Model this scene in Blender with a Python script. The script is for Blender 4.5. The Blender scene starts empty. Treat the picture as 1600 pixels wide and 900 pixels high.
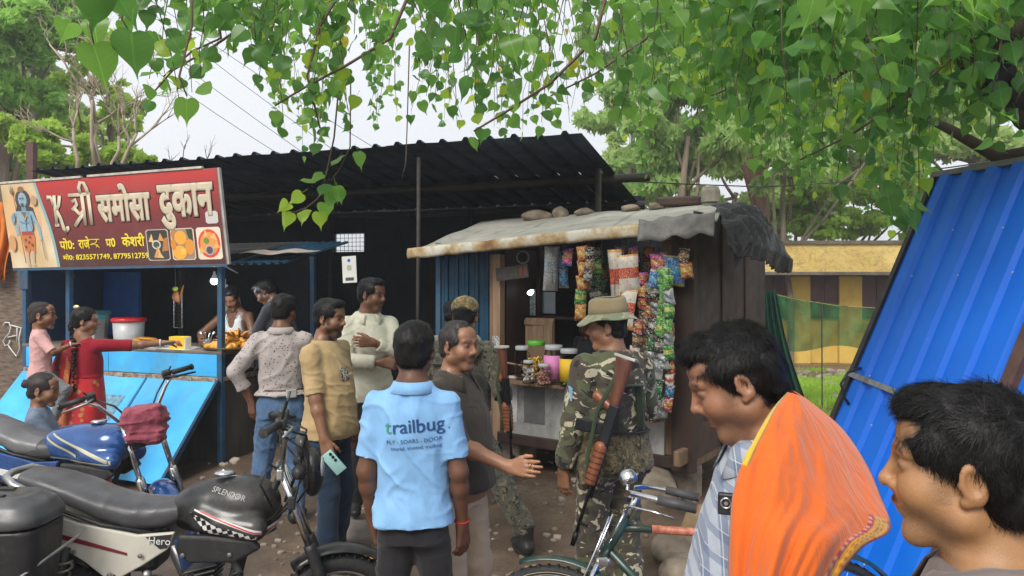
import bpy, bmesh, math, random
import numpy as np
from mathutils import Vector, Matrix, Euler

SC = bpy.context.scene
COL = SC.collection
R = math.radians
random.seed(7)
rng = np.random.default_rng(11)

# ---------------------------------------------------------------- camera, sky, sun, exposure
CAM_H, F_PX, HOR = 1.85, 1164.0, 435.0
cam_d = bpy.data.cameras.new('camera')
cam_d.sensor_width = 36.0
cam_d.lens = F_PX / 1600.0 * 36.0
cam_d.shift_y = -(450.0 - HOR) / 1600.0
cam_d.clip_start = 0.05
cam_d.clip_end = 3000.0
cam = bpy.data.objects.new('camera', cam_d)
COL.objects.link(cam)
cam.location = (0, 0, CAM_H)
cam.rotation_euler = (R(90), 0, 0)
SC.camera = cam

SUN_EL, SUN_AZ = 44.0, 205.0          # azimuth clockwise from +Y: the sun stands behind the camera, a little left
w = bpy.data.worlds.new('World'); SC.world = w; w.use_nodes = True
nt = w.node_tree; nt.nodes.clear()
wo = nt.nodes.new('ShaderNodeOutputWorld'); bg = nt.nodes.new('ShaderNodeBackground')
sky = nt.nodes.new('ShaderNodeTexSky'); sky.sky_type = 'NISHITA'; sky.sun_disc = False
sky.sun_elevation = R(SUN_EL); sky.sun_rotation = R(SUN_AZ)
sky.dust_density = 6.0; sky.air_density = 1.0; sky.ozone_density = 1.0
# overcast: a thick even cloud layer veils most of the clear sky
tc = nt.nodes.new('ShaderNodeTexCoord'); nz = nt.nodes.new('ShaderNodeTexNoise')
nz.inputs['Scale'].default_value = 2.2; nz.inputs['Detail'].default_value = 5
nt.links.new(tc.outputs['Generated'], nz.inputs['Vector'])
rp = nt.nodes.new('ShaderNodeValToRGB')
rp.color_ramp.elements[0].position = 0.3; rp.color_ramp.elements[0].color = (8.1, 8.4, 8.9, 1)
rp.color_ramp.elements[1].position = 0.7; rp.color_ramp.elements[1].color = (9.2, 9.4, 9.7, 1)
nt.links.new(nz.outputs['Fac'], rp.inputs['Fac'])
mx = nt.nodes.new('ShaderNodeMixRGB'); mx.inputs['Fac'].default_value = 0.88
nt.links.new(sky.outputs['Color'], mx.inputs['Color1']); nt.links.new(rp.outputs['Color'], mx.inputs['Color2'])
nt.links.new(mx.outputs['Color'], bg.inputs['Color']); bg.inputs['Strength'].default_value = 0.057
nt.links.new(bg.outputs['Background'], wo.inputs['Surface'])

sl = bpy.data.lights.new('sun', 'SUN'); sl.energy = 1.5; sl.angle = R(26); sl.color = (1.0, 0.96, 0.9)
so = bpy.data.objects.new('sun', sl); COL.objects.link(so)
_d = Vector((math.sin(R(SUN_AZ)) * math.cos(R(SUN_EL)), math.cos(R(SUN_AZ)) * math.cos(R(SUN_EL)), math.sin(R(SUN_EL))))
so.rotation_euler = _d.to_track_quat('Z', 'Y').to_euler(); so.location = _d * 30

vs = SC.view_settings
vs.view_transform = 'Standard'; vs.look = 'None'; vs.exposure = 1.08; vs.gamma = 1.0; vs.use_curve_mapping = False
SC.cycles.max_bounces = 6; SC.cycles.diffuse_bounces = 3; SC.cycles.glossy_bounces = 3
SC.cycles.transmission_bounces = 6; SC.cycles.transparent_max_bounces = 12
SC.cycles.use_adaptive_sampling = True
SC.cycles.use_denoising = True

# ---------------------------------------------------------------- helpers
def P(px, py, d):
    """the place that the camera sees at a pixel of the 1600x900 photograph, d metres away"""
    return Vector(((px - 800.0) / F_PX * d, d, CAM_H - (py - HOR) / F_PX * d))

def V(*a): return np.array(a, float)

def link(o, parent=None):
    COL.objects.link(o)
    if parent is not None: o.parent = parent
    return o

def tag(o, label=None, cat=None, group=None, kind=None):
    if label: o['label'] = label
    if cat: o['category'] = cat
    if group: o['group'] = group
    if kind: o['kind'] = kind
    return o

def empty(name, loc=(0, 0, 0), rz=0.0, label=None, cat=None, group=None, scale=1.0):
    o = bpy.data.objects.new(name, None); o.empty_display_size = 0.1
    link(o); o.location = loc; o.rotation_euler = (0, 0, rz); o.scale = (scale,) * 3
    return tag(o, label, cat, group)

def mesh_obj(name, verts, faces, mat=None, parent=None, smooth=True, loc=None):
    me = bpy.data.meshes.new(name)
    verts = np.asarray(verts, np.float32)
    if isinstance(faces, np.ndarray):
        nf, n = faces.shape
        me.vertices.add(len(verts)); me.vertices.foreach_set('co', verts.ravel())
        me.loops.add(nf * n); me.loops.foreach_set('vertex_index', faces.astype(np.int32).ravel())
        me.polygons.add(nf); me.polygons.foreach_set('loop_start', np.arange(0, nf * n, n, dtype=np.int32))
        me.update(calc_edges=True)
    else:
        me.from_pydata([tuple(map(float, v)) for v in verts], [], faces)
    if smooth: me.polygons.foreach_set('use_smooth', np.ones(len(me.polygons), bool))
    if mat: me.materials.append(mat)
    o = bpy.data.objects.new(name, me)
    link(o, parent)
    if loc is not None: o.location = loc
    return o

def frame_from(z, x=None):
    z = np.array(z, float); z = z / np.linalg.norm(z)
    if x is None: x = V(1, 0, 0) if abs(z[0]) < 0.9 else V(0, 1, 0)
    x = np.array(x, float); x = x - z * x.dot(z); x /= np.linalg.norm(x)
    return np.stack([x, np.cross(z, x), z], 1)

def rotz(a): c, s = math.cos(a), math.sin(a); return np.array([[c, -s, 0], [s, c, 0], [0, 0, 1.0]])
def rotx(a): c, s = math.cos(a), math.sin(a); return np.array([[1.0, 0, 0], [0, c, -s], [0, s, c]])
def roty(a): c, s = math.cos(a), math.sin(a); return np.array([[c, 0, s], [0, 1.0, 0], [-s, 0, c]])

class MB:
    """collects plain solids into one mesh"""
    def __init__(s): s.v = []; s.f = []
    def add(s, verts, faces):
        b = len(s.v); s.v.extend([tuple(map(float, v)) for v in verts]); s.f.extend([tuple(i + b for i in f) for f in faces]); return s
    def box(s, c, size, Rm=None, bev=0.0):
        c = np.array(c, float); h = np.array(size, float) / 2; Rm = np.eye(3) if Rm is None else Rm
        if bev <= 0:
            q = [(-1,-1,-1),(1,-1,-1),(1,1,-1),(-1,1,-1),(-1,-1,1),(1,-1,1),(1,1,1),(-1,1,1)]
            return s.add([c + Rm @ (h * np.array(k)) for k in q], [(0,3,2,1),(4,5,6,7),(0,1,5,4),(1,2,6,5),(2,3,7,6),(3,0,4,7)])
        bm = bmesh.new(); bmesh.ops.create_cube(bm, size=2.0)
        for v in bm.verts: v.co = Vector(h * np.array(v.co))
        bmesh.ops.bevel(bm, geom=list(bm.edges), offset=min(bev, min(h) * .95), segments=2, affect='EDGES', profile=0.5)
        bm.verts.index_update()
        s.add([c + Rm @ np.array(v.co) for v in bm.verts], [[v.index for v in f.verts] for f in bm.faces]); bm.free(); return s
    def bar(s, a, b, wx, wy, up=(0, 0, 1), bev=0.0):
        a = np.array(a, float); b = np.array(b, float); d = b - a
        Rm = frame_from(d, np.cross(np.array(up, float), d) if abs(np.dot(np.array(up, float), d / np.linalg.norm(d))) < .98 else None)
        return s.box((a + b) / 2, (wx, wy, np.linalg.norm(d)), Rm, bev)
    def tube(s, pts, r, n=8, cap=True, flat=1.0):
        pts = [np.array(p, float) for p in pts]; m = len(pts)
        rr = r if hasattr(r, '__len__') else [r] * m
        T = []
        for i in range(m):
            t = pts[min(i + 1, m - 1)] - pts[max(i - 1, 0)]; T.append(t / (np.linalg.norm(t) + 1e-9))
        Fm = frame_from(T[0]); x = Fm[:, 0]; vs_ = []
        for i in range(m):
            x = x - T[i] * x.dot(T[i]); x /= np.linalg.norm(x); y = np.cross(T[i], x)
            for k in range(n):
                a = 2 * math.pi * k / n
                vs_.append(pts[i] + rr[i] * (math.cos(a) * x + math.sin(a) * y * flat))
        fs = []
        for i in range(m - 1):
            for k in range(n):
                k2 = (k + 1) % n; fs.append((i*n+k, i*n+k2, (i+1)*n+k2, (i+1)*n+k))
        if cap: fs += [tuple(range(n - 1, -1, -1)), tuple((m - 1) * n + k for k in range(n))]
        return s.add(vs_, fs)
    def lathe(s, prof, c=(0, 0, 0), axis=(0, 0, 1), n=24, cap=True):
        Fm = frame_from(axis); c = np.array(c, float); vs_ = []
        for r, h in prof:
            for k in range(n):
                a = 2 * math.pi * k / n; vs_.append(c + Fm @ V(r * math.cos(a), r * math.sin(a), h))
        m = len(prof); fs = []
        for i in range(m - 1):
            for k in range(n): fs.append((i*n+k, i*n+(k+1) % n, (i+1)*n+(k+1) % n, (i+1)*n+k))
        if cap: fs += [tuple(range(n - 1, -1, -1)), tuple((m - 1) * n + k for k in range(n))]
        return s.add(vs_, fs)
    def torus(s, c, axis, Rr, r, n=32, m=10, a0=0.0, a1=2 * math.pi, squash=1.0):
        Fm = frame_from(axis); c = np.array(c, float); full = abs(a1 - a0 - 2 * math.pi) < 1e-6
        cnt = n if full else n + 1; vs_ = []
        for i in range(cnt):
            a = a0 + (a1 - a0) * i / n; e = Fm @ V(math.cos(a), math.sin(a), 0)
            for k in range(m):
                b = 2 * math.pi * k / m; vs_.append(c + e * (Rr + r * math.cos(b)) + Fm[:, 2] * r * squash * math.sin(b))
        fs = []
        for i in range(n):
            i2 = (i + 1) % cnt
            for k in range(m): fs.append((i*m+k, i2*m+k, i2*m+(k+1) % m, i*m+(k+1) % m))
        return s.add(vs_, fs)
    def patch(s, g, thick=0.0):
        """grid of points g[i][j]; thick gives it a back side"""
        g = np.array(g, float); a, b = g.shape[:2]
        fs = [(i*b+j, i*b+j+1, (i+1)*b+j+1, (i+1)*b+j) for i in range(a - 1) for j in range(b - 1)]
        if thick <= 0: return s.add(g.reshape(-1, 3), fs)
        du = np.gradient(g, axis=0); dv = np.gradient(g, axis=1); nn = np.cross(du, dv); nn /= np.linalg.norm(nn, axis=2, keepdims=True) + 1e-9
        q = g - nn * thick; N = a * b
        fb = [tuple(N + k for k in f[::-1]) for f in fs]
        rim = [i * b for i in range(a)] + [(a - 1) * b + j for j in range(1, b)] + [i * b + b - 1 for i in range(a - 2, -1, -1)] + [j for j in range(b - 2, 0, -1)]
        fr = [(rim[i], rim[(i+1) % len(rim)], N + rim[(i+1) % len(rim)], N + rim[i]) for i in range(len(rim))]
        return s.add(np.concatenate([g.reshape(-1, 3), q.reshape(-1, 3)]), fs + fb + fr)
    def prism(s, poly, z0, z1, Fm=None, c=(0, 0, 0)):
        Fm = np.eye(3) if Fm is None else Fm; c = np.array(c, float); n = len(poly)
        vs_ = [c + Fm @ V(x, y, z0) for x, y in poly] + [c + Fm @ V(x, y, z1) for x, y in poly]
        return s.add(vs_, [tuple(range(n - 1, -1, -1)), tuple(range(n, 2 * n))] + [(i, (i+1) % n, n + (i+1) % n, n + i) for i in range(n)])
    def build(s, name, mat, parent=None, smooth=False, auto=None, loc=None):
        o = mesh_obj(name, s.v, s.f, mat, parent, smooth, loc)
        bm = bmesh.new(); bm.from_mesh(o.data); bmesh.ops.recalc_face_normals(bm, faces=bm.faces); bm.to_mesh(o.data); bm.free()
        if auto is not None:
            o.data.polygons.foreach_set('use_smooth', np.ones(len(o.data.polygons), bool)); o.data.set_sharp_from_angle(angle=R(auto))
        return o

# ---------------------------------------------------------------- implicit solids (smooth unions meshed with surface nets)
def _bb(pts, r): pts = np.array(pts, float); r = np.array(r, float); return (pts - r[..., None] if r.ndim else pts - r).min(0), (pts + r[..., None] if r.ndim else pts + r).max(0)

class SDF:
    def __init__(s): s.ops = []
    def _add(s, fn, lo, hi, k, mode): s.ops.append((fn, np.array(lo, float), np.array(hi, float), k, mode)); return s
    def ball(s, c, r, k=.01, mode='+'): return s.ell(c, (r, r, r), None, k, mode)
    def ell(s, c, rad, Rm=None, k=.01, mode='+'):
        c = np.array(c, float); rad = np.array(rad, float); M = np.eye(3) if Rm is None else np.array(Rm)
        m = rad.min(); ext = np.sqrt(((M * rad) ** 2).sum(1))
        def fn(X, Y, Z):
            x, y, z = X - c[0], Y - c[1], Z - c[2]
            u = (M[0,0]*x + M[1,0]*y + M[2,0]*z); v = (M[0,1]*x + M[1,1]*y + M[2,1]*z); w_ = (M[0,2]*x + M[1,2]*y + M[2,2]*z)
            k0 = np.sqrt((u/rad[0])**2 + (v/rad[1])**2 + (w_/rad[2])**2)
            k1 = np.sqrt((u/rad[0]**2)**2 + (v/rad[1]**2)**2 + (w_/rad[2]**2)**2) + 1e-6
            return k0 * (k0 - 1.0) / k1
        return s._add(fn, c - ext, c + ext, k, mode)
    def cone(s, a, b, ra, rb, k=.02, mode='+', cut=None, flat=None):
        """round cone from a to b; cut='b' ends it flat at b; flat=(axis, factor) squeezes it along an axis"""
        a = np.array(a, float); b = np.array(b, float); d = b - a; L2 = d.dot(d) + 1e-12; L = math.sqrt(L2)
        def fn(X, Y, Z):
            t = ((X - a[0])*d[0] + (Y - a[1])*d[1] + (Z - a[2])*d[2]) / L2
            tc_ = np.clip(t, 0, 1)
            px, py, pz = X - a[0] - tc_*d[0], Y - a[1] - tc_*d[1], Z - a[2] - tc_*d[2]
            if flat is not None:
                ax, fc = flat; q = px*ax[0] + py*ax[1] + pz*ax[2]; q2 = q * (1 / fc - 1)
                px, py, pz = px + q2*ax[0], py + q2*ax[1], pz + q2*ax[2]
            r = np.sqrt(px*px + py*py + pz*pz) - (ra + (rb - ra) * tc_)
            if cut == 'b': r = np.maximum(r, (t - 1) * L)
            return r
        mr = max(ra, rb) * (max(1, flat[1]) if flat else 1)
        lo, hi = np.minimum(a, b) - mr, np.maximum(a, b) + mr
        return s._add(fn, lo, hi, k, mode)
    def loft(s, o, Rm, zs, rx, ry, cy=None, cx=None, p=2.3, k=.02, mode='+', fold=None):
        """stack of superellipses along the local z axis; fold(theta, z) adds to the radius"""
        o = np.array(o, float); M = np.array(Rm); zs = np.array(zs, float); rx = np.array(rx, float); ry = np.array(ry, float)
        cy_ = np.zeros(len(zs)) if cy is None else np.array(cy, float); cx_ = np.zeros(len(zs)) if cx is None else np.array(cx, float)
        zz = np.linspace(zs[0], zs[-1], 60)
        def sm(q):
            y = np.interp(zz, zs, q); kk = np.array([1, 2, 3, 2, 1]) / 9.0; yp = np.pad(y, 2, mode='edge'); return np.convolve(yp, kk, 'valid')
        RX, RY, CY, CX = sm(rx), sm(ry), sm(cy_), sm(cx_)
        def fn(X, Y, Z):
            x, y, z = X - o[0], Y - o[1], Z - o[2]
            u = (M[0,0]*x + M[1,0]*y + M[2,0]*z); v = (M[0,1]*x + M[1,1]*y + M[2,1]*z); w_ = (M[0,2]*x + M[1,2]*y + M[2,2]*z)
            a = np.interp(w_, zz, RX); b = np.interp(w_, zz, RY); v = v - np.interp(w_, zz, CY); u = u - np.interp(w_, zz, CX)
            q = (np.abs(u / a) ** p + np.abs(v / b) ** p) ** (1 / p)
            d = (q - 1) * np.minimum(a, b)
            if fold is not None: d = d - fold(np.arctan2(v, u), w_)
            return np.maximum(d, np.maximum(w_ - zs[-1], zs[0] - w_))
        ex = V(np.max(rx + np.abs(cx_)), np.max(ry + np.abs(cy_)), 0) + .02
        cs = np.array([[sx*ex[0], sy*ex[1], z] for sx in (-1, 1) for sy in (-1, 1) for z in (zs[0], zs[-1])]) @ M.T + o
        return s._add(fn, cs.min(0), cs.max(0), k, mode)
    def box(s, c, half, Rm=None, r=.005, k=.01, mode='+'):
        c = np.array(c, float); h = np.array(half, float) - r; M = np.eye(3) if Rm is None else np.array(Rm)
        def fn(X, Y, Z):
            x, y, z = X - c[0], Y - c[1], Z - c[2]
            q = [np.abs(M[0,i]*x + M[1,i]*y + M[2,i]*z) - h[i] for i in range(3)]
            out = np.sqrt(sum(np.maximum(e, 0)**2 for e in q)); ins = np.minimum(np.maximum(np.maximum(q[0], q[1]), q[2]), 0)
            return out + ins - r
        ext = np.abs(M) @ np.array(half, float)
        return s._add(fn, c - ext, c + ext, k, mode)
    def plane(s, o, n, k=.004):
        """keeps what lies behind the plane"""
        o = np.array(o, float); n = np.array(n, float); n = n / np.linalg.norm(n)
        return s._add(lambda X, Y, Z: (X-o[0])*n[0] + (Y-o[1])*n[1] + (Z-o[2])*n[2], V(-99,-99,-99), V(99,99,99), k, '^')
    def mesh(s, h):
        pos = [o for o in s.ops if o[4] == '+']
        lo = np.min([o[1] for o in pos], 0) - 3*h - .01; hi = np.max([o[2] for o in pos], 0) + 3*h + .01
        n = np.ceil((hi - lo) / h).astype(int) + 1
        ax = [lo[i] + h * np.arange(n[i]) for i in range(3)]
        Fd = np.full(n, 0.08, np.float32)
        for fn, a, b, k, mode in s.ops:
            m = k + 3*h
            i0 = np.clip(np.floor((a - m - lo) / h).astype(int), 0, n); i1 = np.clip(np.ceil((b + m - lo) / h).astype(int) + 1, 0, n)
            if (i1 <= i0).any(): continue
            sl_ = tuple(slice(i0[i], i1[i]) for i in range(3))
            d = fn(ax[0][sl_[0]][:, None, None], ax[1][sl_[1]][None, :, None], ax[2][sl_[2]][None, None, :]).astype(np.float32)
            f = Fd[sl_]
            if mode == '+':
                hh = np.clip(.5 + .5*(f - d)/k, 0, 1); Fd[sl_] = f*(1-hh) + d*hh - k*hh*(1-hh)
            else:
                d = -d if mode == '-' else d
                hh = np.clip(.5 + .5*(d - f)/k, 0, 1); Fd[sl_] = f*(1-hh) + d*hh + k*hh*(1-hh)
        return surface_nets(Fd, lo, h)

_CORN = [(i, j, k) for i in (0, 1) for j in (0, 1) for k in (0, 1)]
_EDG = [(a, b) for a in range(8) for b in range(a + 1, 8) if sum(abs(np.array(_CORN[a]) - np.array(_CORN[b]))) == 1]
def surface_nets(Fd, lo, h):
    S = (Fd < 0).astype(np.uint8); n = np.array(S.shape)
    c = sum(S[i:n[0]-1+i, j:n[1]-1+j, k:n[2]-1+k] for i, j, k in _CORN)
    idx = np.argwhere((c > 0) & (c < 8))
    cv = np.stack([Fd[idx[:,0]+i, idx[:,1]+j, idx[:,2]+k] for i, j, k in _CORN], 1).astype(float)
    acc = np.zeros((len(idx), 3)); cnt = np.zeros(len(idx))
    for a, b in _EDG:
        m = (cv[:, a] < 0) != (cv[:, b] < 0); t = cv[m, a] / (cv[m, a] - cv[m, b])
        pa, pb = np.array(_CORN[a], float), np.array(_CORN[b], float)
        acc[m] += pa + (pb - pa) * t[:, None]; cnt[m] += 1
    verts = lo + h * (idx + acc / cnt[:, None])
    vi = np.full(tuple(n - 1), -1, np.int32); vi[idx[:,0], idx[:,1], idx[:,2]] = np.arange(len(idx))
    quads = []
    for axn in range(3):
        s0 = [slice(1, n[0]-1), slice(1, n[1]-1), slice(1, n[2]-1)]; s0[axn] = slice(0, n[axn]-1); s1 = list(s0); s1[axn] = slice(1, n[axn])
        A, B = S[tuple(s0)], S[tuple(s1)]
        e = np.argwhere(A != B)
        if not len(e): continue
        flip = A[e[:,0], e[:,1], e[:,2]] > 0
        off = np.array([1, 1, 1]); off[axn] = 0; g = e + off
        u, v = [(1, 2), (2, 0), (0, 1)][axn]; du = np.zeros(3, int); du[u] = 1; dv = np.zeros(3, int); dv[v] = 1
        q = np.stack([vi[tuple((g - du - dv).T)], vi[tuple((g - dv).T)], vi[tuple(g.T)], vi[tuple((g - du).T)]], 1)
        q[~flip] = q[~flip][:, ::-1]; quads.append(q)
    return verts, np.concatenate(quads).astype(np.int32)

def _hash(i): 
    i = (i[..., 0] * 374761393 + i[..., 1] * 668265263 + i[..., 2] * 2147483647 + 1013904223).astype(np.int64) & 0xffffffff
    i = ((i ^ (i >> 13)) * 1274126177) & 0xffffffff; return ((i ^ (i >> 16)) & 0xffff) / 65535.0
def vnoise(p):
    p = np.asarray(p, float); i = np.floor(p).astype(np.int64); f = p - i; f = f*f*(3 - 2*f); r = 0
    for a, b, c in _CORN:
        wgt = (f[..., 0] if a else 1 - f[..., 0]) * (f[..., 1] if b else 1 - f[..., 1]) * (f[..., 2] if c else 1 - f[..., 2])
        r = r + wgt * _hash(i + np.array([a, b, c]))
    return r * 2 - 1
def normals(v, f):
    n = np.zeros_like(v); a = np.cross(v[f[:,2]] - v[f[:,0]], v[f[:,3 if f.shape[1] > 3 else 1]] - v[f[:,1 if f.shape[1] > 3 else 0]])
    for i in range(f.shape[1]): np.add.at(n, f[:, i], a)
    return n / (np.linalg.norm(n, axis=1, keepdims=True) + 1e-12)
def color_attr(o, rgb):
    me = o.data; at = me.color_attributes.new('Col', 'FLOAT_COLOR', 'POINT')
    rgb = np.asarray(rgb); a = np.ones((len(me.vertices), 4), np.float32); a[:, :rgb.shape[1]] = rgb; at.data.foreach_set('color', a.ravel())

# ---------------------------------------------------------------- materials
MATS = {}
class NT:
    def __init__(s, name):
        s.m = bpy.data.materials.new(name); s.m.use_nodes = True; s.t = s.m.node_tree; s.b = s.t.nodes['Principled BSDF']
        s.tc = s.t.nodes.new('ShaderNodeTexCoord')
    def n(s, ty, **kw):
        q = s.t.nodes.new(ty)
        for k, v in kw.items():
            if k in q.inputs: q.inputs[k].default_value = v
            else: setattr(q, k, v)
        return q
    def l(s, a, b): s.t.links.new(a, b)
    def coords(s, scale=(1, 1, 1), rot=(0, 0, 0), space='Object', loc=(0, 0, 0)):
        mp = s.n('ShaderNodeMapping'); mp.inputs['Scale'].default_value = scale; mp.inputs['Rotation'].default_value = rot; mp.inputs['Location'].default_value = loc
        s.l(s.tc.outputs[space], mp.inputs['Vector']); return mp.outputs['Vector']
    def noise(s, scale, detail=4, vec=None, rough=.55, dist=0.0):
        q = s.n('ShaderNodeTexNoise'); q.inputs['Scale'].default_value = scale; q.inputs['Detail'].default_value = detail; q.inputs['Roughness'].default_value = rough; q.inputs['Distortion'].default_value = dist
        s.l(vec if vec is not None else s.tc.outputs['Object'], q.inputs['Vector']); return q.outputs['Fac']
    def ramp(s, fac, stops, interp='LINEAR'):
        q = s.n('ShaderNodeValToRGB'); q.color_ramp.interpolation = interp; e = q.color_ramp.elements
        while len(e) < len(stops): e.new(0.5)
        for i, (p, c) in enumerate(stops): e[i].position = p; e[i].color = (*c, 1) if hasattr(c, '__len__') else (c, c, c, 1)
        s.l(fac, q.inputs['Fac']); return q.outputs['Color']
    def mix(s, fac, a, b, mode='MIX'):
        q = s.n('ShaderNodeMixRGB'); q.blend_type = mode
        for v, i in ((fac, 'Fac'), (a, 'Color1'), (b, 'Color2')):
            if hasattr(v, 'links'): s.l(v, q.inputs[i])
            elif i == 'Fac': q.inputs[i].default_value = v
            else: q.inputs[i].default_value = (*v, 1)
        return q.outputs['Color']
    def math(s, op, a, b=0.0):
        q = s.n('ShaderNodeMath'); q.operation = op
        for v, i in ((a, 0), (b, 1)):
            if hasattr(v, 'links'): s.l(v, q.inputs[i])
            else: q.inputs[i].default_value = v
        return q.outputs[0]
    def bump(s, h, strength=.3, dist=.01):
        q = s.n('ShaderNodeBump'); q.inputs['Strength'].default_value = strength; q.inputs['Distance'].default_value = dist
        s.l(h, q.inputs['Height']); s.l(q.outputs['Normal'], s.b.inputs['Normal']); return q
    def col(s, c): 
        if hasattr(c, 'links'): s.l(c, s.b.inputs['Base Color'])
        else: s.b.inputs['Base Color'].default_value = (*c, 1)
    def rough(s, r):
        if hasattr(r, 'links'): s.l(r, s.b.inputs['Roughness'])
        else: s.b.inputs['Roughness'].default_value = r

def pm(name, c, rough=.6, metal=0.0, var=.2, scale=9.0, bump=.15, bscale=60.0, c2=None, dirt=None, dirt_amt=.5, spec=None, stretch=(1, 1, 1), coat=0.0, bdist=.004):
    """plain painted / raw surface: two-tone noise, fine relief, optional dirt patches"""
    if name in MATS: return MATS[name]
    t = NT(name); c = tuple(c)
    v = t.coords(stretch)
    lo = tuple(x * (1 - var) for x in c); hi = tuple(min(1, x * (1 + var)) for x in (c2 or c))
    base = t.ramp(t.noise(scale, 5, v), [(.3, lo), (.7, hi)])
    if dirt is not None:
        m = t.ramp(t.noise(scale * .45, 8, v, .7), [(max(0, .62 - dirt_amt * .35), 0.0), (.72, 1.0)])
        base = t.mix(m, base, dirt)
    t.col(base); t.rough(t.ramp(t.noise(scale * 2.3, 4), [(.3, max(0, rough - .1)), (.7, min(1, rough + .1))]))
    t.b.inputs['Metallic'].default_value = metal
    if spec is not None: t.b.inputs['Specular IOR Level'].default_value = spec
    if coat: t.b.inputs['Coat Weight'].default_value = coat; t.b.inputs['Coat Roughness'].default_value = .15
    if bump: t.bump(t.noise(bscale, 4, v), bump, bdist)
    MATS[name] = t.m; return t.m

def copy_tree(o, parent=None):
    c = o.copy(); COL.objects.link(c); c.parent = parent
    for ch in list(o.children): copy_tree(ch, c)
    return c

def text_mesh(name, s, size, mat, parent, M, extrude=.0015, offset=0.0, align='CENTER', spacing=1.0, bevel=0.0):
    cu = bpy.data.curves.new(name, 'FONT'); cu.body = s; cu.size = size; cu.align_x = align; cu.extrude = extrude; cu.offset = offset; cu.resolution_u = 3; cu.bevel_depth = bevel; cu.bevel_resolution = 0
    cu.space_character = spacing
    t = bpy.data.objects.new(name, cu); COL.objects.link(t)
    me = bpy.data.meshes.new_from_object(t.evaluated_get(bpy.context.evaluated_depsgraph_get()))
    bpy.data.objects.remove(t); bpy.data.curves.remove(cu)
    me.materials.clear(); me.materials.append(mat); me.name = name
    me.transform(M); o = bpy.data.objects.new(name, me); link(o, parent); return o
# ================================================================ THE SETTING
A = R(20.0)                                   # the row of stalls stands turned 20 degrees to the view
def sstep(a, b, x): t = np.clip((x - a) / (b - a), 0, 1); return t*t*(3-2*t)
def gz(x, y):
    x = np.asarray(x, float); y = np.asarray(y, float); p = np.stack([x, y, x*0], -1)
    near = 1 - sstep(16, 30, np.hypot(x, y))
    z = near * (vnoise(p*1.1)*.018 + vnoise(p*4.3)*.008 + vnoise(p*13.0)*.005*(1 - sstep(8, 12, y)))
    lx = (x - .63)*math.cos(A) - (y - 7.0)*math.sin(A); ly = (x - .63)*math.sin(A) + (y - 7.0)*math.cos(A)
    edge = -1.75 + .3*vnoise(p*0.9 + 5) 
    m = sstep(edge, edge + .55, ly) * sstep(-3.4, -2.7, lx) * (1 - sstep(-.95, -.35, lx)) * (1 - sstep(6, 8, ly))
    z = z + m * (.2 + .035*vnoise(p*5))
    z = z + .08 * sstep(-1.9, -.6, ly) * (1 - sstep(8, 12, y)) * (1 - m)
    z = z - .45 * sstep(11, 19, y)
    return z
def gz1(x, y): return float(gz(np.array([x]), np.array([y]))[0])

# ground: one sheet, fine near the camera, reaching the horizon
def spaced(lo, hi, step, far):
    a = list(np.arange(lo, hi, step)); q = step; x = a[-1]
    while x < far: q *= 1.35; x += q; a.append(x)
    q = step; x = a[0]; pre = []
    while x > -far: q *= 1.35; x -= q; pre.append(x)
    return np.array(pre[::-1] + a)
gx, gy = spaced(-4.2, 4.2, .045, 1500), spaced(1.6, 9.5, .045, 1500)
GX, GY = np.meshgrid(gx, gy, indexing='ij'); GZ = gz(GX.ravel(), GY.ravel()).reshape(GX.shape)
gv = np.stack([GX, GY, GZ], -1).reshape(-1, 3); na, nb = GX.shape
ii, jj = np.meshgrid(np.arange(na-1), np.arange(nb-1), indexing='ij'); k0 = (ii*nb + jj).ravel()
t = NT('mud ground')
big = t.noise(.9, 6, None, .6); fine = t.noise(28, 8, None, .7); mid = t.noise(5, 6, None, .65)
c = t.ramp(mid, [(.25, (.075, .050, .033)), (.5, (.135, .090, .058)), (.75, (.20, .145, .098))])
c = t.mix(t.ramp(fine, [(.35, .0), (.7, .55)]), c, (.24, .185, .135))
c = t.mix(t.ramp(big, [(.42, 0.0), (.6, .75)]), c, (.07, .047, .032))
vor = t.n('ShaderNodeTexVoronoi', feature='F1'); vor.inputs['Scale'].default_value = 34; t.l(t.tc.outputs['Object'], vor.inputs['Vector'])
peb = t.ramp(vor.outputs['Distance'], [(.1, 1.0), (.26, 0.0)])
sel = t.ramp(vor.outputs['Color'], [(.75, 0.0), (.8, .7)])
pf = t.mix(1.0, peb, sel, 'MULTIPLY')
c = t.mix(pf, c, (.30, .26, .21))
t.col(c)
t.rough(t.ramp(big, [(.36, .85), (.6, .28)]))
hgt = t.mix(1.0, t.mix(.5, fine, mid), pf, 'ADD'); t.bump(hgt, .8, .02)
ground = mesh_obj('ground', gv, np.stack([k0, k0+nb, k0+nb+1, k0+1], 1), t.m, None, True)
tag(ground, kind='structure')

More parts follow.
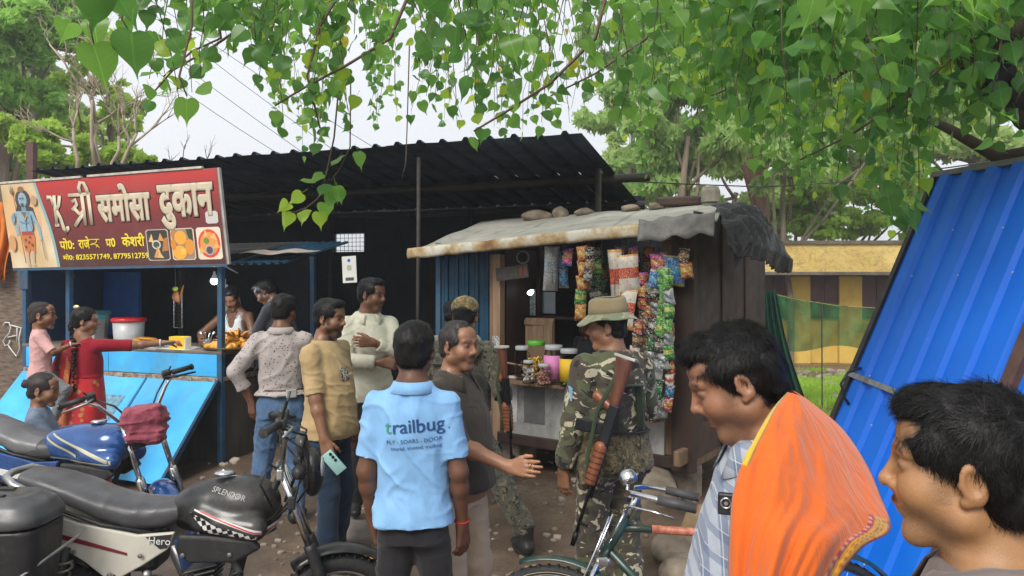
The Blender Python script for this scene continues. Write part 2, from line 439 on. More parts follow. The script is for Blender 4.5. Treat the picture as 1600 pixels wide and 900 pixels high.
M_SHADETIN = pm('tin with painted shade', (.014, .022, .037), .8, 0, .4, 3, .2, 30, c2=(.028, .042, .066))  # bluish black colour stands in for the shade and haze under the roof
M_TIN = pm('weathered roof tin', (.10, .11, .115), .5, .35, .4, 2.2, .2, 25, dirt=(.07, .05, .04))
M_BEAM = pm('dark brown bamboo', (.03, .025, .022), .7, 0, .4, 6)  # one dark brown tone for beams and posts
M_PIPE = pm('grey steel pipe', (.10, .105, .11), .45, .5, .3, 8, dirt=(.09, .05, .03))
M_WALLD = pm('mud wall with painted shade', (.006, .009, .014), .95, 0, .5, 4, .5, 12)  # shade put into the wall colour to darken the interiors
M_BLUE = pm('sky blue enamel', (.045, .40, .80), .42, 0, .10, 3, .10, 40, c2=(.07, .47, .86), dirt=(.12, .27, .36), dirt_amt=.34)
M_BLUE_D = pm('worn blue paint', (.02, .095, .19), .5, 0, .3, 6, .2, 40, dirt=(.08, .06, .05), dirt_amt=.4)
M_RUSTY = pm('rusted iron edge', (.16, .085, .05), .8, .1, .5, 22, .5, 50, c2=(.34, .26, .2))
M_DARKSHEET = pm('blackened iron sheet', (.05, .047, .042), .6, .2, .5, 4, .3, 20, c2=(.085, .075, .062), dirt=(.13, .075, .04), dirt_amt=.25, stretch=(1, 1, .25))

def rib_profile(L, pitch, h, top, foot, off=0.0):
    xs = []; x = off
    while x < L:
        for dx, z in ((0, 0), (pitch*.5 - top/2 - foot, 0), (pitch*.5 - top/2, h), (pitch*.5 + top/2, h), (pitch*.5 + top/2 + foot, 0)):
            if x + dx <= L: xs.append((x + dx, z))
        x += pitch
    if xs[-1][0] < L - 1e-4: xs.append((L, 0))
    return xs
def corr_sheet(name, mat, parent, o, ux, uy, L, W, pitch=.25, h=.035, top=.035, foot=.02, rows=2, thick=.0025, wob=.0):
    """ribbed sheet: ribs run along uy, ux crosses them"""
    ux = np.array(ux, float); uy = np.array(uy, float); ux /= np.linalg.norm(ux); uy /= np.linalg.norm(uy); n = np.cross(ux, uy); o = np.array(o, float)
    pr = rib_profile(L, pitch, h, top, foot)
    g = [[o + ux*x + uy*(W*j/(rows-1)) + n*(z + (wob*float(vnoise(V(x*3, j*1.7, 1.1))) if wob else 0)) for j in range(rows)] for x, z in pr]
    return MB().patch(g, thick).build(name, mat, parent, False)

# ---------------------------------------------------------------- the big tin shed
shed = empty('tin_roof_shed', (.63, 7.0, 0), -A, 'long dark shed with ribbed tin roof behind the stalls', 'shed')
RZ0, RZ1, RD, RL = 3.20, 2.86, 2.9, 7.15
sl_y = np.array([0, RD, RZ1 - RZ0]); 
for i in range(7):
    for j in range(2):
        o = V(-RL + i*1.02, -.02 + (0 if j == 0 else RD*.5 - .06), RZ0 + (.012 if j == 0 else (RZ1-RZ0)*.5 - .006) + (.005 if i % 2 else 0))
        corr_sheet('roof_sheet', M_SHADETIN, shed, o, (1, 0, .0015*((i*7) % 3 - 1)), sl_y, 1.06, RD*.5 + .06, pitch=.255, rows=3, wob=.006)
M_FIBRE = pm('greenish fibreglass roof sheet', (.22, .25, .17), .5, 0, .3, 3)
for i in range(3):
    x = -1.30 + i*.42
    MB().patch([[V(x + u*.05, RD*.53 + v*(RD*.47), RZ0 + (RZ1-RZ0)*(.53 + v*.47) - .006) for v in (0, 1)] for u in (0, 1)], .003).build('skylight_strip', M_FIBRE, shed)
for yy, x1, rr in ((RD*.5, .42, .05), (RD - .05, .12, .05)):
    zz = RZ0 + (RZ1-RZ0)*yy/RD - .06
    MB().tube([V(-RL - .05, yy, zz), V(-3.5, yy, zz - .03), V(x1, yy, zz)], rr, 8).build('roof_beam', M_BEAM, shed, True)
for lx, ly in ((-6.9, .1), (-4.9, .15), (-1.75, .1), (-6.9, 2.8), (-4.6, 2.8), (-2.3, 2.8), (-.1, 2.8), (-.05, .9)):
    zt = RZ0 + (RZ1-RZ0)*ly/RD - .09
    MB().tube([V(lx, ly, -.05), V(lx + .02, ly, zt)], .022 if lx == -1.75 else .035, 8).build('post', M_BEAM, shed, True)
# back wall, with a torn opening left in it
def wall_piece(x0, x1, z0, z1, y=2.95): 
    MB().box(((x0+x1)/2, y, (z0+z1)/2), (x1-x0, .08, z1-z0)).build('back_wall', M_WALLD, shed)
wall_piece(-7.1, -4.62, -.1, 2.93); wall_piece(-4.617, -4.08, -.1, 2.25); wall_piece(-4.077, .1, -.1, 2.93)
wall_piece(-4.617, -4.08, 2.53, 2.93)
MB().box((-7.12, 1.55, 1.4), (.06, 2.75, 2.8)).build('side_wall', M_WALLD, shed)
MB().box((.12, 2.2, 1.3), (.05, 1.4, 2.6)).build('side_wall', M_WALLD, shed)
M_WIRE = pm('dark wire', (.03, .03, .032), .5, .4, .2, 20)
g = MB()
for i in range(9): g.tube([(-4.62 + i*.068, 2.90, 2.24), (-4.62 + i*.068, 2.90, 2.54)], .004, 5)
for i in range(5): g.tube([(-4.63, 2.895, 2.27 + i*.062), (-4.07, 2.895, 2.27 + i*.062)], .004, 5)
g.build('window_mesh', M_WIRE, shed)
# pole in the sky at the far end of the shed roof
MB().box((-7.28, .1, 1.75), (.09, .09, 3.7), rotz(.3)).build('end_post', pm('red oxide post', (.11, .055, .045), .7), shed)
# ribbed blue door that closes the gap between shed and wooden kiosk
door = empty('ribbed_door', P(690, 560, 7.3) * 1, -A, 'dark blue ribbed metal door standing ajar between shed and wooden kiosk', 'door')
door.location.z = .15
M_TEAL = pm('deep blue ribbed sheet', (.008, .07, .14), .5, .1, .3, 4, .15, 30)
corr_sheet('door_sheet', M_TEAL, door, (0, 0, 0), (1, .25, 0), (0, 0, 1), .62, 2.0, pitch=.1, h=.02, top=.03, foot=.01)
MB().bar((-.03, 0, 0), (-.03, 0, 2.05), .05, .04, (0, 1, 0)).build('door_frame', M_BLUE_D, door)
MB().bar((.0, -.02, 1.98), (.62, .13, 1.98), .03, .04).build('top_rail', M_BLUE_D, door)

# ---------------------------------------------------------------- yellow building far behind
yb = empty('yellow_building', (5.0, 20.0, -.6), R(-3), 'low weathered yellow building with brown shutters and a mildewed parapet', 'building')
t = NT('mildewed ochre plaster'); v = t.coords((1, 1, .5))
c = t.ramp(t.noise(1.2, 7, v, .65), [(.3, (.50, .31, .05)), (.65, (.70, .48, .11))])
c = t.mix(t.ramp(t.noise(2.6, 9, v, .75), [(.55, 0.0), (.80, .7)]), c, (.20, .165, .10)); t.col(c); t.rough(.9); t.bump(t.noise(9, 6), .4, .02)
M_OCHRE = t.m
t = NT('cracked parapet plaster'); v = t.coords((.7, 1, 1))
c = t.ramp(t.noise(1.6, 8, v, .7), [(.3, (.46, .31, .085)), (.6, (.66, .49, .17))])
c = t.mix(t.ramp(t.noise(1.1, 9, t.coords((1, 1, 2.2)), .7, 1.5), [(.485, 0.0), (.5, .75), (.515, 0.0)]), c, (.12, .09, .05))
c = t.mix(t.ramp(t.noise(2.3, 9, v, .75), [(.56, 0.0), (.8, .7)]), c, (.16, .13, .09)); t.col(c); t.rough(.95); t.bump(t.noise(7, 6), .4, .03)
M_PARA = t.m
BW = 14.0
MB().box((BW/2 - 2, .6, 1.2), (BW, .2, 2.8)).build('wall', M_OCHRE, yb)
MB().box((BW/2 - 2, .1, 2.98), (BW, 1.2, .72)).build('parapet', M_PARA, yb)
MB().box((BW/2 - 2, .05, 2.58), (BW + .1, 1.42, .08)).build('eave', pm('mouldy concrete', (.12, .10, .075), .95, 0, .4, 5, .5, 14), yb)
MB().box((BW/2 - 2, .1, 3.385), (BW + .05, 1.32, .09)).build('coping', MATS['mouldy concrete'], yb)
M_SHUT = pm('maroon brown shutter', (.085, .035, .032), .6, 0, .25, 5)
for i in range(7):
    cx = -.65 + i*1.37
    wn = MB().box((cx, .46, 1.95), (.76, .07, 1.15)).build('window', pm('window frame brown', (.07, .03, .026), .6), yb)
    for s in (-1, 1): MB().box((cx + s*.18, .41, 1.95), (.345, .05, 1.09)).build('shutter', M_SHUT, wn)
for i in range(7):
    MB().box((.035 + i*1.37, .42, 1.18), (.60, .14, 2.64)).build('pilaster', M_OCHRE, yb)

# ---------------------------------------------------------------- green shade net strung before the building
t = NT('green shade net'); v = t.coords((1, 1, 1))
wv = t.noise(60, 2, v); hole = t.ramp(t.noise(2.2, 5, v, .6), [(.35, .62), (.7, .86)])
t.col(t.ramp(t.noise(4, 4), [(.3, (.012, .10, .028)), (.7, (.028, .16, .05))])); t.rough(.85); t.l(hole, t.b.inputs['Alpha']); M_NET = t.m
net = empty('shade_net', P(1290, 560, 10.5), 0, 'sagging green shade net strung between kiosk and blue sheet', 'net')
net.location.z = -.05
bx = net.location
def net_pt(px, py, d): return np.array(P(px, py, d) - bx)
g = []
for i in range(41):
    u = i / 40; px = 1196 + u*230; top = 457 + 26*u + 7*math.sin(u*math.pi); bot = 542 + 6*math.sin(u*9) + 8*u
    d = 10.3 + .5*u
    g.append([net_pt(px + 10*math.sin(v_*2 + u*3)*(1-u), top + (bot-top)*v_, d + .05*math.sin(u*34 + v_*4) + .035*math.sin(u*57 - 5*v_)) for v_ in np.linspace(0, 1, 14)])
MB().patch(g).build('net_sheet', M_NET, net, True)
g = []
for i in range(25):
    u = i / 24; g.append([net_pt(1193 + u*(20 + 26*v_) + 20*v_*v_, 455 + v_*(160 + 10*u), 10.0 + .09*math.sin(u*22)) for v_ in np.linspace(0, 1, 10)])
MB().patch(g).build('gathered_end', pm('gathered green net', (.008, .075, .045), .9, 0, .4, 14), net, True)
MB().tube([net_pt(1196, 456, 10.25), net_pt(1240, 467, 10.3), net_pt(1310, 478, 10.5), net_pt(1430, 485, 10.8)], .006, 5).build('rope', pm('yellow rope', (.35, .27, .09), .8), net)
MB().tube([net_pt(1285, 690, 10.4), net_pt(1284, 474, 10.4)], .010, 6).build('thin_pole', M_PIPE, net)

# ---------------------------------------------------------------- grass and rubble before the yellow building
def blades(name, n, region, hmin, hmax, wd, mat, label, keep=None):
    x0, x1, y0, y1 = region; x = rng.uniform(x0, x1, n); y = rng.uniform(y0, y1, n)
    if keep is not None: k = keep(x, y); x, y = x[k], y[k]; n = len(x)
    z = gz(x, y); a = rng.uniform(0, 6.28, n); h = rng.uniform(hmin, hmax, n); lean = rng.uniform(.1, .6, n)*h; b = rng.uniform(0, 6.28, n)
    p = np.stack([x, y, z - .01], 1); s = np.stack([np.cos(a), np.sin(a), a*0], 1)*wd; tip = p + np.stack([np.cos(b)*lean, np.sin(b)*lean, h], 1); midp = p + np.stack([np.cos(b)*lean*.3, np.sin(b)*lean*.3, h*.6], 1)
    vv = np.stack([p - s, p + s, midp + s*.7, tip, midp - s*.7], 1).reshape(-1, 3); q = np.arange(n)[:, None]*5
    f4 = (q + np.array([0, 1, 2, 4])); f3 = q + np.array([4, 2, 3])
    o = mesh_obj(name, vv, [tuple(r) for r in f4.tolist()] + [tuple(r) for r in f3.tolist()], mat)
    return tag(o, label, 'grass', kind='stuff')
def leaf_mat(name, c1, c2, tr=.35, sc=1.5, rough=.5, back=None):
    t = NT(name); cc = t.ramp(t.noise(sc, 3), [(.3, c1), (.7, c2)])
    oi = t.n('ShaderNodeObjectInfo'); cc = t.mix(t.math('MULTIPLY', oi.outputs['Random'], .35), cc, tuple(min(1, x*1.6) for x in c2))
    t.col(cc); t.rough(rough)
    tr_ = t.n('ShaderNodeBsdfTranslucent'); t.l(t.mix(.5, cc, tuple(min(1, x*2.0) for x in c2)), tr_.inputs['Color'])
    ms = t.n('ShaderNodeMixShader'); ms.inputs[0].default_value = tr
    t.l(t.b.outputs[0], ms.inputs[1]); t.l(tr_.outputs[0], ms.inputs[2]); t.l(ms.outputs[0], t.t.nodes['Material Output'].inputs['Surface']); return t.m
M_GRASS = leaf_mat('fresh grass', (.16, .31, .03), (.33, .50, .06), .45, .8)
blades('grass', 42000, (2.8, 9.5, 8.8, 18.5), .05, .16, .012, M_GRASS, 'bright green grass lot before the yellow building',
       keep=lambda x, y: (vnoise(np.stack([x*.8, y*.8, x*0], -1)) + .9*vnoise(np.stack([x*2.7, y*2.7, x*0+3], -1)) > -.75 + 1.5*sstep(14.5, 17, y)) & (x > .30*y))
tb = MB()
for i in range(260):
    y = random.uniform(9.2, 18.5); x = random.uniform(.3*y, .52*y)
    if i > 60 and not (15 < y or y < 10.2): continue
    r = random.uniform(.03, .11); z = gz1(x, y)
    tb.box((x, y, z + r*.3), (r*2, r*1.5, r), rotz(random.uniform(0, 6)) @ rotx(random.uniform(-.4, .4)), r*.3)
tag(tb.build('rubble', pm('pale rubble', (.26, .21, .17), .95, 0, .5, 3, .4, 20), None, True), 'scattered broken stone and litter around the grass lot', 'rubble', kind='stuff')

# ---------------------------------------------------------------- background trees
M_BARK = pm('grey brown bark', (.17, .13, .095), .95, 0, .4, 6, .6, 25, stretch=(1, 1, .2))
M_BARK2 = pm('reddish fibrous bark', (.20, .115, .07), .95, 0, .45, 9, .7, 30, stretch=(1, 1, .12))
def limb_path(a, b, n=5, wob=.1):
    a = np.array(a, float); b = np.array(b, float); L = np.linalg.norm(b - a)
    return [a + (b - a)*t_ + (rng.normal(0, wob*L*.3, 3) if 0 < i < n-1 else 0) for i, t_ in enumerate(np.linspace(0, 1, n))]
def leaf_cloud(centers, radii, n, size, droop=.0, flat=.75, shell=.55, elong=1.6):
    """n leaf faces spread through clumps: one quad folded in two along its length"""
    cs_, rs_ = [], []
    for c_, r_ in zip(centers, radii):
        for _ in range(11):
            u_ = rng.normal(0, 1, 3); u_ *= (rng.random()**.4)/np.linalg.norm(u_); cs_.append(np.array(c_) + u_*r_*V(1, 1, flat)); rs_.append(r_*rng.uniform(.22, .42))
    centers = np.array(cs_); radii = np.array(rs_); pr = radii**2; pr /= pr.sum(); shell = .05
    k = rng.choice(len(centers), n, p=pr); u = rng.normal(0, 1, (n, 3)); u /= np.linalg.norm(u, axis=1, keepdims=True)
    rr = (shell + (1 - shell)*rng.random(n))**.7 * (1 + .25*vnoise(u*2.2 + k[:, None]*3.1)); pos = centers[k] + u*(radii[k]*rr)[:, None]*V(1, 1, flat)
    d = rng.normal(0, 1, (n, 3)) + u*.6; d[:, 2] -= droop; d /= np.linalg.norm(d, axis=1, keepdims=True)
    s = np.cross(d, rng.normal(0, 1, (n, 3))); s /= np.linalg.norm(s, axis=1, keepdims=True)
    sz = size*rng.uniform(.6, 1.4, n)[:, None]*.62; L = d*sz*elong/2; W_ = s*sz/2
    vv = np.stack([pos - L, pos + W_*.8, pos + L, pos - W_*.8], 1).reshape(-1, 3)
    return vv, np.arange(n*4).reshape(n, 4)
def tree(name, label, base, h, spread, crowns, n, size, lm, bark=None, trunk_r=.15, droop=.0, lean=(0, 0), group=None, limbs=True, elong=1.6, flat=.75, shell=.5):
    base = np.array(base, float); root = empty(name, base, 0, label, 'tree', group); bark = bark or M_BARK
    top = V(lean[0], lean[1], h*.62); tb_ = MB(); tb_.tube([V(0, 0, -.3)] + limb_path(V(0, 0, 0), top, 5, .06), [trunk_r*1.25] + list(np.linspace(trunk_r, trunk_r*.5, 5)), 8)
    if limbs:
        for c_, r_ in crowns:
            st = top*random.uniform(.45, 1.0); tb_.tube(limb_path(st, np.array(c_), 5, .12), list(np.linspace(trunk_r*.42, .02, 5)), 6)
    tb_.build('trunk', bark, root, True)
    vv, ff = leaf_cloud([c_ for c_, r_ in crowns], [r_ for c_, r_ in crowns], n, size, droop, flat, shell, elong)
    mesh_obj('crown', vv, ff, lm, root, False)
    return root
L_DARK = leaf_mat('mango leaf green', (.022, .075, .014), (.07, .17, .03), .3, .5)
L_MID = leaf_mat('mid leaf green', (.15, .31, .05), (.30, .50, .10), .5, .5)
L_LIGHT = leaf_mat('yellow green leaf', (.24, .42, .05), (.42, .62, .09), .55, .6)
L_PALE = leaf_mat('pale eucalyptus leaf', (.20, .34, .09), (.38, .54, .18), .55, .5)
L_MID2 = leaf_mat('hazy far leaf', (.27, .40, .13), (.44, .57, .22), .55, .4)  # pale and far leaf colours lightened to stand in for haze
def crown_px(spots, d, base):
    return [(np.array(P(x, y, d + random.uniform(-.8, .8))) - np.array(base), r*d/F_PX) for x, y, r in spots]
GZB = -.45
GT = 'trees behind the stalls'
def tree_px(name, label, px, d, spots, n, size, lm, **kw):
    base = P(px, 500, d); base.z = GZB
    cr = crown_px(spots, d, base); h = max(c_[2] for c_, r_ in cr)*1.25
    return tree(name, label, base, h, 1, cr, n, size, lm, group=GT, **kw)
tree_px('broadleaf_tree', 'tall dense green tree at the far edge of the shed', 10, 17, [(-10,30,70),(60,10,60),(20,90,75),(90,70,50),(-40,150,80),(60,160,60),(10,210,70),(-30,250,70)], 34000, .17, L_MID, trunk_r=.2, flat=.6, shell=.4)
tree_px('broadleaf_tree', 'bright yellow green tree low behind the sign board', 100, 15, [(20,205,40),(80,215,45),(140,235,38),(195,240,28),(60,250,50),(150,262,40),(225,252,18)], 18000, .13, L_LIGHT, trunk_r=.12, flat=.6, shell=.4)
tree_px('broadleaf_tree', 'thin leafy tree with sparse crown rising beside the bare branches', 175, 19, [(150,60,35),(110,110,40),(165,130,30),(190,180,36),(150,190,40),(215,170,18)], 7000, .17, L_LIGHT, trunk_r=.1, flat=.7)
tree_px('eucalyptus_tree', 'tall pale drooping tree behind the kiosk roof', 1075, 19, [(1040,110,60),(1090,170,70),(1010,210,55),(1120,110,60),(1060,260,60),(1130,240,50),(1000,290,40)], 20000, .2, L_PALE, trunk_r=.14, droop=1.6, elong=2.8, shell=.25)
tree_px('eucalyptus_tree', 'pale drooping tree with thin trunks beside the palm', 1235, 20, [(1220,120,70),(1290,180,70),(1180,200,50),(1330,110,70),(1240,260,60),(1390,200,80),(1460,120,90)], 26000, .2, L_PALE, trunk_r=.10, droop=1.3, elong=2.6, shell=.25)
tree_px('broadleaf_tree', 'bright lime green bush tree rising over the yellow building', 1330, 23, [(1290,330,42),(1330,300,48),(1390,320,55),(1260,350,30),(1430,290,60),(1350,355,40),(1480,340,60),(1240,330,45),(1300,355,35),(1420,350,45),(1380,280,50),(1270,300,40)], 44000, .2, L_LIGHT, trunk_r=.12, flat=.55, shell=.4)
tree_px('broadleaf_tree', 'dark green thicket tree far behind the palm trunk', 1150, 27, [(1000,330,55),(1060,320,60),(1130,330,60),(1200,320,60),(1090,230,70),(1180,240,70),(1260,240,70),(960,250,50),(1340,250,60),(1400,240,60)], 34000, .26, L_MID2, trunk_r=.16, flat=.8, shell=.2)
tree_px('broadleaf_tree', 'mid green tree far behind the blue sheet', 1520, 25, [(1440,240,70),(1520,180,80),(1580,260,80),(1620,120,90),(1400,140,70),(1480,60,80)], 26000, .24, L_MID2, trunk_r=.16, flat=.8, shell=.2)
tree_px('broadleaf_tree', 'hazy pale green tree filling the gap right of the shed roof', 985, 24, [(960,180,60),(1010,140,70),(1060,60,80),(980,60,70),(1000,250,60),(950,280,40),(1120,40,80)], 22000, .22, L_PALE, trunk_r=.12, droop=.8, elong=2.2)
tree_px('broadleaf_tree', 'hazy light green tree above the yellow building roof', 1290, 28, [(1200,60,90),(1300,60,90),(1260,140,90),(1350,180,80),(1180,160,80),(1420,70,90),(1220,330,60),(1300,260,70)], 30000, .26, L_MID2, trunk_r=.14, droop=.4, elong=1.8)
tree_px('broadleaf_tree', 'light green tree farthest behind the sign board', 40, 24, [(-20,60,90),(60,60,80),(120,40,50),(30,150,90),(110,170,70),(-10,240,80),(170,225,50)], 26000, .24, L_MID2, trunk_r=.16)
# palm whose shaggy trunk shows above the kiosk roof
pb = P(1188, 500, 22); pb.z = GZB
palm = empty('palm_tree', pb, 0, 'palm with shaggy reddish trunk above the black tarpaulin', 'tree', GT)
def off(px, py, d, b): return np.array(P(px, py, d) - b)
MB().tube([V(0, 0, -.2), off(1194, 400, 22, pb), off(1190, 330, 22, pb), off(1176, 250, 22, pb), off(1172, 200, 22, pb), off(1171, 170, 22, pb)], [.2, .2, .24, .38, .32, .1], 12).build('trunk', M_BARK2, palm, True)
fm = MB(); c0 = off(1170, 180, 22, pb)
for i in range(26):
    a = i*2.4; el = random.uniform(-.5, 1.0); L = random.uniform(1.3, 2.1)
    pts = [c0 + V(math.cos(a)*math.cos(el), math.sin(a)*math.cos(el), math.sin(el))*L*t_ - V(0, 0, .7*t_*t_) for t_ in np.linspace(0, 1, 6)]
    for q in range(5):
        for s in (-1, 1):
            for z_ in range(4):
                p = pts[q] + (pts[q+1]-pts[q])*z_/4; sd = np.cross(pts[q+1]-pts[q], V(0, 0, 1)); sd /= np.linalg.norm(sd)+1e-6
                e = p + sd*s*.28 + (pts[q+1]-pts[q])*.6 - V(0, 0, .08); dv = V(0, 0, .018)
                fm.add([p - dv, p + dv, e], [(0, 1, 2)])
fm.build('crown', L_PALE, palm)
pb2 = P(1062, 500, 21.5); pb2.z = GZB
old = empty('tree_trunk', pb2, 0, 'thick reddish forked tree trunk half hidden behind the kiosk roof', 'tree', GT)
MB().tube([V(0, 0, -.2), off(1064, 340, 21.5, pb2), off(1068, 290, 21.5, pb2), off(1082, 250, 21.5, pb2), off(1092, 180, 21.5, pb2), off(1110, 90, 21.5, pb2)], [.22, .18, .14, .09, .06, .02], 10).tube([off(1066, 300, 21.5, pb2), off(1058, 250, 21.5, pb2), off(1040, 190, 21.5, pb2), off(1010, 110, 21.5, pb2)], [.09, .06, .04, .015], 8).build('trunk', M_BARK2, old, True)
for i, px in enumerate((1212, 1226, 1238, 1258)):
    b_ = P(px, 500, 22.5 + i*.5); b_.z = GZB
    o = empty('sapling_trunk', b_, 0, ['pale thin trunk nearest the palm', 'second pale thin trunk beside the palm', 'third pale thin trunk beside the palm', 'thin leaning pale trunk farthest from the palm'][i], 'tree', 'thin pale trunks beside the palm')
    MB().tube(limb_path(V(0, 0, -.1), V(random.uniform(-.3, .5), 0, 6.5), 5, .05), [.08, .07, .06, .04, .02], 7).build('trunk', pm('pale grey bark', (.38, .33, .27), .9, 0, .3, 6), o, True)
# bare branched tree against the sky
bb = P(150, 500, 14); bb.z = 0
bare = empty('bare_tree', bb, 0, 'leafless pale tree with spreading twigs behind the sign board', 'tree', GT)
bt = MB()
def twig(p, d, L, r, dep):
    pts = limb_path(p, p + d*L, 4, .12); bt.tube(pts, list(np.linspace(r, r*.55, 4)), 5)
    if dep == 0: return
    for i in range(3 if dep > 1 else 2):
        nd = d + rng.normal(0, .42, 3)*V(1, .7, .8) + V(0, 0, .08); nd /= np.linalg.norm(nd); twig(np.array(pts[random.choice((2, 3))]), nd, L*random.uniform(.55, .8), r*.55, dep - 1)
for tx, ty, bx_ in ((150, 140, 150), (110, 150, 122), (195, 170, 172), (235, 165, 182), (140, 60, 152)):
    a = off(bx_, 275, 14, bb); e = off(tx, ty, 14, bb); d = e - a; L = np.linalg.norm(d); bt.tube([V((bx_-150)*.003, 0, -.2), a], [.06, .045], 6); twig(a, d/L, L*.6, .045, 4)
bt.build('trunk', pm('pale dry wood', (.34, .27, .20), .9, 0, .3, 5), bare, True)
bb = P(290, 500, 13); bb.z = 0
bare2 = empty('bare_tree', bb, 0, 'leafless dark twigs peeking over the shed roof', 'tree', GT)
bt = MB()
for tx, ty, bx_ in ((288, 212, 285), (335, 222, 318), (262, 232, 268)):
    a = off(bx_, 265, 13, bb); e = off(tx, ty, 13, bb); d = e - a; L = np.linalg.norm(d); bt.tube([V((bx_-290)*.003, 0, 0), a], [.03, .015], 5); twig(a, d/L, L*.55, .012, 2)
bt.build('trunk', pm('dark dry wood', (.12, .095, .075), .9), bare2, True)
# overhead wires
def wire(pts, label, r=.006):
    tag(MB().tube(pts, r, 5).build('overhead_wire', M_WIRE, None, True), label, 'wire', 'overhead wires')
wire([P(960, 282, 9), P(1080, 288, 9.3), P(1190, 292, 9.5), P(1300, 286, 9.2), P(1480, 262, 8.5), P(1640, 240, 8)], 'dark wire sagging across the trees between shed and blue sheet', .008)
for i, (a, b) in enumerate((((80, -60), (540, 285)), ((140, -60), (560, 262)), ((180, -40), (600, 240)), ((150, 40), (470, 262)))):
    pts = [np.array(P(a[0] + (b[0]-a[0])*t_, a[1] + (b[1]-a[1])*t_ + 8*math.sin(t_*math.pi), 22)) for t_ in np.linspace(0, 1, 8)]
    wire(pts, ['lowest', 'second', 'third', 'topmost'][i if i < 3 else 0] + ' thin power line crossing the open sky' if i < 3 else 'short thin power line crossing the sky above the bare tree', .009)
# ================================================================ THE SNACK STALL (blue)
M_WOODD = pm('dark brown plywood', (.034, .019, .015), .65, 0, .35, 3, .25, 30, c2=(.058, .032, .024), stretch=(1, 1, .25))
M_WOODL = pm('pale raw timber', (.33, .215, .13), .8, 0, .3, 5, .3, 30, stretch=(4, 4, .4))
M_WOODM = pm('weathered brown plank', (.20, .125, .075), .8, 0, .35, 6, .35, 30, stretch=(5, 5, .5))
M_WHITEP = pm('white plastic', (.72, .72, .70), .35, 0, .06, 6, 0)
M_REDP = pm('red plastic', (.62, .02, .025), .35, 0, .08, 6, 0)
M_STEEL = pm('stainless steel', (.5, .51, .52), .25, .95, .15, 10, .05)
M_PAPER = pm('dull white paper', (.55, .56, .55), .85, 0, .1, 6, .05)
M_BLACKP = pm('black plastic', (.018, .018, .02), .45, 0, .3, 10, .08)
STX, STY = -2.81, 7.2
stall = empty('snack_stall', (STX, STY, 0), -A, 'sky blue snack stall with folded down front flap under the sign board', 'stall')
LS = 2.63
for lx, ly, zt in ((0, 0, 2.02), (-1.99, 0, 2.0), (-LS, 0, 2.0), (0, 1.5, 2.1), (-LS, 1.5, 2.1)):
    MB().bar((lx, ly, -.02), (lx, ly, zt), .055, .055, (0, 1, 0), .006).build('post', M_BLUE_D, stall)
x0 = -LS
for i, (a, b) in enumerate(((-LS + .03, -1.42), (-1.415, -.03))):
    MB().box(((a+b)/2, -.012, 1.005), (b - a, .03, .215), None, .004).build('counter_panel', M_BLUE, stall)
MB().box((-LS/2, -.02, .865), (LS - .02, .05, .055), None, .006).build('hinge_rail', M_RUSTY, stall)
for i in range(9): MB().box((-LS + .25 + i*.29, -.05, .872), (.075, .014, .04), None, .004).build('hinge', pm('dusty pale hinge', (.30, .27, .22), .8, 0, .5, 30), stall)
MB().box((-LS/2, .33, 1.13), (LS + .06, .72, .03), None, .006).build('counter_top', pm('greasy counter board', (.16, .13, .10), .6, 0, .4, 6), stall)
for i in range(3):                              # the flap's three leaves slope from the hinge down to the ground
    a, b = -LS + .02 + i*.873, -LS + .02 + (i+1)*.873 - .008
    g = [[V(a + (b-a)*u, -.045 - .70*v_, .845 - .80*v_ + .004*math.sin(u*5 + v_*4 + i)) for v_ in np.linspace(0, 1, 6)] for u in np.linspace(0, 1, 6)]
    fl = MB().patch(g, .012).build('front_flap', M_BLUE, stall)
    MB().bar((b - .012, -.05, .85), (b - .012, -.75, .052), .02, .02).build('leaf_edge', pm('dark seam paint', (.02, .12, .25), .6), fl)
MB().box((-1.15, -.292, .583), (.30, .29, .006), rotx(R(48.8))).build('rubbed_patch', pm('scraped bare patch', (.13, .27, .36), .8, 0, .5, 26, .2), stall)
MB().bar((.015, -.055, .86), (.015, -.76, .05), .03, .05).build('flap_edge', pm('dark blue edge', (.008, .045, .10), .6), stall)
for i in range(4):
    MB().box((.005, .03 + .37*i + .17, .43), (.02, .36, .82), None, .004).build('side_sheet', M_DARKSHEET, stall)
MB().box((.005, .75, .875), (.06, 1.5, .04), None, .004).build('side_rail', M_RUSTY, stall)
MB().box((-LS/2, .02, .42), (LS - .06, .02, .8)).build('lower_front', M_DARKSHEET, stall)
MB().box((-LS/2, 1.52, 1.05), (LS, .03, 2.1)).build('back_wall', M_WALLD, stall)
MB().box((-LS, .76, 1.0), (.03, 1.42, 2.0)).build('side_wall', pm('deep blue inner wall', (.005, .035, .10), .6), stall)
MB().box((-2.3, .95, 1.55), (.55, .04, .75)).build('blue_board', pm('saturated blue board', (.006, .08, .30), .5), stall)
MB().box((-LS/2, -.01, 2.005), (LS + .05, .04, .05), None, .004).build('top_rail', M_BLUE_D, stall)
g = [[V(-LS*.95 + LS*.86*u, -.045 + .01*math.sin(u*19), 2.02 + .012*math.sin(u*31) + .028*v_) for v_ in (0, 1)] for u in np.linspace(0, 1, 40)]
MB().patch(g, .01).build('torn_blue_strip', M_BLUE, stall)
corr_sheet('roof_sheet', M_TIN, stall, (-LS - .1, -.05, 2.06), (1, 0, 0), (0, 1, .12), LS + .02, 1.7, pitch=.09, h=.022, top=.03, foot=.015)
aw = corr_sheet('side_awning', pm('faded blue tin', (.012, .06, .115), .55, .1, .35, 5, .2, 30, dirt=(.1, .09, .08), dirt_amt=.2), stall, (-.06, .12, 1.98), (.86, .3, .02), (0, 1, .22), .58, 1.2, pitch=.085, h=.024, top=.028, foot=.014)
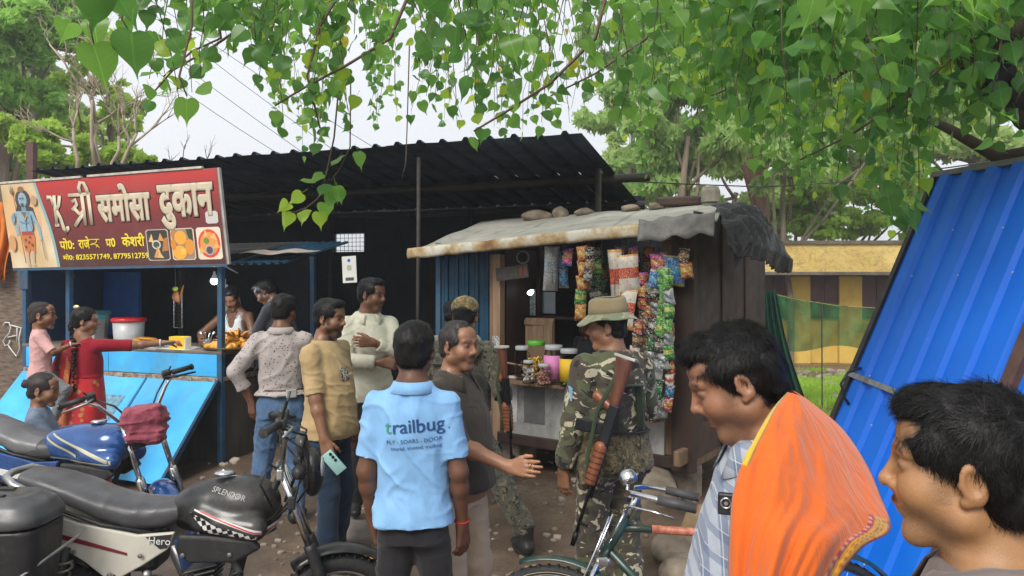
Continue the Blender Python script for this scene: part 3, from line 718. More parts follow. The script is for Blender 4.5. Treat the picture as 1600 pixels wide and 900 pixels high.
MB().patch([[V(.0 + .62*u, .25 + .4*v_ + .1*u, 2.10 + .05*v_ + .012*math.sin(9*u + 3*v_)) for v_ in np.linspace(0, 1, 6)] for u in np.linspace(0, 1, 14)], .006).build('loose_board', pm('rain bleached board', (.34, .29, .24), .9, 0, .4, 7, .5, 22, stretch=(1, 6, 1)), stall)
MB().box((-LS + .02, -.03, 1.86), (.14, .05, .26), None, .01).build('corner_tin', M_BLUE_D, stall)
# bulbs under the top rail: one lit, one unlit beside it
def bulb(name, x, y, z, lit, label):
    e = empty(name, stall.matrix_basis @ Vector((x, y, z)), 0, label, 'light bulb')
    MB().lathe([(.012, .0), (.014, -.03), (.02, -.035), (.022, -.05), (.034, -.075)], n=16).build('socket', M_WHITEP, e, True)
    m = NT('lit bulb' if lit else 'unlit bulb'); m.col((.8, .82, .85)); m.rough(.3)
    if lit: m.b.inputs['Emission Color'].default_value = (.86, .95, 1, 1); m.b.inputs['Emission Strength'].default_value = 5
    MB().lathe([(.034, -.075), (.038, -.09), (.036, -.108), (.024, -.124), (.006, -.131)], n=16).build('glass_dome', m.m, e, True)
    MB().tube([(0, 0, .09), (0, 0, 0)], .004, 6).build('cord', M_BLACKP, e)
    if lit:
        pl = bpy.data.lights.new('bulb_light', 'POINT'); pl.energy = 5; pl.shadow_soft_size = .05; pl.color = (.85, .94, 1)
        po = bpy.data.objects.new('bulb_light', pl); link(po, e); po.location = (0, 0, -.19)
bpy.context.view_layer.update()
bulb('light_bulb', -.19, .12, 1.92, True, 'lit white bulb hanging under the stall top rail')
bulb('light_bulb', -.27, .32, 1.92, False, 'unlit round bulb beside the glowing one')

def at_stall(x, y, z): return stall.matrix_basis @ Vector((x, y, z))
CT = 1.147
# tubs on the stall
def tub(x, y, z, r, h, lid, label, square=False):
    e = empty('plastic_tub', at_stall(x, y, z), -A, label, 'tub')
    n = 4 if square else 24; q = R(45)
    b = MB(); b.lathe([(r*.86, 0), (r*.9, .01), (r, h)], n=n) ; ob = b.build('body', pm('cloudy plastic', (.50, .52, .52), .35, 0, .1, 5, 0), e, not square)
    l = MB(); l.lathe([(r*1.07, h - .005), (r*1.1, h + .0), (r*1.1, h + .025), (r*1.0, h + .04)], n=n); ol = l.build('lid', lid, e, not square)
    if square:
        for o in (ob, ol): o.rotation_euler.z = q
M_CYAN = pm('turquoise plastic', (.10, .42, .50), .4, 0, .1, 6, 0)
tub(-1.56, .36, CT, .16, .24, M_REDP, 'big clear tub with red lid behind the counter')
tub(-2.24, .45, CT, .20, .30, M_CYAN, 'wide tub with turquoise lid at the blue board', True)
tub(-1.98, .30, CT, .10, .26, M_CYAN, 'narrow tub with pale turquoise lid near the red lidded one', True)
# trays
def tray(name, x, y, r, mat, label, cat='tray', z=CT):
    e = empty(name, at_stall(x, y, z), -A, label, cat)
    MB().lathe([(r*.85, .0), (r*.9, .004), (r, .03), (r*.985, .032), (r*.86, .010), (0.001, .008)], n=32, cap=False).build('dish', mat, e, True); return e
t1 = tray('fritter_tray', -.06, .22, .27, pm('browned brass tray', (.20, .13, .05), .45, .6, .3, 8), 'round brass tray heaped with golden fritters', 'tray')
t = NT('fried batter'); t.col(t.ramp(t.noise(30, 5), [(.25, (.30, .09, .006)), (.5, (.62, .26, .015)), (.8, (.78, .42, .04))])); t.rough(.45); t.bump(t.noise(70, 4), .6, .008); M_FRY = t.m
def lump(r, seed, n=2):
    bm = bmesh.new(); bmesh.ops.create_icosphere(bm, subdivisions=n, radius=r)
    vv = np.array([v.co for v in bm.verts]); vv = vv * (1 + .3*vnoise(vv/r*1.3 + seed))[:, None]; ff = [[v.index for v in f.verts] for f in bm.faces]; bm.free(); return vv, ff
lumps = []
for i in range(5):
    vv, ff = lump(.045, i*7.3); me = mesh_obj('fritter', vv*V(1.25, .8, .7), ff, M_FRY, t1); lumps.append(me); 
    me.location = (random.uniform(-.12, .12), random.uniform(-.12, .12), .03)
for i in range(46):
    o = lumps[i % 5].copy(); COL.objects.link(o); a = random.uniform(0, 6.28); r = .22*math.sqrt(random.random()); o.parent = t1
    o.location = (r*math.cos(a), r*math.sin(a), .03 + .12*max(0, 1 - r/.2)*random.random()); o.rotation_euler = (random.uniform(-.6, .6), random.uniform(-.6, .6), random.uniform(0, 6)); s = random.uniform(.7, 1.1); o.scale = (s, s, s)
for i in range(9):
    a = random.uniform(0, 6.28); c0 = V(.05 + .05*math.cos(a), .05*math.sin(a), .13)
    MB().tube([c0, c0 + V(.05*math.cos(a), .05*math.sin(a), .04), c0 + V(.1*math.cos(a), .1*math.sin(a), .05)], [.013, .012, .005], 7).build('chilli_fritter', M_FRY, t1, True)
t2 = tray('steel_plate', -.80, .16, .17, M_STEEL, 'shallow steel plate beside the yellow box', 'plate')
vv, ff = lump(.05, 3.0); mesh_obj('chutney', vv*V(2, 2, .25) + V(0, 0, .02), ff, pm('pale chutney', (.45, .44, .38), .5), t2)
t3 = tray('bread_tray', -1.13, .20, .2, MATS['browned brass tray'], 'flat tray of fried bread near the reaching hand', 'tray')
for i in range(6):
    MB().lathe([(.05, 0), (.09, .006), (.085, .016), (.03, .02)], (random.uniform(-.08, .08), random.uniform(-.06, .06), .01 + i*.012), (random.uniform(-.15, .15), random.uniform(-.15, .15), 1), 16).build('fried_bread', M_FRY, t3, True)
yb_ = empty('carton', at_stall(-.56, .05, CT), -A + .15, 'yellow carton with round red mark on the stall counter', 'box')
MB().box((0, 0, .062), (.17, .1, .124), None, .003).build('box_body', pm('yellow card', (.80, .52, .03), .55, 0, .06, 6, .02), yb_)
MB().box((.09, 0, .062), (.012, .094, .118)).build('pale_end', pm('cream card', (.62, .58, .42), .6), yb_)
MB().lathe([(.028, 0), (.028, .003), (.001, .003)], (.02, -.0515, .06), (0, -1, 0), 20).build('red_mark', M_REDP, yb_)
MB().lathe([(.016, 0), (.016, .0015), (.001, .0015)], (.02, -.0548, .06), (0, -1, 0), 20).build('mark_ring', MATS['yellow card'], yb_)
gl = empty('spoon_cup', at_stall(-.28, .12, CT), 0, 'clear tumbler holding steel spoons beside the fritters', 'tumbler')
t = NT('clear tumbler'); t.col((.9, .95, .95)); t.rough(.05); t.b.inputs['Transmission Weight'].default_value = .9; t.b.inputs['IOR'].default_value = 1.2; M_CLEAR = t.m
MB().lathe([(.034, 0), (.042, .10), (.039, .10), (.031, .006)], n=20).build('cup', M_CLEAR, gl, True)
for i in range(4):
    a = i*1.6; MB().tube([(0, 0, .01), (.05*math.cos(a), .05*math.sin(a), .14), (.075*math.cos(a), .075*math.sin(a), .17)], [.004, .005, .016], 6, flat=.4).build('spoon', M_STEEL, gl, True)
np_ = MB().patch([[V(-.45 + .8*u, -.25 + .3*v_ + .01*math.sin(u*11), .002 + .004*math.sin(u*9 + v_*7) - .05*max(0, .12 - v_)) for v_ in np.linspace(0, 1, 6)] for u in np.linspace(0, 1, 12)], .001).build('newspaper', M_PAPER, None, True)
np_.location = at_stall(-.78, .22, CT); np_.rotation_euler.z = -A; tag(np_, 'crumpled newspaper sheet lying along the counter edge', 'newspaper')
# hanging inside
hb_ = empty('hanging_grater', at_stall(-1.02, .5, 1.32), -A, 'long black wire rack hanging inside the stall', 'rack')
MB().tube([(-.05, 0, 0), (-.055, 0, .36), (.055, 0, .36), (.06, 0, 0), (-.05, 0, 0)], .005, 6).build('frame', M_STEEL, hb_)
g = MB()
for i in range(9): g.tube([(-.05, 0, .03 + i*.037), (.055, 0, .03 + i*.037)], .003, 5)
g.build('bars', M_WIRE, hb_)
ch = empty('lemon_charm', at_stall(-.86, .3, 1.68), -A, 'lemon and chilli charm hanging on a string in the stall', 'charm')
MB().tube([(0, 0, .28), (0, 0, -.12)], .003, 5).build('string', M_BLACKP, ch)
vv, ff = lump(.03, 1.0); mesh_obj('lemon', vv + V(0, 0, .06), ff, pm('lime', (.42, .50, .05), .5), ch); vv, ff = lump(.045, 4.0); mesh_obj('clay_piece', vv*V(1, 1, 1.4) + V(.02, 0, -.03), ff, pm('terracotta charm', (.5, .22, .09), .7), ch)
MB().tube([(.05, 0, -.1), (.08, 0, .02), (.11, 0, .1)], [.006, .012, .006], 6).build('chilli', pm('dry chilli', (.35, .12, .02), .5), ch, True)
bgp = [[V(-.12 + .24*u + .03*math.sin(v_*5), .02*math.sin(u*7 + v_*3), .0 + .36*v_ + .05*math.sin(u*6)*(v_ > .8)) * V(1 - .45*(v_ < .25), 1, 1) for v_ in np.linspace(0, 1, 9)] for u in np.linspace(0, 1, 9)]
bo = MB().patch(bgp, .01).build('carrier_bag', pm('thin white carrier bag', (.40, .40, .40), .6), None, True); bo.location = at_stall(-.56, .75, 1.42); bo.rotation_euler.z = -A
tag(bo, 'limp white carrier bag hanging at the back of the stall', 'bag')

# ---------------------------------------------------------------- sign board
sc_ = [np.array(P(20, 420, 7.75)), np.array(P(355, 413, 7.02)), np.array(P(339, 262, 7.06)), np.array(P(0, 288, 7.79))]
sgn = empty('sign_board', P(190, 417, 7.38), 0, 'large tilted red and maroon sign board with cream lettering above the blue stall', 'sign')
so_ = np.array(sgn.location); sn_ = np.cross(sc_[1] - sc_[0], sc_[3] - sc_[0]); sn_ /= np.linalg.norm(sn_)
if sn_[1] > 0: sn_ = -sn_
def SG(u, v_, off=0.0): return (sc_[0]*(1-u)*(1-v_) + sc_[1]*u*(1-v_) + sc_[2]*u*v_ + sc_[3]*(1-u)*v_) + sn_*off - so_
M_PRINT = NT('printed flex'); _a = M_PRINT.n('ShaderNodeVertexColor'); _a.layer_name = 'Col'
M_PRINT.col(M_PRINT.mix(M_PRINT.ramp(M_PRINT.noise(3, 6), [(.5, 0.0), (.9, .25)]), _a.outputs['Color'], (.30, .24, .2))); M_PRINT.rough(.55); M_PRINT = M_PRINT.m
def print_grid(name, u0, u1, v0, v1, nu, nv, colf, off, parent, left=None):
    vv, cc = [], []
    for i in range(nu + 1):
        for j in range(nv + 1):
            v_ = v0 + (v1-v0)*j/nv; ua, ub = (u0, u1) if left is None else (u0, left(v_)); u = ua + (ub-ua)*i/nu
            vv.append(SG(u, v_, off)); cc.append(colf(u, v_))
    ff = [(i*(nv+1)+j, (i+1)*(nv+1)+j, (i+1)*(nv+1)+j+1, i*(nv+1)+j+1) for i in range(nu) for j in range(nv)]
    o = mesh_obj(name, vv, ff, M_PRINT, parent, False); color_attr(o, np.array(cc)); return o
b = MB(); b.add([SG(0, 0, -.03), SG(1, 0, -.03), SG(1, 1, -.03), SG(0, 1, -.03), SG(0, 0, 0), SG(1, 0, 0), SG(1, 1, 0), SG(0, 1, 0)], [(0,3,2,1),(4,5,6,7),(0,1,5,4),(1,2,6,5),(2,3,7,6),(3,0,4,7)])
b.build('board', pm('sign backing', (.18, .14, .12), .7), sgn)
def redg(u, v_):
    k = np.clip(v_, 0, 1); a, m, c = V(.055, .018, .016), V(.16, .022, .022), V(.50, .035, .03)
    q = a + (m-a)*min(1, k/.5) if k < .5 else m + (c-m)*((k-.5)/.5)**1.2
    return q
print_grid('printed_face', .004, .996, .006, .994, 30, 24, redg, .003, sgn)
edge = lambda v_: .175 + .055*(1 - v_)**1.3 + .012*math.sin(v_*4)
print_grid('cyan_edge', .004, .2, .008, .992, 6, 20, lambda u, v_: V(.22, .42, .42), .0045, sgn, lambda v_: edge(v_) + .012)
print_grid('picture_panel', .004, .2, .008, .992, 10, 20, lambda u, v_: V(.62, .48, .29) + V(.08, .1, .12)*math.sin(u*30 + v_*5)*float(.5 + vnoise(V(u*20, v_*6, 1.0))) - V(.05, .22, .22)*max(0, .25 - abs(v_ - .55)) , .006, sgn, edge)
def sgn_mesh(name, polys, off, parent=sgn, step=.0006):
    vv, ff, cc = [], [], []
    for k, (pl, c) in enumerate(polys):
        b_ = len(vv); vv += [SG(u, v_, off + k*step) for u, v_ in pl]; ff.append(tuple(range(b_, b_ + len(pl)))); cc += [c]*len(pl)
    o = mesh_obj(name, vv, ff, M_PRINT, parent, False); color_attr(o, np.array(cc)); return o
def oval(cu, cv, ru, rv, n=14, a0=0.0): return [(cu + ru*math.cos(a0 + 6.2832*i/n), cv + rv*math.sin(a0 + 6.2832*i/n)) for i in range(n)]
BLU, SKN, ORG, DRK, BRN = V(.25, .38, .46), V(.16, .25, .32), V(.52, .17, .05), V(.05, .045, .05), V(.22, .12, .07)
sgn_mesh('painted_figure', [
    (oval(.095, .55, .085, .42, 18), V(.66, .42, .20)), ([(.058,.95),(.062,.95),(.078,.06),(.074,.06)], BRN),
    (oval(.105, .80, .038, .12), DRK), ([(.075,.78),(.15,.70),(.165,.52),(.14,.56),(.13,.66),(.09,.6),(.06,.62)], DRK),
    (oval(.102, .92, .016, .035), BRN), (oval(.104, .80, .021, .085), BLU), ([(.094,.72),(.115,.72),(.117,.66),(.092,.66)], SKN),
    ([(.062,.67),(.147,.66),(.152,.60),(.137,.42),(.078,.42),(.066,.55)], BLU), ([(.066,.66),(.058,.55),(.066,.40),(.052,.38),(.046,.54),(.055,.65)], BLU),
    ([(.147,.66),(.172,.48),(.178,.32),(.168,.31),(.158,.48),(.140,.60)], BLU), ([(.090,.66),(.124,.65),(.108,.50)], V(.12, .14, .18)),
    ([(.078,.43),(.137,.43),(.142,.36),(.134,.18),(.112,.22),(.098,.16),(.084,.20),(.076,.36)], ORG), ([(.08,.43),(.137,.43),(.138,.385),(.08,.385)], V(.34, .06, .05)),
    ([(.086,.20),(.100,.18),(.098,.06),(.106,.03),(.086,.03),(.088,.08)], V(.50, .38, .27)), ([(.112,.21),(.130,.19),(.124,.06),(.134,.03),(.112,.03),(.114,.08)], V(.50, .38, .27)),
    (oval(.110, .30, .006, .02, 8), V(.14, .07, .04)), (oval(.095, .33, .005, .02, 8), V(.14, .07, .04)), (oval(.125, .27, .006, .02, 8), V(.14, .07, .04)), (oval(.118, .36, .005, .015, 8), V(.14, .07, .04)), (oval(.092, .25, .005, .018, 8), V(.14, .07, .04)),
    ([(.086,.66),(.092,.66),(.108,.58),(.124,.66),(.130,.66),(.108,.55)], V(.45, .34, .20)), ([(.078,.55),(.108,.53),(.137,.55),(.137,.54),(.108,.52),(.078,.54)], V(.16, .25, .32)), ([(.106,.52),(.110,.52),(.109,.43),(.107,.43)], V(.16, .25, .32)),
    (oval(.098, .815, .004, .010, 8), DRK), (oval(.111, .815, .004, .010, 8), DRK), ([(.096,.755),(.112,.755),(.106,.72),(.102,.72)], DRK), ([(.099,.775),(.110,.775),(.1045,.768)], V(.30, .12, .10)), ([(.103,.86),(.106,.86),(.1055,.83),(.1035,.83)], V(.6, .45, .1)),
    ([(.058,.66),(.040,.60),(.048,.50),(.060,.56)], V(.19, .30, .37)), (oval(.030, .30, .018, .10, 10), V(.55, .30, .12)), (oval(.165, .78, .015, .06, 10), V(.45, .28, .16)), ([(.118,.66),(.140,.62),(.145,.46),(.134,.43),(.128,.55)], V(.19, .30, .37)),
    ([(.176,.33),(.180,.33),(.186,.10),(.183,.10)], BRN), ([(.052,.97),(.055,.88),(.062,.86),(.069,.88),(.071,.97),(.066,.90),(.063,.97),(.061,.97),(.058,.90)], BRN)], .0075)
# lettering: fitted text, and brush strokes for the joined letters
M_CREAM = pm('cream lettering', (.55, .47, .34), .6, 0, .1, 8, 0); M_SHADOW = pm('dark lettering edge', (.035, .012, .012), .6, 0, .2, 8, 0); M_YEL = pm('yellow lettering', (.78, .60, .03), .6, 0, .08, 8, 0)
def sgn_text(name, s, box, mat, off, weight, parent=sgn, grow=0.0, depth=.002):
    o = text_mesh(name, s, 1.0, mat, parent, Matrix.Identity(4), 0.002, 0.0, bevel=weight); me = o.data
    a = np.empty(len(me.vertices)*3, np.float32); me.vertices.foreach_get('co', a); a = a.reshape(-1, 3)
    lo, hi = a.min(0), a.max(0); u0, v0, u1, v1 = box; u0 -= grow; u1 += grow; v0 -= grow*2; v1 += grow*2
    q = np.array([SG(u0 + (u1-u0)*(x-lo[0])/(hi[0]-lo[0]), v0 + (v1-v0)*(y-lo[1])/(hi[1]-lo[1]), off + .012*z) for x, y, z in a]); me.vertices.foreach_set('co', q.astype(np.float32).ravel()); me.update(); return o
def strokes(name, lines, box, mat, off, wd, parent=sgn):
    u0, v0, u1, v1 = box; m = MB()
    for ln in lines:
        b0 = len(m.v); m.tube([V(u0 + (u1-u0)*x, 0, (v0 + (v1-v0)*y)) * V(2.2, 1, .87) for x, y in ln], wd, 8)
        for i in range(b0, len(m.v)): q = m.v[i]; m.v[i] = tuple(SG(q[0]/2.2, q[2]/.87, off + q[1]*.12))
    return m.build(name, mat, parent, True)
for grow, mat, off, wt, ws in ((.004, M_SHADOW, .0065, .07, .0265), (0, M_CREAM, .0085, .05, .021)):
    sgn_text('title_lettering', 'समोसा', (.455, .475, .70, .91), mat, off, wt, grow=grow)
    sgn_text('title_lettering', 'दुकान', (.735, .37, .975, .86), mat, off, wt, grow=grow)
    strokes('title_initial', [[(.0,.78),(.06,.88),(.16,.86),(.26,.78),(.30,.60)], [(.42,.88),(.38,.5),(.36,.1)], [(.25,.12),(.5,.12)], [(.38,.46),(.62,.62),(.74,.86)], [(.44,.5),(.62,.30),(.74,.02),(.9,-.10),(.98,.0),(.96,.08)]], (.226, .43, .308, .88), mat, off, ws*.85)
    strokes('title_lettering', [[(-.02,.74),(1.03,.74)], [(.62,.74),(.62,.03)], [(.92,.74),(.92,.03)], [(.58,.76),(.52,.9),(.62,1.02),(.78,1.0),(.88,.86),(.92,.74)], [(.12,.58),(.28,.64),(.33,.52),(.2,.44),(.08,.40)], [(.18,.44),(.40,.30),(.60,.36)], [(.60,.30),(.36,.18),(.12,.02)]], (.33, .45, .43, .94), mat, off, ws*.9)
def line2(off=.0075):
    sgn_text('owner_lettering', 'पो0:', (.255, .205, .325, .335), M_YEL, off, .03); strokes('owner_lettering', [[(.5,.5),(.1,.1)]], (.262, .215, .275, .265), M_YEL, off, .004)
    sgn_text('owner_lettering', 'राजे', (.345, .205, .40, .345), M_YEL, off, .03); strokes('owner_lettering', [[(-.1,.97),(1.05,.97)], [(.0,.45),(.25,.40),(.32,.55),(.2,.6)], [(.25,.48),(.55,.5)], [(.75,.97),(.72,.7),(.55,.62),(.55,.4),(.8,.38)], [(.8,.4),(.6,.1)], [(.72,.35),(1.0,.05)]], (.40, .205, .445, .31), M_YEL, off, .0042)
    sgn_text('owner_lettering', 'प0', (.475, .215, .52, .315), M_YEL, off, .03); strokes('owner_lettering', [[(.5,.5),(.1,.1)]], (.478, .225, .491, .27), M_YEL, off, .004)
    sgn_text('owner_lettering', 'केशरी', (.55, .21, .655, .36), M_YEL, off, .03)
    sgn_text('phone_lettering', 'मो0:', (.262, .085, .315, .155), M_YEL, off, .03); sgn_text('phone_lettering', '8235571749, 8779512759', (.325, .075, .665, .145), M_YEL, off, .025)
line2()
# three pictures of food
def rrect(u0, v0, u1, v1): return [(u0+.008, v0), (u1-.008, v0), (u1, v0+.018), (u1, v1-.018), (u1-.008, v1), (u0+.008, v1), (u0, v1-.018), (u0, v0+.018)]
GOLD, GOLD2, GOLD3 = V(.62, .30, .08), V(.42, .17, .035), V(.75, .45, .16)
sgn_mesh('food_picture', [(rrect(.662, .055, .762, .39), V(.55, .45, .35)), (rrect(.666, .063, .758, .382), V(.03, .027, .026)), ([(.672,.26),(.695,.25),(.688,.345)], GOLD3), ([(.715,.27),(.742,.26),(.727,.35)], GOLD), ([(.728,.15),(.757,.16),(.757,.30),(.742,.29)], GOLD2), (oval(.706, .225, .020, .05), V(.55, .53, .5)), (oval(.706, .225, .014, .034), V(.04, .07, .03)), ([(.69,.09),(.735,.08),(.722,.13),(.712,.215)], GOLD3), ([(.69,.09),(.712,.1),(.712,.215)], GOLD)], .0075)
sgn_mesh('food_picture', [(rrect(.772, .055, .874, .39), V(.72, .60, .42)), (rrect(.776, .063, .870, .382), V(.30, .22, .16)), ([(.84,.38),(.868,.38),(.868,.25),(.85,.28)], V(.03, .05, .02)), (oval(.785, .33, .012, .05), V(.45,.2,.05)), (oval(.815, .29, .027, .075), V(.80, .36, .03)), (oval(.852, .19, .020, .085), V(.70, .27, .02)), (oval(.807, .135, .030, .075), V(.82, .38, .03)), (oval(.782, .22, .012, .06), V(.62, .24, .02)), (oval(.822, .145, .012, .03), V(.86, .5, .08))], .0075)
sgn_mesh('food_picture', [(rrect(.884, .055, .988, .39), V(.72, .64, .5)), (oval(.936, .22, .047, .15, 20), V(.70, .06, .03)), (oval(.936, .22, .038, .12, 20), V(.72, .30, .06)), ([(.915,.29),(.932,.30),(.924,.375)], GOLD3), ([(.94,.28),(.972,.25),(.962,.33)], GOLD3), ([(.95,.17),(.982,.17),(.968,.23)], V(.78,.42,.1)), ([(.892,.13),(.918,.12),(.90,.2)], V(.78,.42,.1)), (oval(.925, .25, .012, .03), V(.12, .25, .04)), (oval(.936, .15, .019, .055), V(.42, .40, .45)), (oval(.936, .15, .014, .04), V(.10, .06, .06))], .0075)
# the white square sticker keeps its place; what was printed on it is left out
sgn_mesh('white_sticker', [(rrect(.932, .425, .985, .555), V(.55, .53, .5))], .0085)
MB().bar(SG(.0, 1.012, .0), SG(.40, 1.012, .0), .03, .022).build('top_batten', pm('peeling white batten', (.48, .44, .38), .8, 0, .3, 14), sgn)
MB().bar(SG(.43, 1.015, .0), SG(.94, 1.015, .0), .03, .022).build('top_batten', MATS['peeling white batten'], sgn)
MB().bar(SG(1.006, .0, -.01), SG(1.006, 1.0, -.01), .022, .03, sn_).build('side_batten', pm('grey batten', (.35, .33, .32), .7), sgn)
MB().bar(SG(.0, -.012, -.01), SG(1.0, -.012, -.01), .022, .02).build('bottom_batten', M_BLUE_D, sgn)
# struts that hold the board back to the stall
for u in (.1, .9): MB().tube([SG(u, .1, -.04), SG(u, .1, -.04) + V(.15, .45, -.16)], .014, 6).build('strut', M_PIPE, sgn)

# ---------------------------------------------------------------- left of the stall: mat wall with a chalk drawing, orange cloth
ml = P(5, 640, 8.6)
mw = empty('mat_wall', (ml.x, 8.6, 0), -A, 'brown woven mat wall with white chalk drawing beside the blue stall', 'wall')
MB().box((-1.2, 0, 1.05), (3.1, .05, 2.2)).build('mat', pm('brown mat', (.115, .082, .06), .95, 0, .4, 7, .8, 40, c2=(.16, .12, .09), stretch=(1, 1, 6)), mw)
M_CHALK = pm('white chalk', (.6, .6, .57), .95)
for ln in ([(4, 510), (8, 504), (14, 504), (17, 511), (15, 520), (9, 527), (5, 533), (8, 540), (14, 538), (16, 532)], [(12, 527), (27, 524)], [(17, 508), (35, 513)], [(33, 513), (30, 528), (31, 545), (26, 557), (19, 548), (13, 540)], [(27, 512), (27, 535)]):
    MB().tube([np.array(P(x, y, 8.55 - .0035*x)) - np.array(mw.location) for x, y in ln], .008, 5).build('chalk_line', M_CHALK, None, True)
for o in [q for q in bpy.data.objects if q.name.startswith('chalk_line')]:
    o.parent = mw; o.matrix_parent_inverse = Matrix.Rotation(A, 4, 'Z')
oc = MB().patch([[np.array(P(-30 + 44*u + 6*math.sin(v_*5), 310 + v_*120 + 8*u, 8.4 + .06*math.sin(u*16))) for v_ in np.linspace(0, 1, 10)] for u in np.linspace(0, 1, 16)], .004).build('hanging_cloth', pm('orange cloth', (.68, .20, .03), .8, 0, .25, 6), None, True)
tag(oc, 'orange cloth hanging at the edge of the sign board', 'cloth')
ps = MB().box((0, 0, 0), (.152, .004, .25)).build('notice_sheet', pm('aged white notice', (.60, .60, .56), .8, 0, .06, 4, 0), None)
ps.location = P(546, 421, 7.0); ps.rotation_euler = (0, R(-3), -A); tag(ps, 'white notice sheet hung in the dark shed above the white shirted man', 'notice')
MB().lathe([(.016, 0), (.016, .001), (.001, .001)], (0, -.003, .085), (0, -1, 0), 14).build('blue_seal', pm('notice blue', (.02, .1, .45), .6), ps)
MB().box((0, -.0032, .015), (.045, .001, .05)).build('print_block', pm('notice grey print', (.36, .35, .30), .8), ps); MB().box((0, -.0032, -.09), (.09, .001, .03)).build('print_line', pm('notice dark print', (.06, .06, .07), .8), ps)
# ================================================================ THE WOODEN KIOSK
KA = R(35.0); KX, KY = 1.39, 5.9
kiosk = empty('wooden_kiosk', (KX, KY, 0), -KA, 'brown plywood kiosk on rough stones with rusty pale roof and counter', 'kiosk')
KW, KD = 1.82, 2.0
def at_k(x, y, z): return Vector((KX, KY, 0)) + Matrix.Rotation(-KA, 3, 'Z') @ Vector((x, y, z))
KM = kiosk.matrix_basis
def k_inv(p): return np.array(Matrix.Rotation(KA, 3, 'Z') @ (Vector(p) - Vector((KX, KY, 0))))
MB().box((-KW/2, KD/2, .37), (KW + .04, KD + .04, .09), None, .01).build('platform', M_WOODM, kiosk)
MB().box((-.02, -.02, 1.27), (.19, .07, 1.90), None, .006).build('corner_board', M_WOODD, kiosk)
MB().box((-.17, .02, 1.24), (.10, .05, 1.84), None, .006).build('corner_board', M_WOODM, kiosk)
MB().box((-KW - .02, -.01, 1.2), (.085, .08, 1.75), None, .006).build('front_post', M_WOODL, kiosk)
MB().box((-KW - .105, .02, 1.2), (.05, .06, 1.75), None, .006).build('front_post', M_WOODM, kiosk)
for i in range(3):
    MB().box((.022, .09 + .63*i + .31, 1.395), (.022, .62, 1.99), None, .003).build('side_panel', M_WOODD, kiosk)
for yy in (.70, 1.33): MB().box((.038, yy, 1.395), (.02, .05, 1.99), None, .003).build('side_batten', M_WOODD, kiosk)
MB().box((.0, .03, .46), (.06, .5, .12), None, .01).build('platform_end', M_WOODM, kiosk)
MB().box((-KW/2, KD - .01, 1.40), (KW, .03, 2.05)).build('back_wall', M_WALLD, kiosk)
MB().box((-KW - .01, KD/2 + .03, 1.25), (.03, KD - .1, 1.75)).build('side_wall', M_WOODD, kiosk)
t = NT('grubby grey counter sheet'); v = t.coords((1, 1, .6))
c = t.ramp(t.noise(2.5, 7, v, .65), [(.3, (.28, .28, .27)), (.7, (.46, .46, .44))]); c = t.mix(t.ramp(t.noise(7, 8, v, .75), [(.5, 0.0), (.75, .8)]), c, (.08, .07, .06)); t.col(c); t.rough(.6); t.bump(t.noise(20, 4), .15, .01)
MB().box((-KW/2 - .06, -.03, .65), (KW - .24, .03, .50), None, .004).build('counter_front', t.m, kiosk)
MB().box((-KW/2 - .06, -.012, .385), (KW - .1, .09, .10), None, .01).build('sill_beam', M_WOODD, kiosk)
MB().box((-KW/2 - .06, .05, .925), (KW - .2, .56, .03), None, .005).build('shelf', M_WOODM, kiosk)
MB().tube([(-KW + .05, -.10, 1.09), (-KW + .55, -.09, 1.045), (-.5, -.10, 1.03)], .009, 6).build('jar_rail', M_WOODL, kiosk, True)
t = NT('torn sticker'); c = t.ramp(t.noise(55, 3), [(.47, (.62, .62, .6)), (.5, (.25, .25, .25))]); t.col(c); t.rough(.8); M_STK = t.m
MB().box((-.98, -.048, .78), (.25, .004, .21), roty(.05)).build('sticker', M_STK, kiosk)
MB().box((-KW + .17, -.048, .75), (.09, .004, .42)).build('sticker', pm('white strip', (.55, .55, .53), .8), kiosk)
MB().box((-1.42, -.048, .72), (.22, .003, .34)).build('patch_sheet', pm('grey patch', (.14, .14, .14), .6), kiosk)
MB().box((-KW - .02, -.054, 1.23), (.078, .004, .17)).build('post_sticker', M_STK, kiosk)
# inner partition with pictures, small door
MB().box((-1.28, .85, 1.62), (.95, .03, .95)).build('inner_partition', pm('black inner board', (.012, .012, .013), .7), kiosk)
for x in (-1.72, -1.05): MB().box((x, .5, 1.5), (.04, .04, 1.4)).build('inner_post', M_WOODD, kiosk)
MB().box((-1.35, .55, 1.47), (.75, .12, .03)).build('inner_shelf', M_WOODD, kiosk)
sd = MB().box((-1.53, .22, 1.24), (.30, .03, .48), rotz(.12), .006).build('small_door', M_WOODM, kiosk)
for x in (-1.63, -1.53, -1.43): MB().box((x, .200, 1.22), (.092, .012, .40), rotz(.12), .003).build('door_plank', M_WOODM, sd)
MB().box((-1.53, .198, 1.44), (.30, .02, .05), rotz(.12), .004).build('door_rail', M_WOODM, sd)
def on_wall(name, px, py, d, wx, h, mat, label, cat):
    e = MB().box((0, 0, 0), (wx, .006, h), None, .001).build(name, mat, None); e.location = P(px, py, d); e.rotation_euler.z = -KA; return tag(e, label, cat)
t = NT('lettered glass sticker'); c = t.ramp(t.noise(38, 2), [(.5, (.30, .42, .40)), (.53, (.65, .72, .70))]); t.col(c); t.rough(.15)
gp = on_wall('framed_picture', 824, 472, 7.35, .19, .26, t.m, 'framed glass picture with bright lamp glare inside the kiosk', 'picture')
m = NT('lamp tube glow'); m.col((.9, .95, 1)); m.b.inputs['Emission Color'].default_value = (.85, .95, 1, 1); m.b.inputs['Emission Strength'].default_value = 3
lp = empty('kiosk_lamp', P(829, 457, 7.1), -KA, 'small glowing oval lamp inside the kiosk', 'lamp')
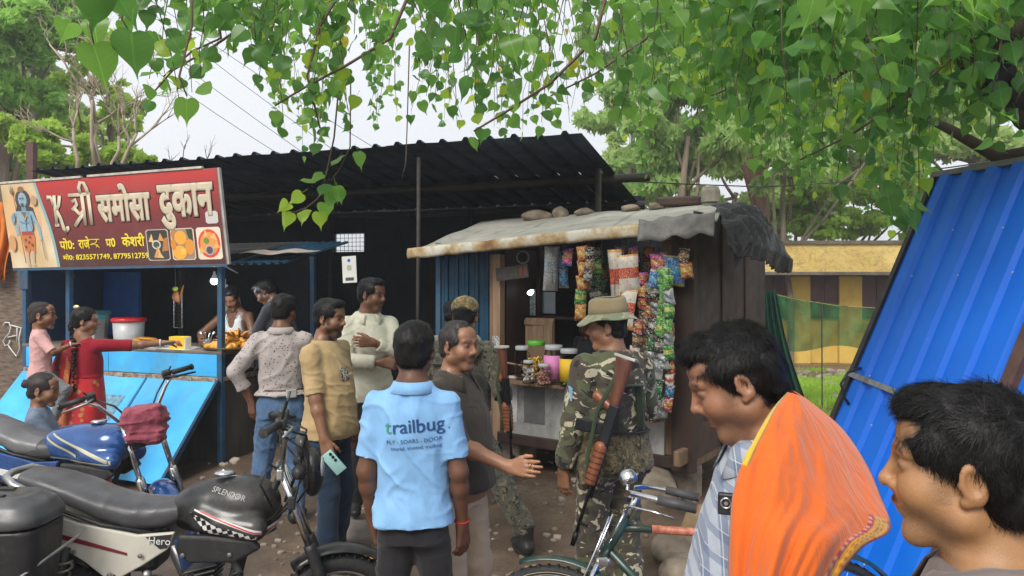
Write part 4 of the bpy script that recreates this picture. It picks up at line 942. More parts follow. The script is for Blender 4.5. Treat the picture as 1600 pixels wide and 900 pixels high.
vv, ff = lump(.036, 2.2); mesh_obj('lamp_glass', vv*V(1.1, .3, .75) @ roty(-.6).T, ff, m.m, lp)
MB().tube([(0, .01, .03), (0, .02, .30)], .004, 5).build('cord', M_BLACKP, lp)
on_wall('notice_card', 857, 473, 7.3, .16, .21, pm('bluish card', (.42, .48, .55), .6, 0, .1, 5, 0), 'pale bluish card on the kiosk inner wall', 'notice')
sb = on_wall('hanging_board', 800, 426, 6.75, .36, .12, pm('dark printed board', (.07, .055, .055), .6, 0, .4, 30), 'small dark printed board hung across the kiosk post', 'board'); sb.rotation_euler.y = R(-6)
for i, c in enumerate(((.04, .10, .03), (.25, .04, .02), (.15, .08, .05))): MB().box((.05 + i*.05, -.005, .0), (.04, .003, .07)).build('print_patch', pm('board print %d' % i, c, .6), sb)
rg = MB().torus((0, 0, 0), (0, 1, 0), .055, .008, 24, 8).build('rubber_ring', pm('grey rubber', (.22, .22, .22), .6), None, True); rg.location = P(817, 402, 6.85); tag(rg, 'grey ring hanging under the kiosk roof edge', 'ring')

# roof: pale rain-bleached sheet with rusty rim, sloping up to the back
FL, FR, BRr, BL = [k_inv(P(*q)) for q in ((640, 393, 7.15), (1120, 343, 5.45), (1132, 317, 7.0), (752, 346, 8.3))]
def roof_pt(u, v_): return FL*(1-u)*(1-v_) + FR*u*(1-v_) + BRr*u*v_ + BL*(1-u)*v_
t = NT('bleached roof sheet'); v = t.coords((1, 1, 1)); c = t.ramp(t.noise(2.0, 8, v, .65), [(.3, (.28, .275, .235)), (.65, (.46, .45, .40))])
c = t.mix(t.ramp(t.noise(4.5, 9, v, .75), [(.52, 0.0), (.7, .75)]), c, (.15, .135, .10)); t.col(c); t.rough(.8); t.bump(t.noise(6, 7), .6, .03); M_ROOFS = t.m
t = NT('rusty painted rim'); v = t.coords((1, 1, 1)); c = t.ramp(t.noise(3.2, 7, v, .7), [(.40, (.60, .57, .48)), (.52, (.42, .30, .15)), (.62, (.22, .10, .035))]); t.col(c); t.rough(.75); t.bump(t.noise(18, 5), .5, .01); M_RIM = t.m
us = np.linspace(0, 1, 40); vs2 = np.linspace(0, 1, 14)
for i, (ua, ub) in enumerate(((0, .36), (.357, .70), (.697, 1.0))):
    g = [[roof_pt(u, v_) + V(0, 0, .012*float(vnoise(V(u*9, v_*4, 1))) + .004*(i % 2)) for v_ in vs2] for u in np.linspace(ua, ub, 16)]
    MB().patch(g, .014).build('roof_sheet', M_ROOFS, kiosk, True)
g = [[roof_pt(u, 0) + V(0, -.012 - .01*math.sin(v_*3.1), .02 - .085*v_ + .006*float(vnoise(V(u*25, v_*2, 4)))) for v_ in np.linspace(0, 1, 5)] for u in np.linspace(0, .86, 50)]
MB().patch(g, .02).build('rusty_rim', M_RIM, kiosk, True)
g = [[roof_pt(u, 0) + V(0, -.03 - .03*v_, .05 - .16*v_ + .02*float(vnoise(V(u*30, v_*3, 7)))) for v_ in np.linspace(0, 1, 6)] for u in np.linspace(.80, 1.0, 18)]
MB().patch(g, .008).build('torn_flap', pm('grey torn sheeting', (.17, .165, .155), .8, 0, .35, 12, .5, 30), kiosk, True)
MB().bar(roof_pt(0.03, .5) - V(0, 0, .06), roof_pt(.98, .5) - V(0, 0, .06), .05, .05).build('roof_beam', M_WOODD, kiosk)
MB().bar(roof_pt(0.03, .06) - V(0, 0, .06), roof_pt(.98, .06) - V(0, 0, .06), .04, .05).build('roof_beam', M_WOODD, kiosk)
# things holding the roof down
def rock(name, loc, rad, mat, label, group=None, seed=None, cat='stone', sub=3, amp=.35):
    seed = random.random()*50 if seed is None else seed
    bm = bmesh.new(); bmesh.ops.create_icosphere(bm, subdivisions=sub, radius=1.0); vv = np.array([v.co for v in bm.verts]); ff = [[v.index for v in f.verts] for f in bm.faces]; bm.free()
    n = vv / np.linalg.norm(vv, axis=1, keepdims=True)
    q = np.max(np.abs(n @ np.linalg.qr(np.random.default_rng(int(seed*10)).normal(size=(3, 3)))[0]), axis=1)
    vv = n * (.55 + .45/np.maximum(q, .6)*.75)[:, None] * (1 + amp*.5*vnoise(n*1.4 + seed) + amp*.22*vnoise(n*4 + seed))[:, None] * np.array(rad)
    o = mesh_obj(name, vv, ff, mat, None, True); o.location = loc; o.rotation_euler.z = seed; return tag(o, label, cat, group)
M_STONE = pm('brown field stone', (.15, .12, .09), .9, 0, .35, 6, .6, 18, c2=(.26, .21, .16))
M_STONE2 = pm('ochre field stone', (.25, .17, .085), .9, 0, .35, 5, .6, 18, c2=(.34, .24, .13))
def on_roof(u, v_, dz=.02): p = roof_pt(u, v_); return at_k(*p) + Vector((0, 0, dz))
G_R = 'stones holding down the kiosk roof'
rock('roof_stone', on_roof(.28, .92), (.16, .10, .075), M_STONE, 'long stone at the middle of the kiosk roof', G_R)
rock('roof_stone', on_roof(.38, .93), (.10, .08, .09), M_STONE, 'round dark stone second along the kiosk roof', G_R)
rock('roof_stone', on_roof(.48, .94), (.15, .07, .05), M_STONE, 'flat pale stone third along the kiosk roof', G_R)
rock('roof_stone', on_roof(.66, .95), (.13, .08, .05), M_STONE, 'flat stone before the shed roof corner', G_R)
rock('roof_stone', on_roof(.76, .95), (.12, .08, .05), M_STONE, 'low stone nearest the timber block on the kiosk roof', G_R)
tbk = MB().box((0, 0, 0), (.42, .12, .09), rotz(.1), .02).build('timber_block', M_WOODD, None); tbk.location = on_roof(.84, .97, .05); tbk.rotation_euler.z = -.4; tag(tbk, 'dark timber block lying on the kiosk roof', 'timber')
tbk = MB().lathe([(.085, 0), (.09, .1), (.075, .14)], n=9).build('stump_block', pm('grey cut wood', (.30, .27, .23), .9, 0, .3, 9), None); tbk.location = on_roof(.955, .9, .03); tag(tbk, 'pale cut log stump on the kiosk roof end', 'log')
lf = on_roof(.135, .95, .05)
# black tarpaulin draped over the end of the roof
t = NT('black tarpaulin'); t.col(t.ramp(t.noise(6, 6), [(.3, (.007, .0075, .009)), (.75, (.018, .019, .022))])); t.rough(t.ramp(t.noise(9, 5), [(.3, .28), (.7, .6)])); t.bump(t.noise(9, 7, t.coords((1, 1, .5)), .6, 1.5), .9, .05); M_TARP = t.m
tp = empty('tarpaulin', at_k(.1, .8, 2.3), 0, 'crumpled black tarpaulin draped over the kiosk roof end', 'tarpaulin'); tpo = np.array(tp.location)
def drape(rows, thick, name):
    rows = [[np.array(P(*q)) - tpo for q in r] for r in rows]; n = len(rows); m = len(rows[0]); g = []
    for u in np.linspace(0, n - 1, 40):
        i = min(int(u), n - 2); f = u - i; ln = [rows[i][j]*(1-f) + rows[i+1][j]*f for j in range(m)]; col_ = []
        for v_ in np.linspace(0, m - 1, 36):
            j = min(int(v_), m - 2); h_ = v_ - j; p = ln[j]*(1-h_) + ln[j+1]*h_
            col_.append(p + V(.5, -.8, .4)*(.035*float(vnoise(p*V(9, 9, 4))) + .02*math.sin(p[0]*38 + p[1]*20 + 2*math.sin(p[2]*9))))
        g.append(col_)
    MB().patch(g, thick).build(name, M_TARP, tp, True)
drape([[(1112, 320, 6.2), (1128, 350, 5.75), (1140, 385, 5.6), (1152, 418, 5.6)], [(1150, 318, 6.2), (1165, 345, 5.75), (1170, 378, 5.6), (1163, 400, 5.58)], [(1180, 323, 6.3), (1196, 352, 6.0), (1200, 390, 5.9), (1196, 412, 5.9)], [(1186, 335, 6.6), (1212, 375, 6.5), (1222, 400, 6.5), (1215, 425, 6.5)], [(1190, 352, 7.0), (1218, 378, 6.9), (1238, 405, 6.9), (1236, 426, 6.9)]], .006, 'draped_sheet')

# ---------------------------------------------------------------- goods of the kiosk
def packet_mesh(w_, h_, bulge=.03):
    n, m = 9, 11; g1, g2 = [], []
    for i in range(n):
        u = i/(n-1); r1, r2 = [], []
        for j in range(m):
            v_ = j/(m-1); e = (1 - (2*u-1)**4) * (1 - (2*v_-1)**6); z = bulge*e*(1 + .28*math.sin(u*9 + v_*13) + .16*math.sin(u*23 - v_*17))
            wz = 1 - .06*math.sin(v_*math.pi); x = (u - .5)*w_*wz; y = (v_ - 1)*h_
            cr = .004*math.sin(u*40)*(v_ < .08 or v_ > .92)
            r1.append(V(x, -z + cr, y)); r2.append(V(x, z*.8 + .0012 + cr, y))
        g1.append(r1); g2.append(r2)
    return MB().patch(g1).patch(g2)
def pack_mat(name, base, band, accent, gloss=.22, foil=0.0):
    gloss *= .75; kd = .8 if 'white' in name else .6; base, band, accent = [tuple(x*kd for x in q) for q in (base, band, accent)]; t = NT(name); v = t.coords((1, 1, 1))  # wrapper colours darkened to stand in for shade under the kiosk roof
    sp = t.n('ShaderNodeSeparateXYZ'); t.l(t.tc.outputs['Generated'], sp.inputs[0])
    c = t.ramp(sp.outputs['Z'], [(.0, accent), (.10, base), (.40, base), (.42, band), (.66, band), (.68, base), (.93, base), (.95, accent)], 'CONSTANT')
    vr = t.n('ShaderNodeTexVoronoi', feature='F1'); vr.inputs['Scale'].default_value = 5; t.l(t.tc.outputs['Generated'], vr.inputs['Vector'])
    c = t.mix(t.ramp(vr.outputs['Distance'], [(.18, .9), (.22, 0.0)], 'LINEAR'), c, accent)
    c = t.mix(t.ramp(t.noise(90, 2, v), [(.56, 0.0), (.6, .5)]), c, (.7, .68, .6)); t.col(c); t.rough(gloss); t.b.inputs['Metallic'].default_value = foil
    t.bump(t.noise(30, 5, None, .6, 1.2), .6, .012); return t.m
PK = {
 'orange': pack_mat('orange crisp wrapper', (.72, .26, .03), (.80, .50, .05), (.30, .05, .01)),
 'green': pack_mat('green crisp wrapper', (.05, .33, .04), (.62, .66, .10), (.02, .12, .02)),
 'limegreen': pack_mat('lime wrapper', (.12, .50, .04), (.10, .38, .04), (.6, .7, .3)),
 'white': pack_mat('white red flour wrapper', (.72, .66, .58), (.62, .08, .03), (.68, .30, .04)),
 'silver': pack_mat('silver sachet', (.45, .47, .48), (.30, .32, .33), (.10, .22, .10), .2, .35),
 'darkgreen': pack_mat('dark green sachet', (.015, .12, .045), (.03, .22, .08), (.5, .5, .42)),
 'blue': pack_mat('blue wrapper', (.03, .20, .55), (.06, .42, .70), (.65, .62, .15)),
 'pink': pack_mat('magenta wrapper', (.60, .04, .22), (.75, .30, .06), (.06, .15, .5)),
 'black': pack_mat('black sachet', (.02, .02, .022), (.5, .48, .40), (.35, .06, .03)),
 'red': pack_mat('red wrapper', (.50, .025, .02), (.65, .35, .05), (.6, .55, .45)),
 'brown': pack_mat('brown sachet', (.16, .07, .03), (.45, .25, .08), (.5, .45, .35)),
 'clear': pack_mat('cloudy bag', (.42, .44, .46), (.30, .36, .42), (.55, .5, .45), .15),
}
_pk = {}
def packet(kind, w_, h_, parent, loc, rot=(0, 0, 0), bulge=.03):
    key = (kind, round(w_, 3), round(h_, 3))
    if key not in _pk:
        _pk[key] = packet_mesh(w_, h_, bulge).build('packet', PK[kind], parent, True); o = _pk[key]
    else:
        o = _pk[key].copy(); COL.objects.link(o); o.parent = parent
    o.location = loc; o.rotation_euler = rot; return o
def strip(px, d, y0, y1, kinds, w_, n, label, group='strips of packets hung across the kiosk front'):
    top = P(px, y0, d); e = empty('packet_strip', (top.x, top.y, top.z), -KA*.7 + random.uniform(-.2, .2), label, 'snack packets', group)
    L = (y1 - y0)/F_PX*d; h_ = round(L/n*1.18, 3); MB().tube([(0, .012, .12), (0, .012, -L*.97)], .002, 4).build('string', M_BLACKP, e)
    for i in range(n): packet(kinds[i % len(kinds)], w_, h_, e, (random.uniform(-.008, .008), random.uniform(-.01, .01), -L*i/n), (random.uniform(-.22, .22), random.uniform(-.16, .16), random.uniform(-.7, .7)), .034)
strip(862, 6.35, 385, 445, ['clear'], .13, 1, 'cloudy clear bag hung at the left of the kiosk front')
strip(878, 6.45, 392, 446, ['blue'], .09, 2, 'short strip of blue packets beside the cloudy bag')
strip(888, 6.3, 388, 412, ['pink'], .12, 1, 'single magenta packet under the roof edge beside the orange strip')
strip(909, 6.1, 384, 497, ['orange', 'orange', 'orange', 'green', 'orange'], .10, 5, 'strip of orange packets with one green beside the bucket hat')
strip(930, 6.2, 384, 470, ['black', 'green', 'darkgreen'], .11, 4, 'dim strip of dark sachets between orange strip and white bags')
strip(942, 6.4, 392, 480, ['darkgreen', 'brown'], .10, 4, 'dim strip of green and brown sachets behind the white bags')
strip(960, 5.95, 390, 470, ['white'], .12, 1, 'white and red bag hanging behind the frontmost one')
strip(981, 5.85, 398, 505, ['white'], .17, 2, 'large white bags with orange emblem above the bucket hat')
strip(1003, 5.9, 425, 520, ['pink', 'orange', 'red', 'brown'], .10, 5, 'strip of magenta and orange packets beside the white bags')
strip(1006, 5.95, 520, 655, ['white', 'red', 'silver'], .11, 5, 'low strip of pale and red sachets behind the soldier shoulder')
strip(1022, 5.82, 440, 655, ['black', 'silver', 'black', 'darkgreen', 'silver'], .12, 8, 'long strip of black and silver sachets beside the soldier')
strip(1030, 5.72, 560, 652, ['silver', 'darkgreen'], .12, 3, 'silver sachets with green edge lowest on the kiosk front')
strip(1038, 5.75, 418, 520, ['limegreen'], .11, 4, 'strip of lime green packets near the corner board')
strip(1047, 5.7, 505, 640, ['red', 'white', 'blue'], .075, 7, 'narrow strip of small red and white packets at the corner board')
strip(1055, 5.75, 400, 440, ['blue'], .2, 1, 'big blue bag hung under the roof at the corner board')
strip(1070, 5.7, 388, 432, ['brown', 'orange'], .10, 2, 'small brown and orange packets at the roof corner')
strip(1015, 6.1, 384, 440, ['red', 'brown'], .10, 3, 'dim red packets high behind the white bags')
strip(1040, 6.05, 384, 430, ['brown', 'darkgreen'], .11, 2, 'dim brown packets high under the roof')
strip(995, 5.85, 500, 600, ['red', 'brown', 'white'], .095, 5, 'strip of red and brown sachets just behind the hat brim')
strip(1013, 5.88, 440, 560, ['brown', 'black', 'orange'], .085, 7, 'strip of small brown and black sachets beside the magenta packets')
strip(1044, 5.66, 430, 560, ['limegreen', 'clear', 'green'], .09, 6, 'strip of bright green and clear packets overlapping the lime strip')
strip(1027, 5.78, 395, 450, ['pink', 'blue'], .13, 2, 'magenta and blue bag pair high beside the white bags')
strip(970, 6.0, 384, 500, ['brown', 'red'], .09, 6, 'dim strip of brown and red sachets behind the white bags')
strip(921, 6.0, 386, 440, ['black', 'brown'], .08, 3, 'dim strip of black and brown sachets beside the orange strip')
strip(1000, 5.8, 560, 650, ['green', 'silver', 'red'], .10, 4, 'low strip of green and silver sachets beside the soldier back')
strip(1034, 5.7, 500, 575, ['green', 'black', 'silver'], .11, 3, 'short strip of green and black sachets above the silver ones')
strip(988, 6.0, 384, 430, ['pink', 'red', 'brown'], .10, 2, 'dim pink packets high behind the largest white bag')
# jars on the shelf
def jar(px, py0, py1, d, r, content, lid, label_c, label, mat_c):
    base = P(px, py1, d); h = (py1 - py0)/F_PX*d; base.z = .942
    e = empty('sweet_jar', base, -KA, label, 'jar', 'sweet jars on the kiosk shelf')
    MB().lathe([(r*.92, .0), (r, .015), (r, h*.72), (r*.93, h*.80), (r*.86, h*.84), (r*.86, h*.88)], n=20).build('glass', M_CLEARJ, e, True)
    MB().lathe([(r*.9, h*.88), (r*.92, h*.89), (r*.92, h*.985), (r*.86, h)], n=20).build('lid', lid, e, True)
    cm = MB(); rr_ = np.random.default_rng(int(px))
    for i in range(90):
        a = rr_.uniform(0, 6.28); q = r*.9*math.sqrt(rr_.random()); vv, ff = _SW; cm.add(vv*.9 + V(q*math.cos(a), q*math.sin(a), .02 + rr_.random()*h*content), ff)
    cm.build('sweets', mat_c, e, True)['kind'] = 'stuff'
    if label_c is not None:
        g = [[V(r*1.012*math.cos(a), r*1.012*math.sin(a), z) for z in (h*.14, h*.74)] for a in np.linspace(R(200), R(345), 14)]
        MB().patch(g, .0008).build('paper_label', label_c, e, True)
_SW = lump(.014, 1.0, 1)
t = NT('clear jar plastic'); t.col((.93, .95, .95)); t.rough(.03); t.b.inputs['Transmission Weight'].default_value = 1.0; t.b.inputs['IOR'].default_value = 1.06; M_CLEARJ = t.m
M_LIDW = pm('translucent lid', (.50, .52, .52), .3, 0, .1, 5, 0); M_LIDG = pm('green lid', (.10, .45, .04), .35, 0, .1, 5, 0)
M_LPINK = pm('pink paper label', (.72, .24, .52), .55, 0, .1, 20, 0); M_LYEL = pm('yellow paper label', (.80, .50, .02), .55, 0, .1, 20, 0)
jar(817, 548, 600, 6.72, .075, .45, M_LIDW, None, 'cloudy jar of dark sweets at the end of the kiosk shelf', pm('dark sweets', (.06, .03, .025), .4))
jar(838, 541, 604, 6.6, .085, .55, M_LIDG, None, 'jar with green lid and yellow sweets on the kiosk shelf', pm('yellow sweets', (.75, .45, .04), .4))
jar(865, 546, 606, 6.45, .085, .6, M_LIDW, M_LPINK, 'jar with pink label on the kiosk shelf', pm('purple sweets', (.35, .16, .30), .4))
jar(889, 548, 606, 6.3, .08, .5, M_LIDW, M_LYEL, 'jar with yellow label beside the soldier sleeve', pm('green sweets', (.16, .42, .05), .4))
jar(826, 570, 606, 6.45, .05, .6, M_LIDW, None, 'small jar of white sweets before the taller jars', pm('white sweets', (.6, .55, .5), .4))
jar(850, 574, 608, 6.32, .055, .6, M_LIDW, None, 'small jar of pinkish sweets before the taller jars', pm('pinkish sweets', (.5, .25, .2), .4))
# lettering on the yellow label
# stones and rubble the kiosk stands on
G_S = 'stones under and beside the kiosk'
def rpx(px, py, d, rad, mat, label): 
    p = P(px, py, d); rock('stone', (p.x, p.y, gz1(p.x, p.y) + rad[2]*.35), rad, mat, label, G_S)
rpx(1105, 800, 5.2, (.26, .2, .19), M_STONE2, 'large ochre stone behind the bicycle handlebar')
rpx(1060, 830, 4.9, (.22, .18, .15), M_STONE, 'brown stone below the bicycle grip')
rpx(1150, 790, 5.4, (.22, .2, .2), M_STONE, 'brown stone behind the plaid shirt')
rpx(1080, 860, 4.5, (.25, .2, .12), M_STONE, 'broad stone under the bicycle top tube')
rpx(1020, 760, 5.9, (.2, .2, .22), M_STONE, 'stone wedged under the kiosk corner')
rpx(1165, 770, 6.3, (.3, .22, .24), M_STONE, 'dark stone under the kiosk side')
for x, y in ((-KW + .1, .15), (-KW + .1, KD - .2), (-.2, KD - .2), (-.12, .18), (-.9, .9)):
    MB().box((x, y, .16), (.26, .24, .36), rotz(x), .03).build('stone_pier', M_STONE, kiosk)
rpx(548, 775, 5.35, (.32, .22, .1), pm('worn concrete lump', (.22, .19, .16), .9, 0, .3, 5, .5, 20), 'long concrete lump behind the man in tan')
rpx(640, 800, 5.5, (.2, .2, .09), M_STONE, 'flat stone behind the man in pale blue')

# ================================================================ THE BLUE RIBBED SHEET AT THE RIGHT
TL = np.array(P(1465, 278, 4.2)); e_ = V(.247, -.969, 0); s_ = V(-1.125, -.2, -2.42)
bp = empty('leaning_sheet', (TL + s_)[:3], 0, 'tall glossy blue ribbed metal sheet leaning at the edge of the lot', 'metal sheet')
t = NT('glossy blue enamel sheet'); t.col(t.mix(t.ramp(t.noise(14, 8, None, .75), [(.66, 0.0), (.74, .5)]), t.ramp(t.noise(1.3, 3), [(.3, (.0015, .115, .58)), (.7, (.003, .155, .72))]), (.25, .38, .62)))
t.rough(t.ramp(t.noise(5, 6), [(.3, .34), (.7, .55)])); t.b.inputs['Specular IOR Level'].default_value = .35; t.bump(t.noise(2.5, 3), .25, .03); M_BPAN = t.m
b0 = TL - np.array(bp.location)
PWID = .90
corr_sheet('ribbed_sheet', M_BPAN, bp, b0, e_, s_, PWID, np.linalg.norm(s_), pitch=.15, h=-.024, top=.060, foot=.016, rows=2)
M_BOLT0 = pm('pale screw head', (.45, .47, .5), .4, .6, .2, 20); M_FRAME = pm('dark iron frame', (.05, .045, .042), .55, .3, .3, 9, .2); M_FRAMEB = pm('rusty brown frame', (.085, .045, .035), .6, .1, .3, 9, .2)
nb_ = np.cross(e_, s_); nb_ /= np.linalg.norm(nb_)
MB().bar(b0 - e_*.012, b0 - e_*.012 + s_, .03, .045, nb_).build('frame_side', M_FRAME, bp)
MB().bar(b0 + e_*(PWID + .03), b0 + e_*(PWID + .03) + s_, .06, .06, nb_).build('frame_side', M_FRAMEB, bp)
MB().bar(b0 - e_*.03 - s_*.004, b0 + e_*(PWID + .3) - s_*.004, .035, .05, nb_).build('frame_top', pm('grey iron frame', (.16, .15, .14), .5, .4, .3, 9), bp)
MB().bar(b0 + s_*.9, b0 + s_*.9 + e_*PWID, .05, .03, nb_).build('frame_bottom', M_FRAMEB, bp)
for i in range(5):
    for t_ in (.18, .5, .82):
        q = b0 + e_*(.075 + .15*i + .045) + s_*(t_ + .05*math.sin(i*3 + t_*9)) - nb_*.004; MB().lathe([(.006, 0), (.006, .003), (.003, .005)], q, -nb_ if nb_[2] < 0 else nb_, 8).build('screw', M_BOLT0, bp)
k1 = .455
MB().bar(b0 + s_*k1 - nb_*.03 - e_*.02, b0 + s_*(k1 + .02) - nb_*.03 + e_*.36, .03, .008, nb_).build('strap', pm('grey steel strap', (.30, .30, .29), .5, .4, .2, 20, dirt=(.05, .05, .05)), bp)
bp2 = empty('leaning_sheet', (TL + s_ + e_*(PWID + .07))[:3], 0, 'second blue ribbed sheet behind the brown frame bar', 'metal sheet')
corr_sheet('ribbed_sheet', M_BPAN, bp2, -s_, e_, s_, .9, np.linalg.norm(s_), pitch=.15, h=-.024, top=.060, foot=.016, rows=2)
MB().bar(-s_ + e_*.93, e_*.93, .05, .05, nb_).build('frame_side', M_FRAMEB, bp2)
cb = MB().tube([np.array(P(*q)) for q in ((1345, 575, 4.05), (1325, 582, 4.0), (1314, 600, 4.0), (1320, 622, 4.0), (1332, 640, 4.02))], .008, 6).build('black_cable', M_BLACKP, None, True); tag(cb, 'black cable loop beside the blue sheet frame', 'cable')
# ================================================================ PEOPLE
from mathutils.bvhtree import BVHTree
t = NT('skin'); a = t.n('ShaderNodeVertexColor'); a.layer_name = 'Col'
v = t.coords((1, 1, 1)); nz_ = t.noise(26, 6, v, .65)
c = t.mix(t.ramp(nz_, [(.3, .0), (.75, .3)]), a.outputs['Color'], a.outputs['Color'], 'MULTIPLY'); c = t.mix(t.ramp(t.noise(420, 3), [(.62, 0.0), (.72, .35)]), c, (.05, .025, .015)); sp_ = t.ramp(t.noise(1000, 2), [(.48, 0.0), (.60, .42)]); c = t.mix(t.mix(1.0, sp_, a.outputs['Alpha'], 'MULTIPLY'), c, (.015, .012, .012))
t.col(c); t.rough(t.ramp(t.noise(40, 4), [(.3, .30), (.7, .52)])); t.b.inputs['Subsurface Weight'].default_value = .06; t.b.inputs['Subsurface Radius'].default_value = (.6, .25, .12); t.b.inputs['Subsurface Scale'].default_value = .02
t.bump(t.noise(320, 5, None, .7), .35, .0025); M_SKIN = t.m
t = NT('black hair'); v = t.coords((1, 1, .35)); t.col(t.ramp(t.noise(90, 4, v), [(.3, (.004, .0038, .004)), (.75, (.016, .0145, .014))])); t.rough(.42); t.bump(t.noise(140, 4, v), .5, .006); t.b.inputs['Specular IOR Level'].default_value = .2; M_HAIR = t.m
t = NT('greying hair'); v = t.coords((1, 1, .35)); t.col(t.ramp(t.noise(110, 4, v), [(.3, (.010, .008, .008)), (.6, (.035, .027, .023)), (.75, (.13, .11, .10))])); t.rough(.5); t.bump(t.noise(140, 4, v), .5, .006); M_HAIRG = t.m
t = NT('eye'); a = t.n('ShaderNodeVertexColor'); a.layer_name = 'Col'; t.col(a.outputs['Color']); t.rough(.15); M_EYE = t.m

def cloth(name, c, c2=None, rough=.85, var=.12, folds=.36, weave=260, extra=None, fs=3.6):
    t = NT(name); v = t.coords((1, 1, 1)); c2 = c2 or c
    col_ = t.ramp(t.noise(7, 5, v), [(.3, tuple(x*(1-var) for x in c)), (.7, tuple(min(1, x*(1+var)) for x in c2))])
    if extra: col_ = extra(t, col_)
    t.col(col_); t.rough(rough); t.b.inputs['Specular IOR Level'].default_value = .2
    t.b.inputs['Sheen Weight'].default_value = .15
    f1 = t.noise(fs, 3, t.coords((1.2, 1.2, .5), (0, R(14), 0)), .5, .9); f2 = t.noise(fs*2.7, 3, t.coords((1, 1, .7), (R(20), R(-30), 0)), .5, 1.4)
    w_ = t.noise(weave, 2, v)
    h = t.math('ADD', t.math('ADD', t.math('MULTIPLY', f1, 1.0), t.math('MULTIPLY', f2, .45)), t.math('MULTIPLY', w_, .03))
    t.bump(h, folds, .05); return t.m

def camo(pal, scale=1.0, stretch=(1, 1, 1), seed=0, cuts=(.5, .53, .60), digital=0.0, dark=.42):
    def ex(t, base):
        v = t.coords(stretch, loc=(seed, seed*1.7, 0))
        if digital:
            q = t.n('ShaderNodeVectorMath'); q.operation = 'SNAP'; q.inputs[1].default_value = (digital,)*3; t.l(v, q.inputs[0]); v = q.outputs[0]
        a = t.noise(7*scale, 3, v, .5, 1.2); c = t.ramp(a, [(0, pal[0]), (cuts[0], pal[1])], 'CONSTANT')
        v2 = t.coords(stretch, loc=(seed + 5, 3, 1))
        if digital:
            q = t.n('ShaderNodeVectorMath'); q.operation = 'SNAP'; q.inputs[1].default_value = (digital,)*3; t.l(v2, q.inputs[0]); v2 = q.outputs[0]
        b_ = t.noise(9*scale, 3, v2, .5, 1.6); c = t.mix(t.ramp(b_, [(0, 0.0), (cuts[2], 1.0)], 'CONSTANT'), c, pal[2])
        v3 = t.coords(stretch, loc=(2, seed + 9, 4)); c = t.mix(t.ramp(t.noise(8*scale, 2, v3, .5, 1.5), [(0, 1.0), (dark - .04, 0.0)], 'CONSTANT'), c, pal[3]); return c
    return ex

def ik(a, b, l1, l2, pole):
    a, b = np.array(a, float), np.array(b, float); d = b - a; L = np.linalg.norm(d); u = d/L
    if L > (l1 + l2)*.999: b = a + u*(l1 + l2)*.999; L = (l1 + l2)*.999
    x = (l1*l1 - l2*l2 + L*L)/(2*L); h = math.sqrt(max(0, l1*l1 - x*x)); p = np.array(pole, float); p = p - u*p.dot(u); p /= np.linalg.norm(p) + 1e-9
    return a + u*x + p*h, b

def skeleton(lean=0, side=0, twist=0, head=(0, 0, 0), armL=None, armR=None, legL=None, legR=None, pelvis=(0, 0, .92), hs=1.0, shw=1.0, neck=0.0):
    S = {}; Pv = np.array(pelvis, float); Rt = rotz(R(twist)) @ roty(R(side)) @ rotx(-R(lean))
    S['P'], S['Rt'] = Pv, Rt; loc = lambda *q: Pv + Rt @ V(*q); S['loc'] = loc
    S['N'] = loc(0, -.02, .53); S['Rh'] = Rt @ rotz(R(head[0])) @ roty(R(head[2])) @ rotx(R(head[1])); 
    nb = loc(0, -.015, .585); S['H'] = nb + S['Rh'] @ V(0, .022, .088)*hs + V(0, 0, neck); S['hs'] = hs
    for k, sx, arm in (('L', -1, armL), ('R', 1, armR)):
        sh = loc(sx*.166*shw, -.015, .447); S['S' + k] = sh
        arm = arm or {}
        wr = np.array(arm.get('w', (sx*.25, .04, .80)), float); pole = arm.get('pole', (sx*.3, -1, 0)); e, w_ = ik(sh, wr, .285, .255, pole); S['E' + k], S['W' + k] = e, w_
        fd = (w_ - e)/np.linalg.norm(w_ - e); hd = np.array(arm.get('hd', fd), float); hd /= np.linalg.norm(hd); S['hd' + k] = hd
        S['hn' + k] = np.array(arm.get('back', (sx, 0, 0)), float); S['curl' + k] = arm.get('curl', .45); S['spread' + k] = arm.get('spread', 1.0)
    for k, sx, leg in (('L', -1, legL), ('R', 1, legR)):
        leg = leg or {}; hp = Pv + rotz(R(twist)) @ V(sx*.088, -.005, -.03); S['h' + k] = hp
        an = np.array(leg.get('a', (sx*.105, -.02, .085)), float); kn, an = ik(hp, an, .415, .40, leg.get('pole', (sx*.1, 1, 0))); S['k' + k], S['a' + k] = kn, an
        S['toe' + k] = np.array(leg.get('toe', (sx*.2, 1, 0)), float)/np.linalg.norm(leg.get('toe', (sx*.2, 1, 0)))
    return S

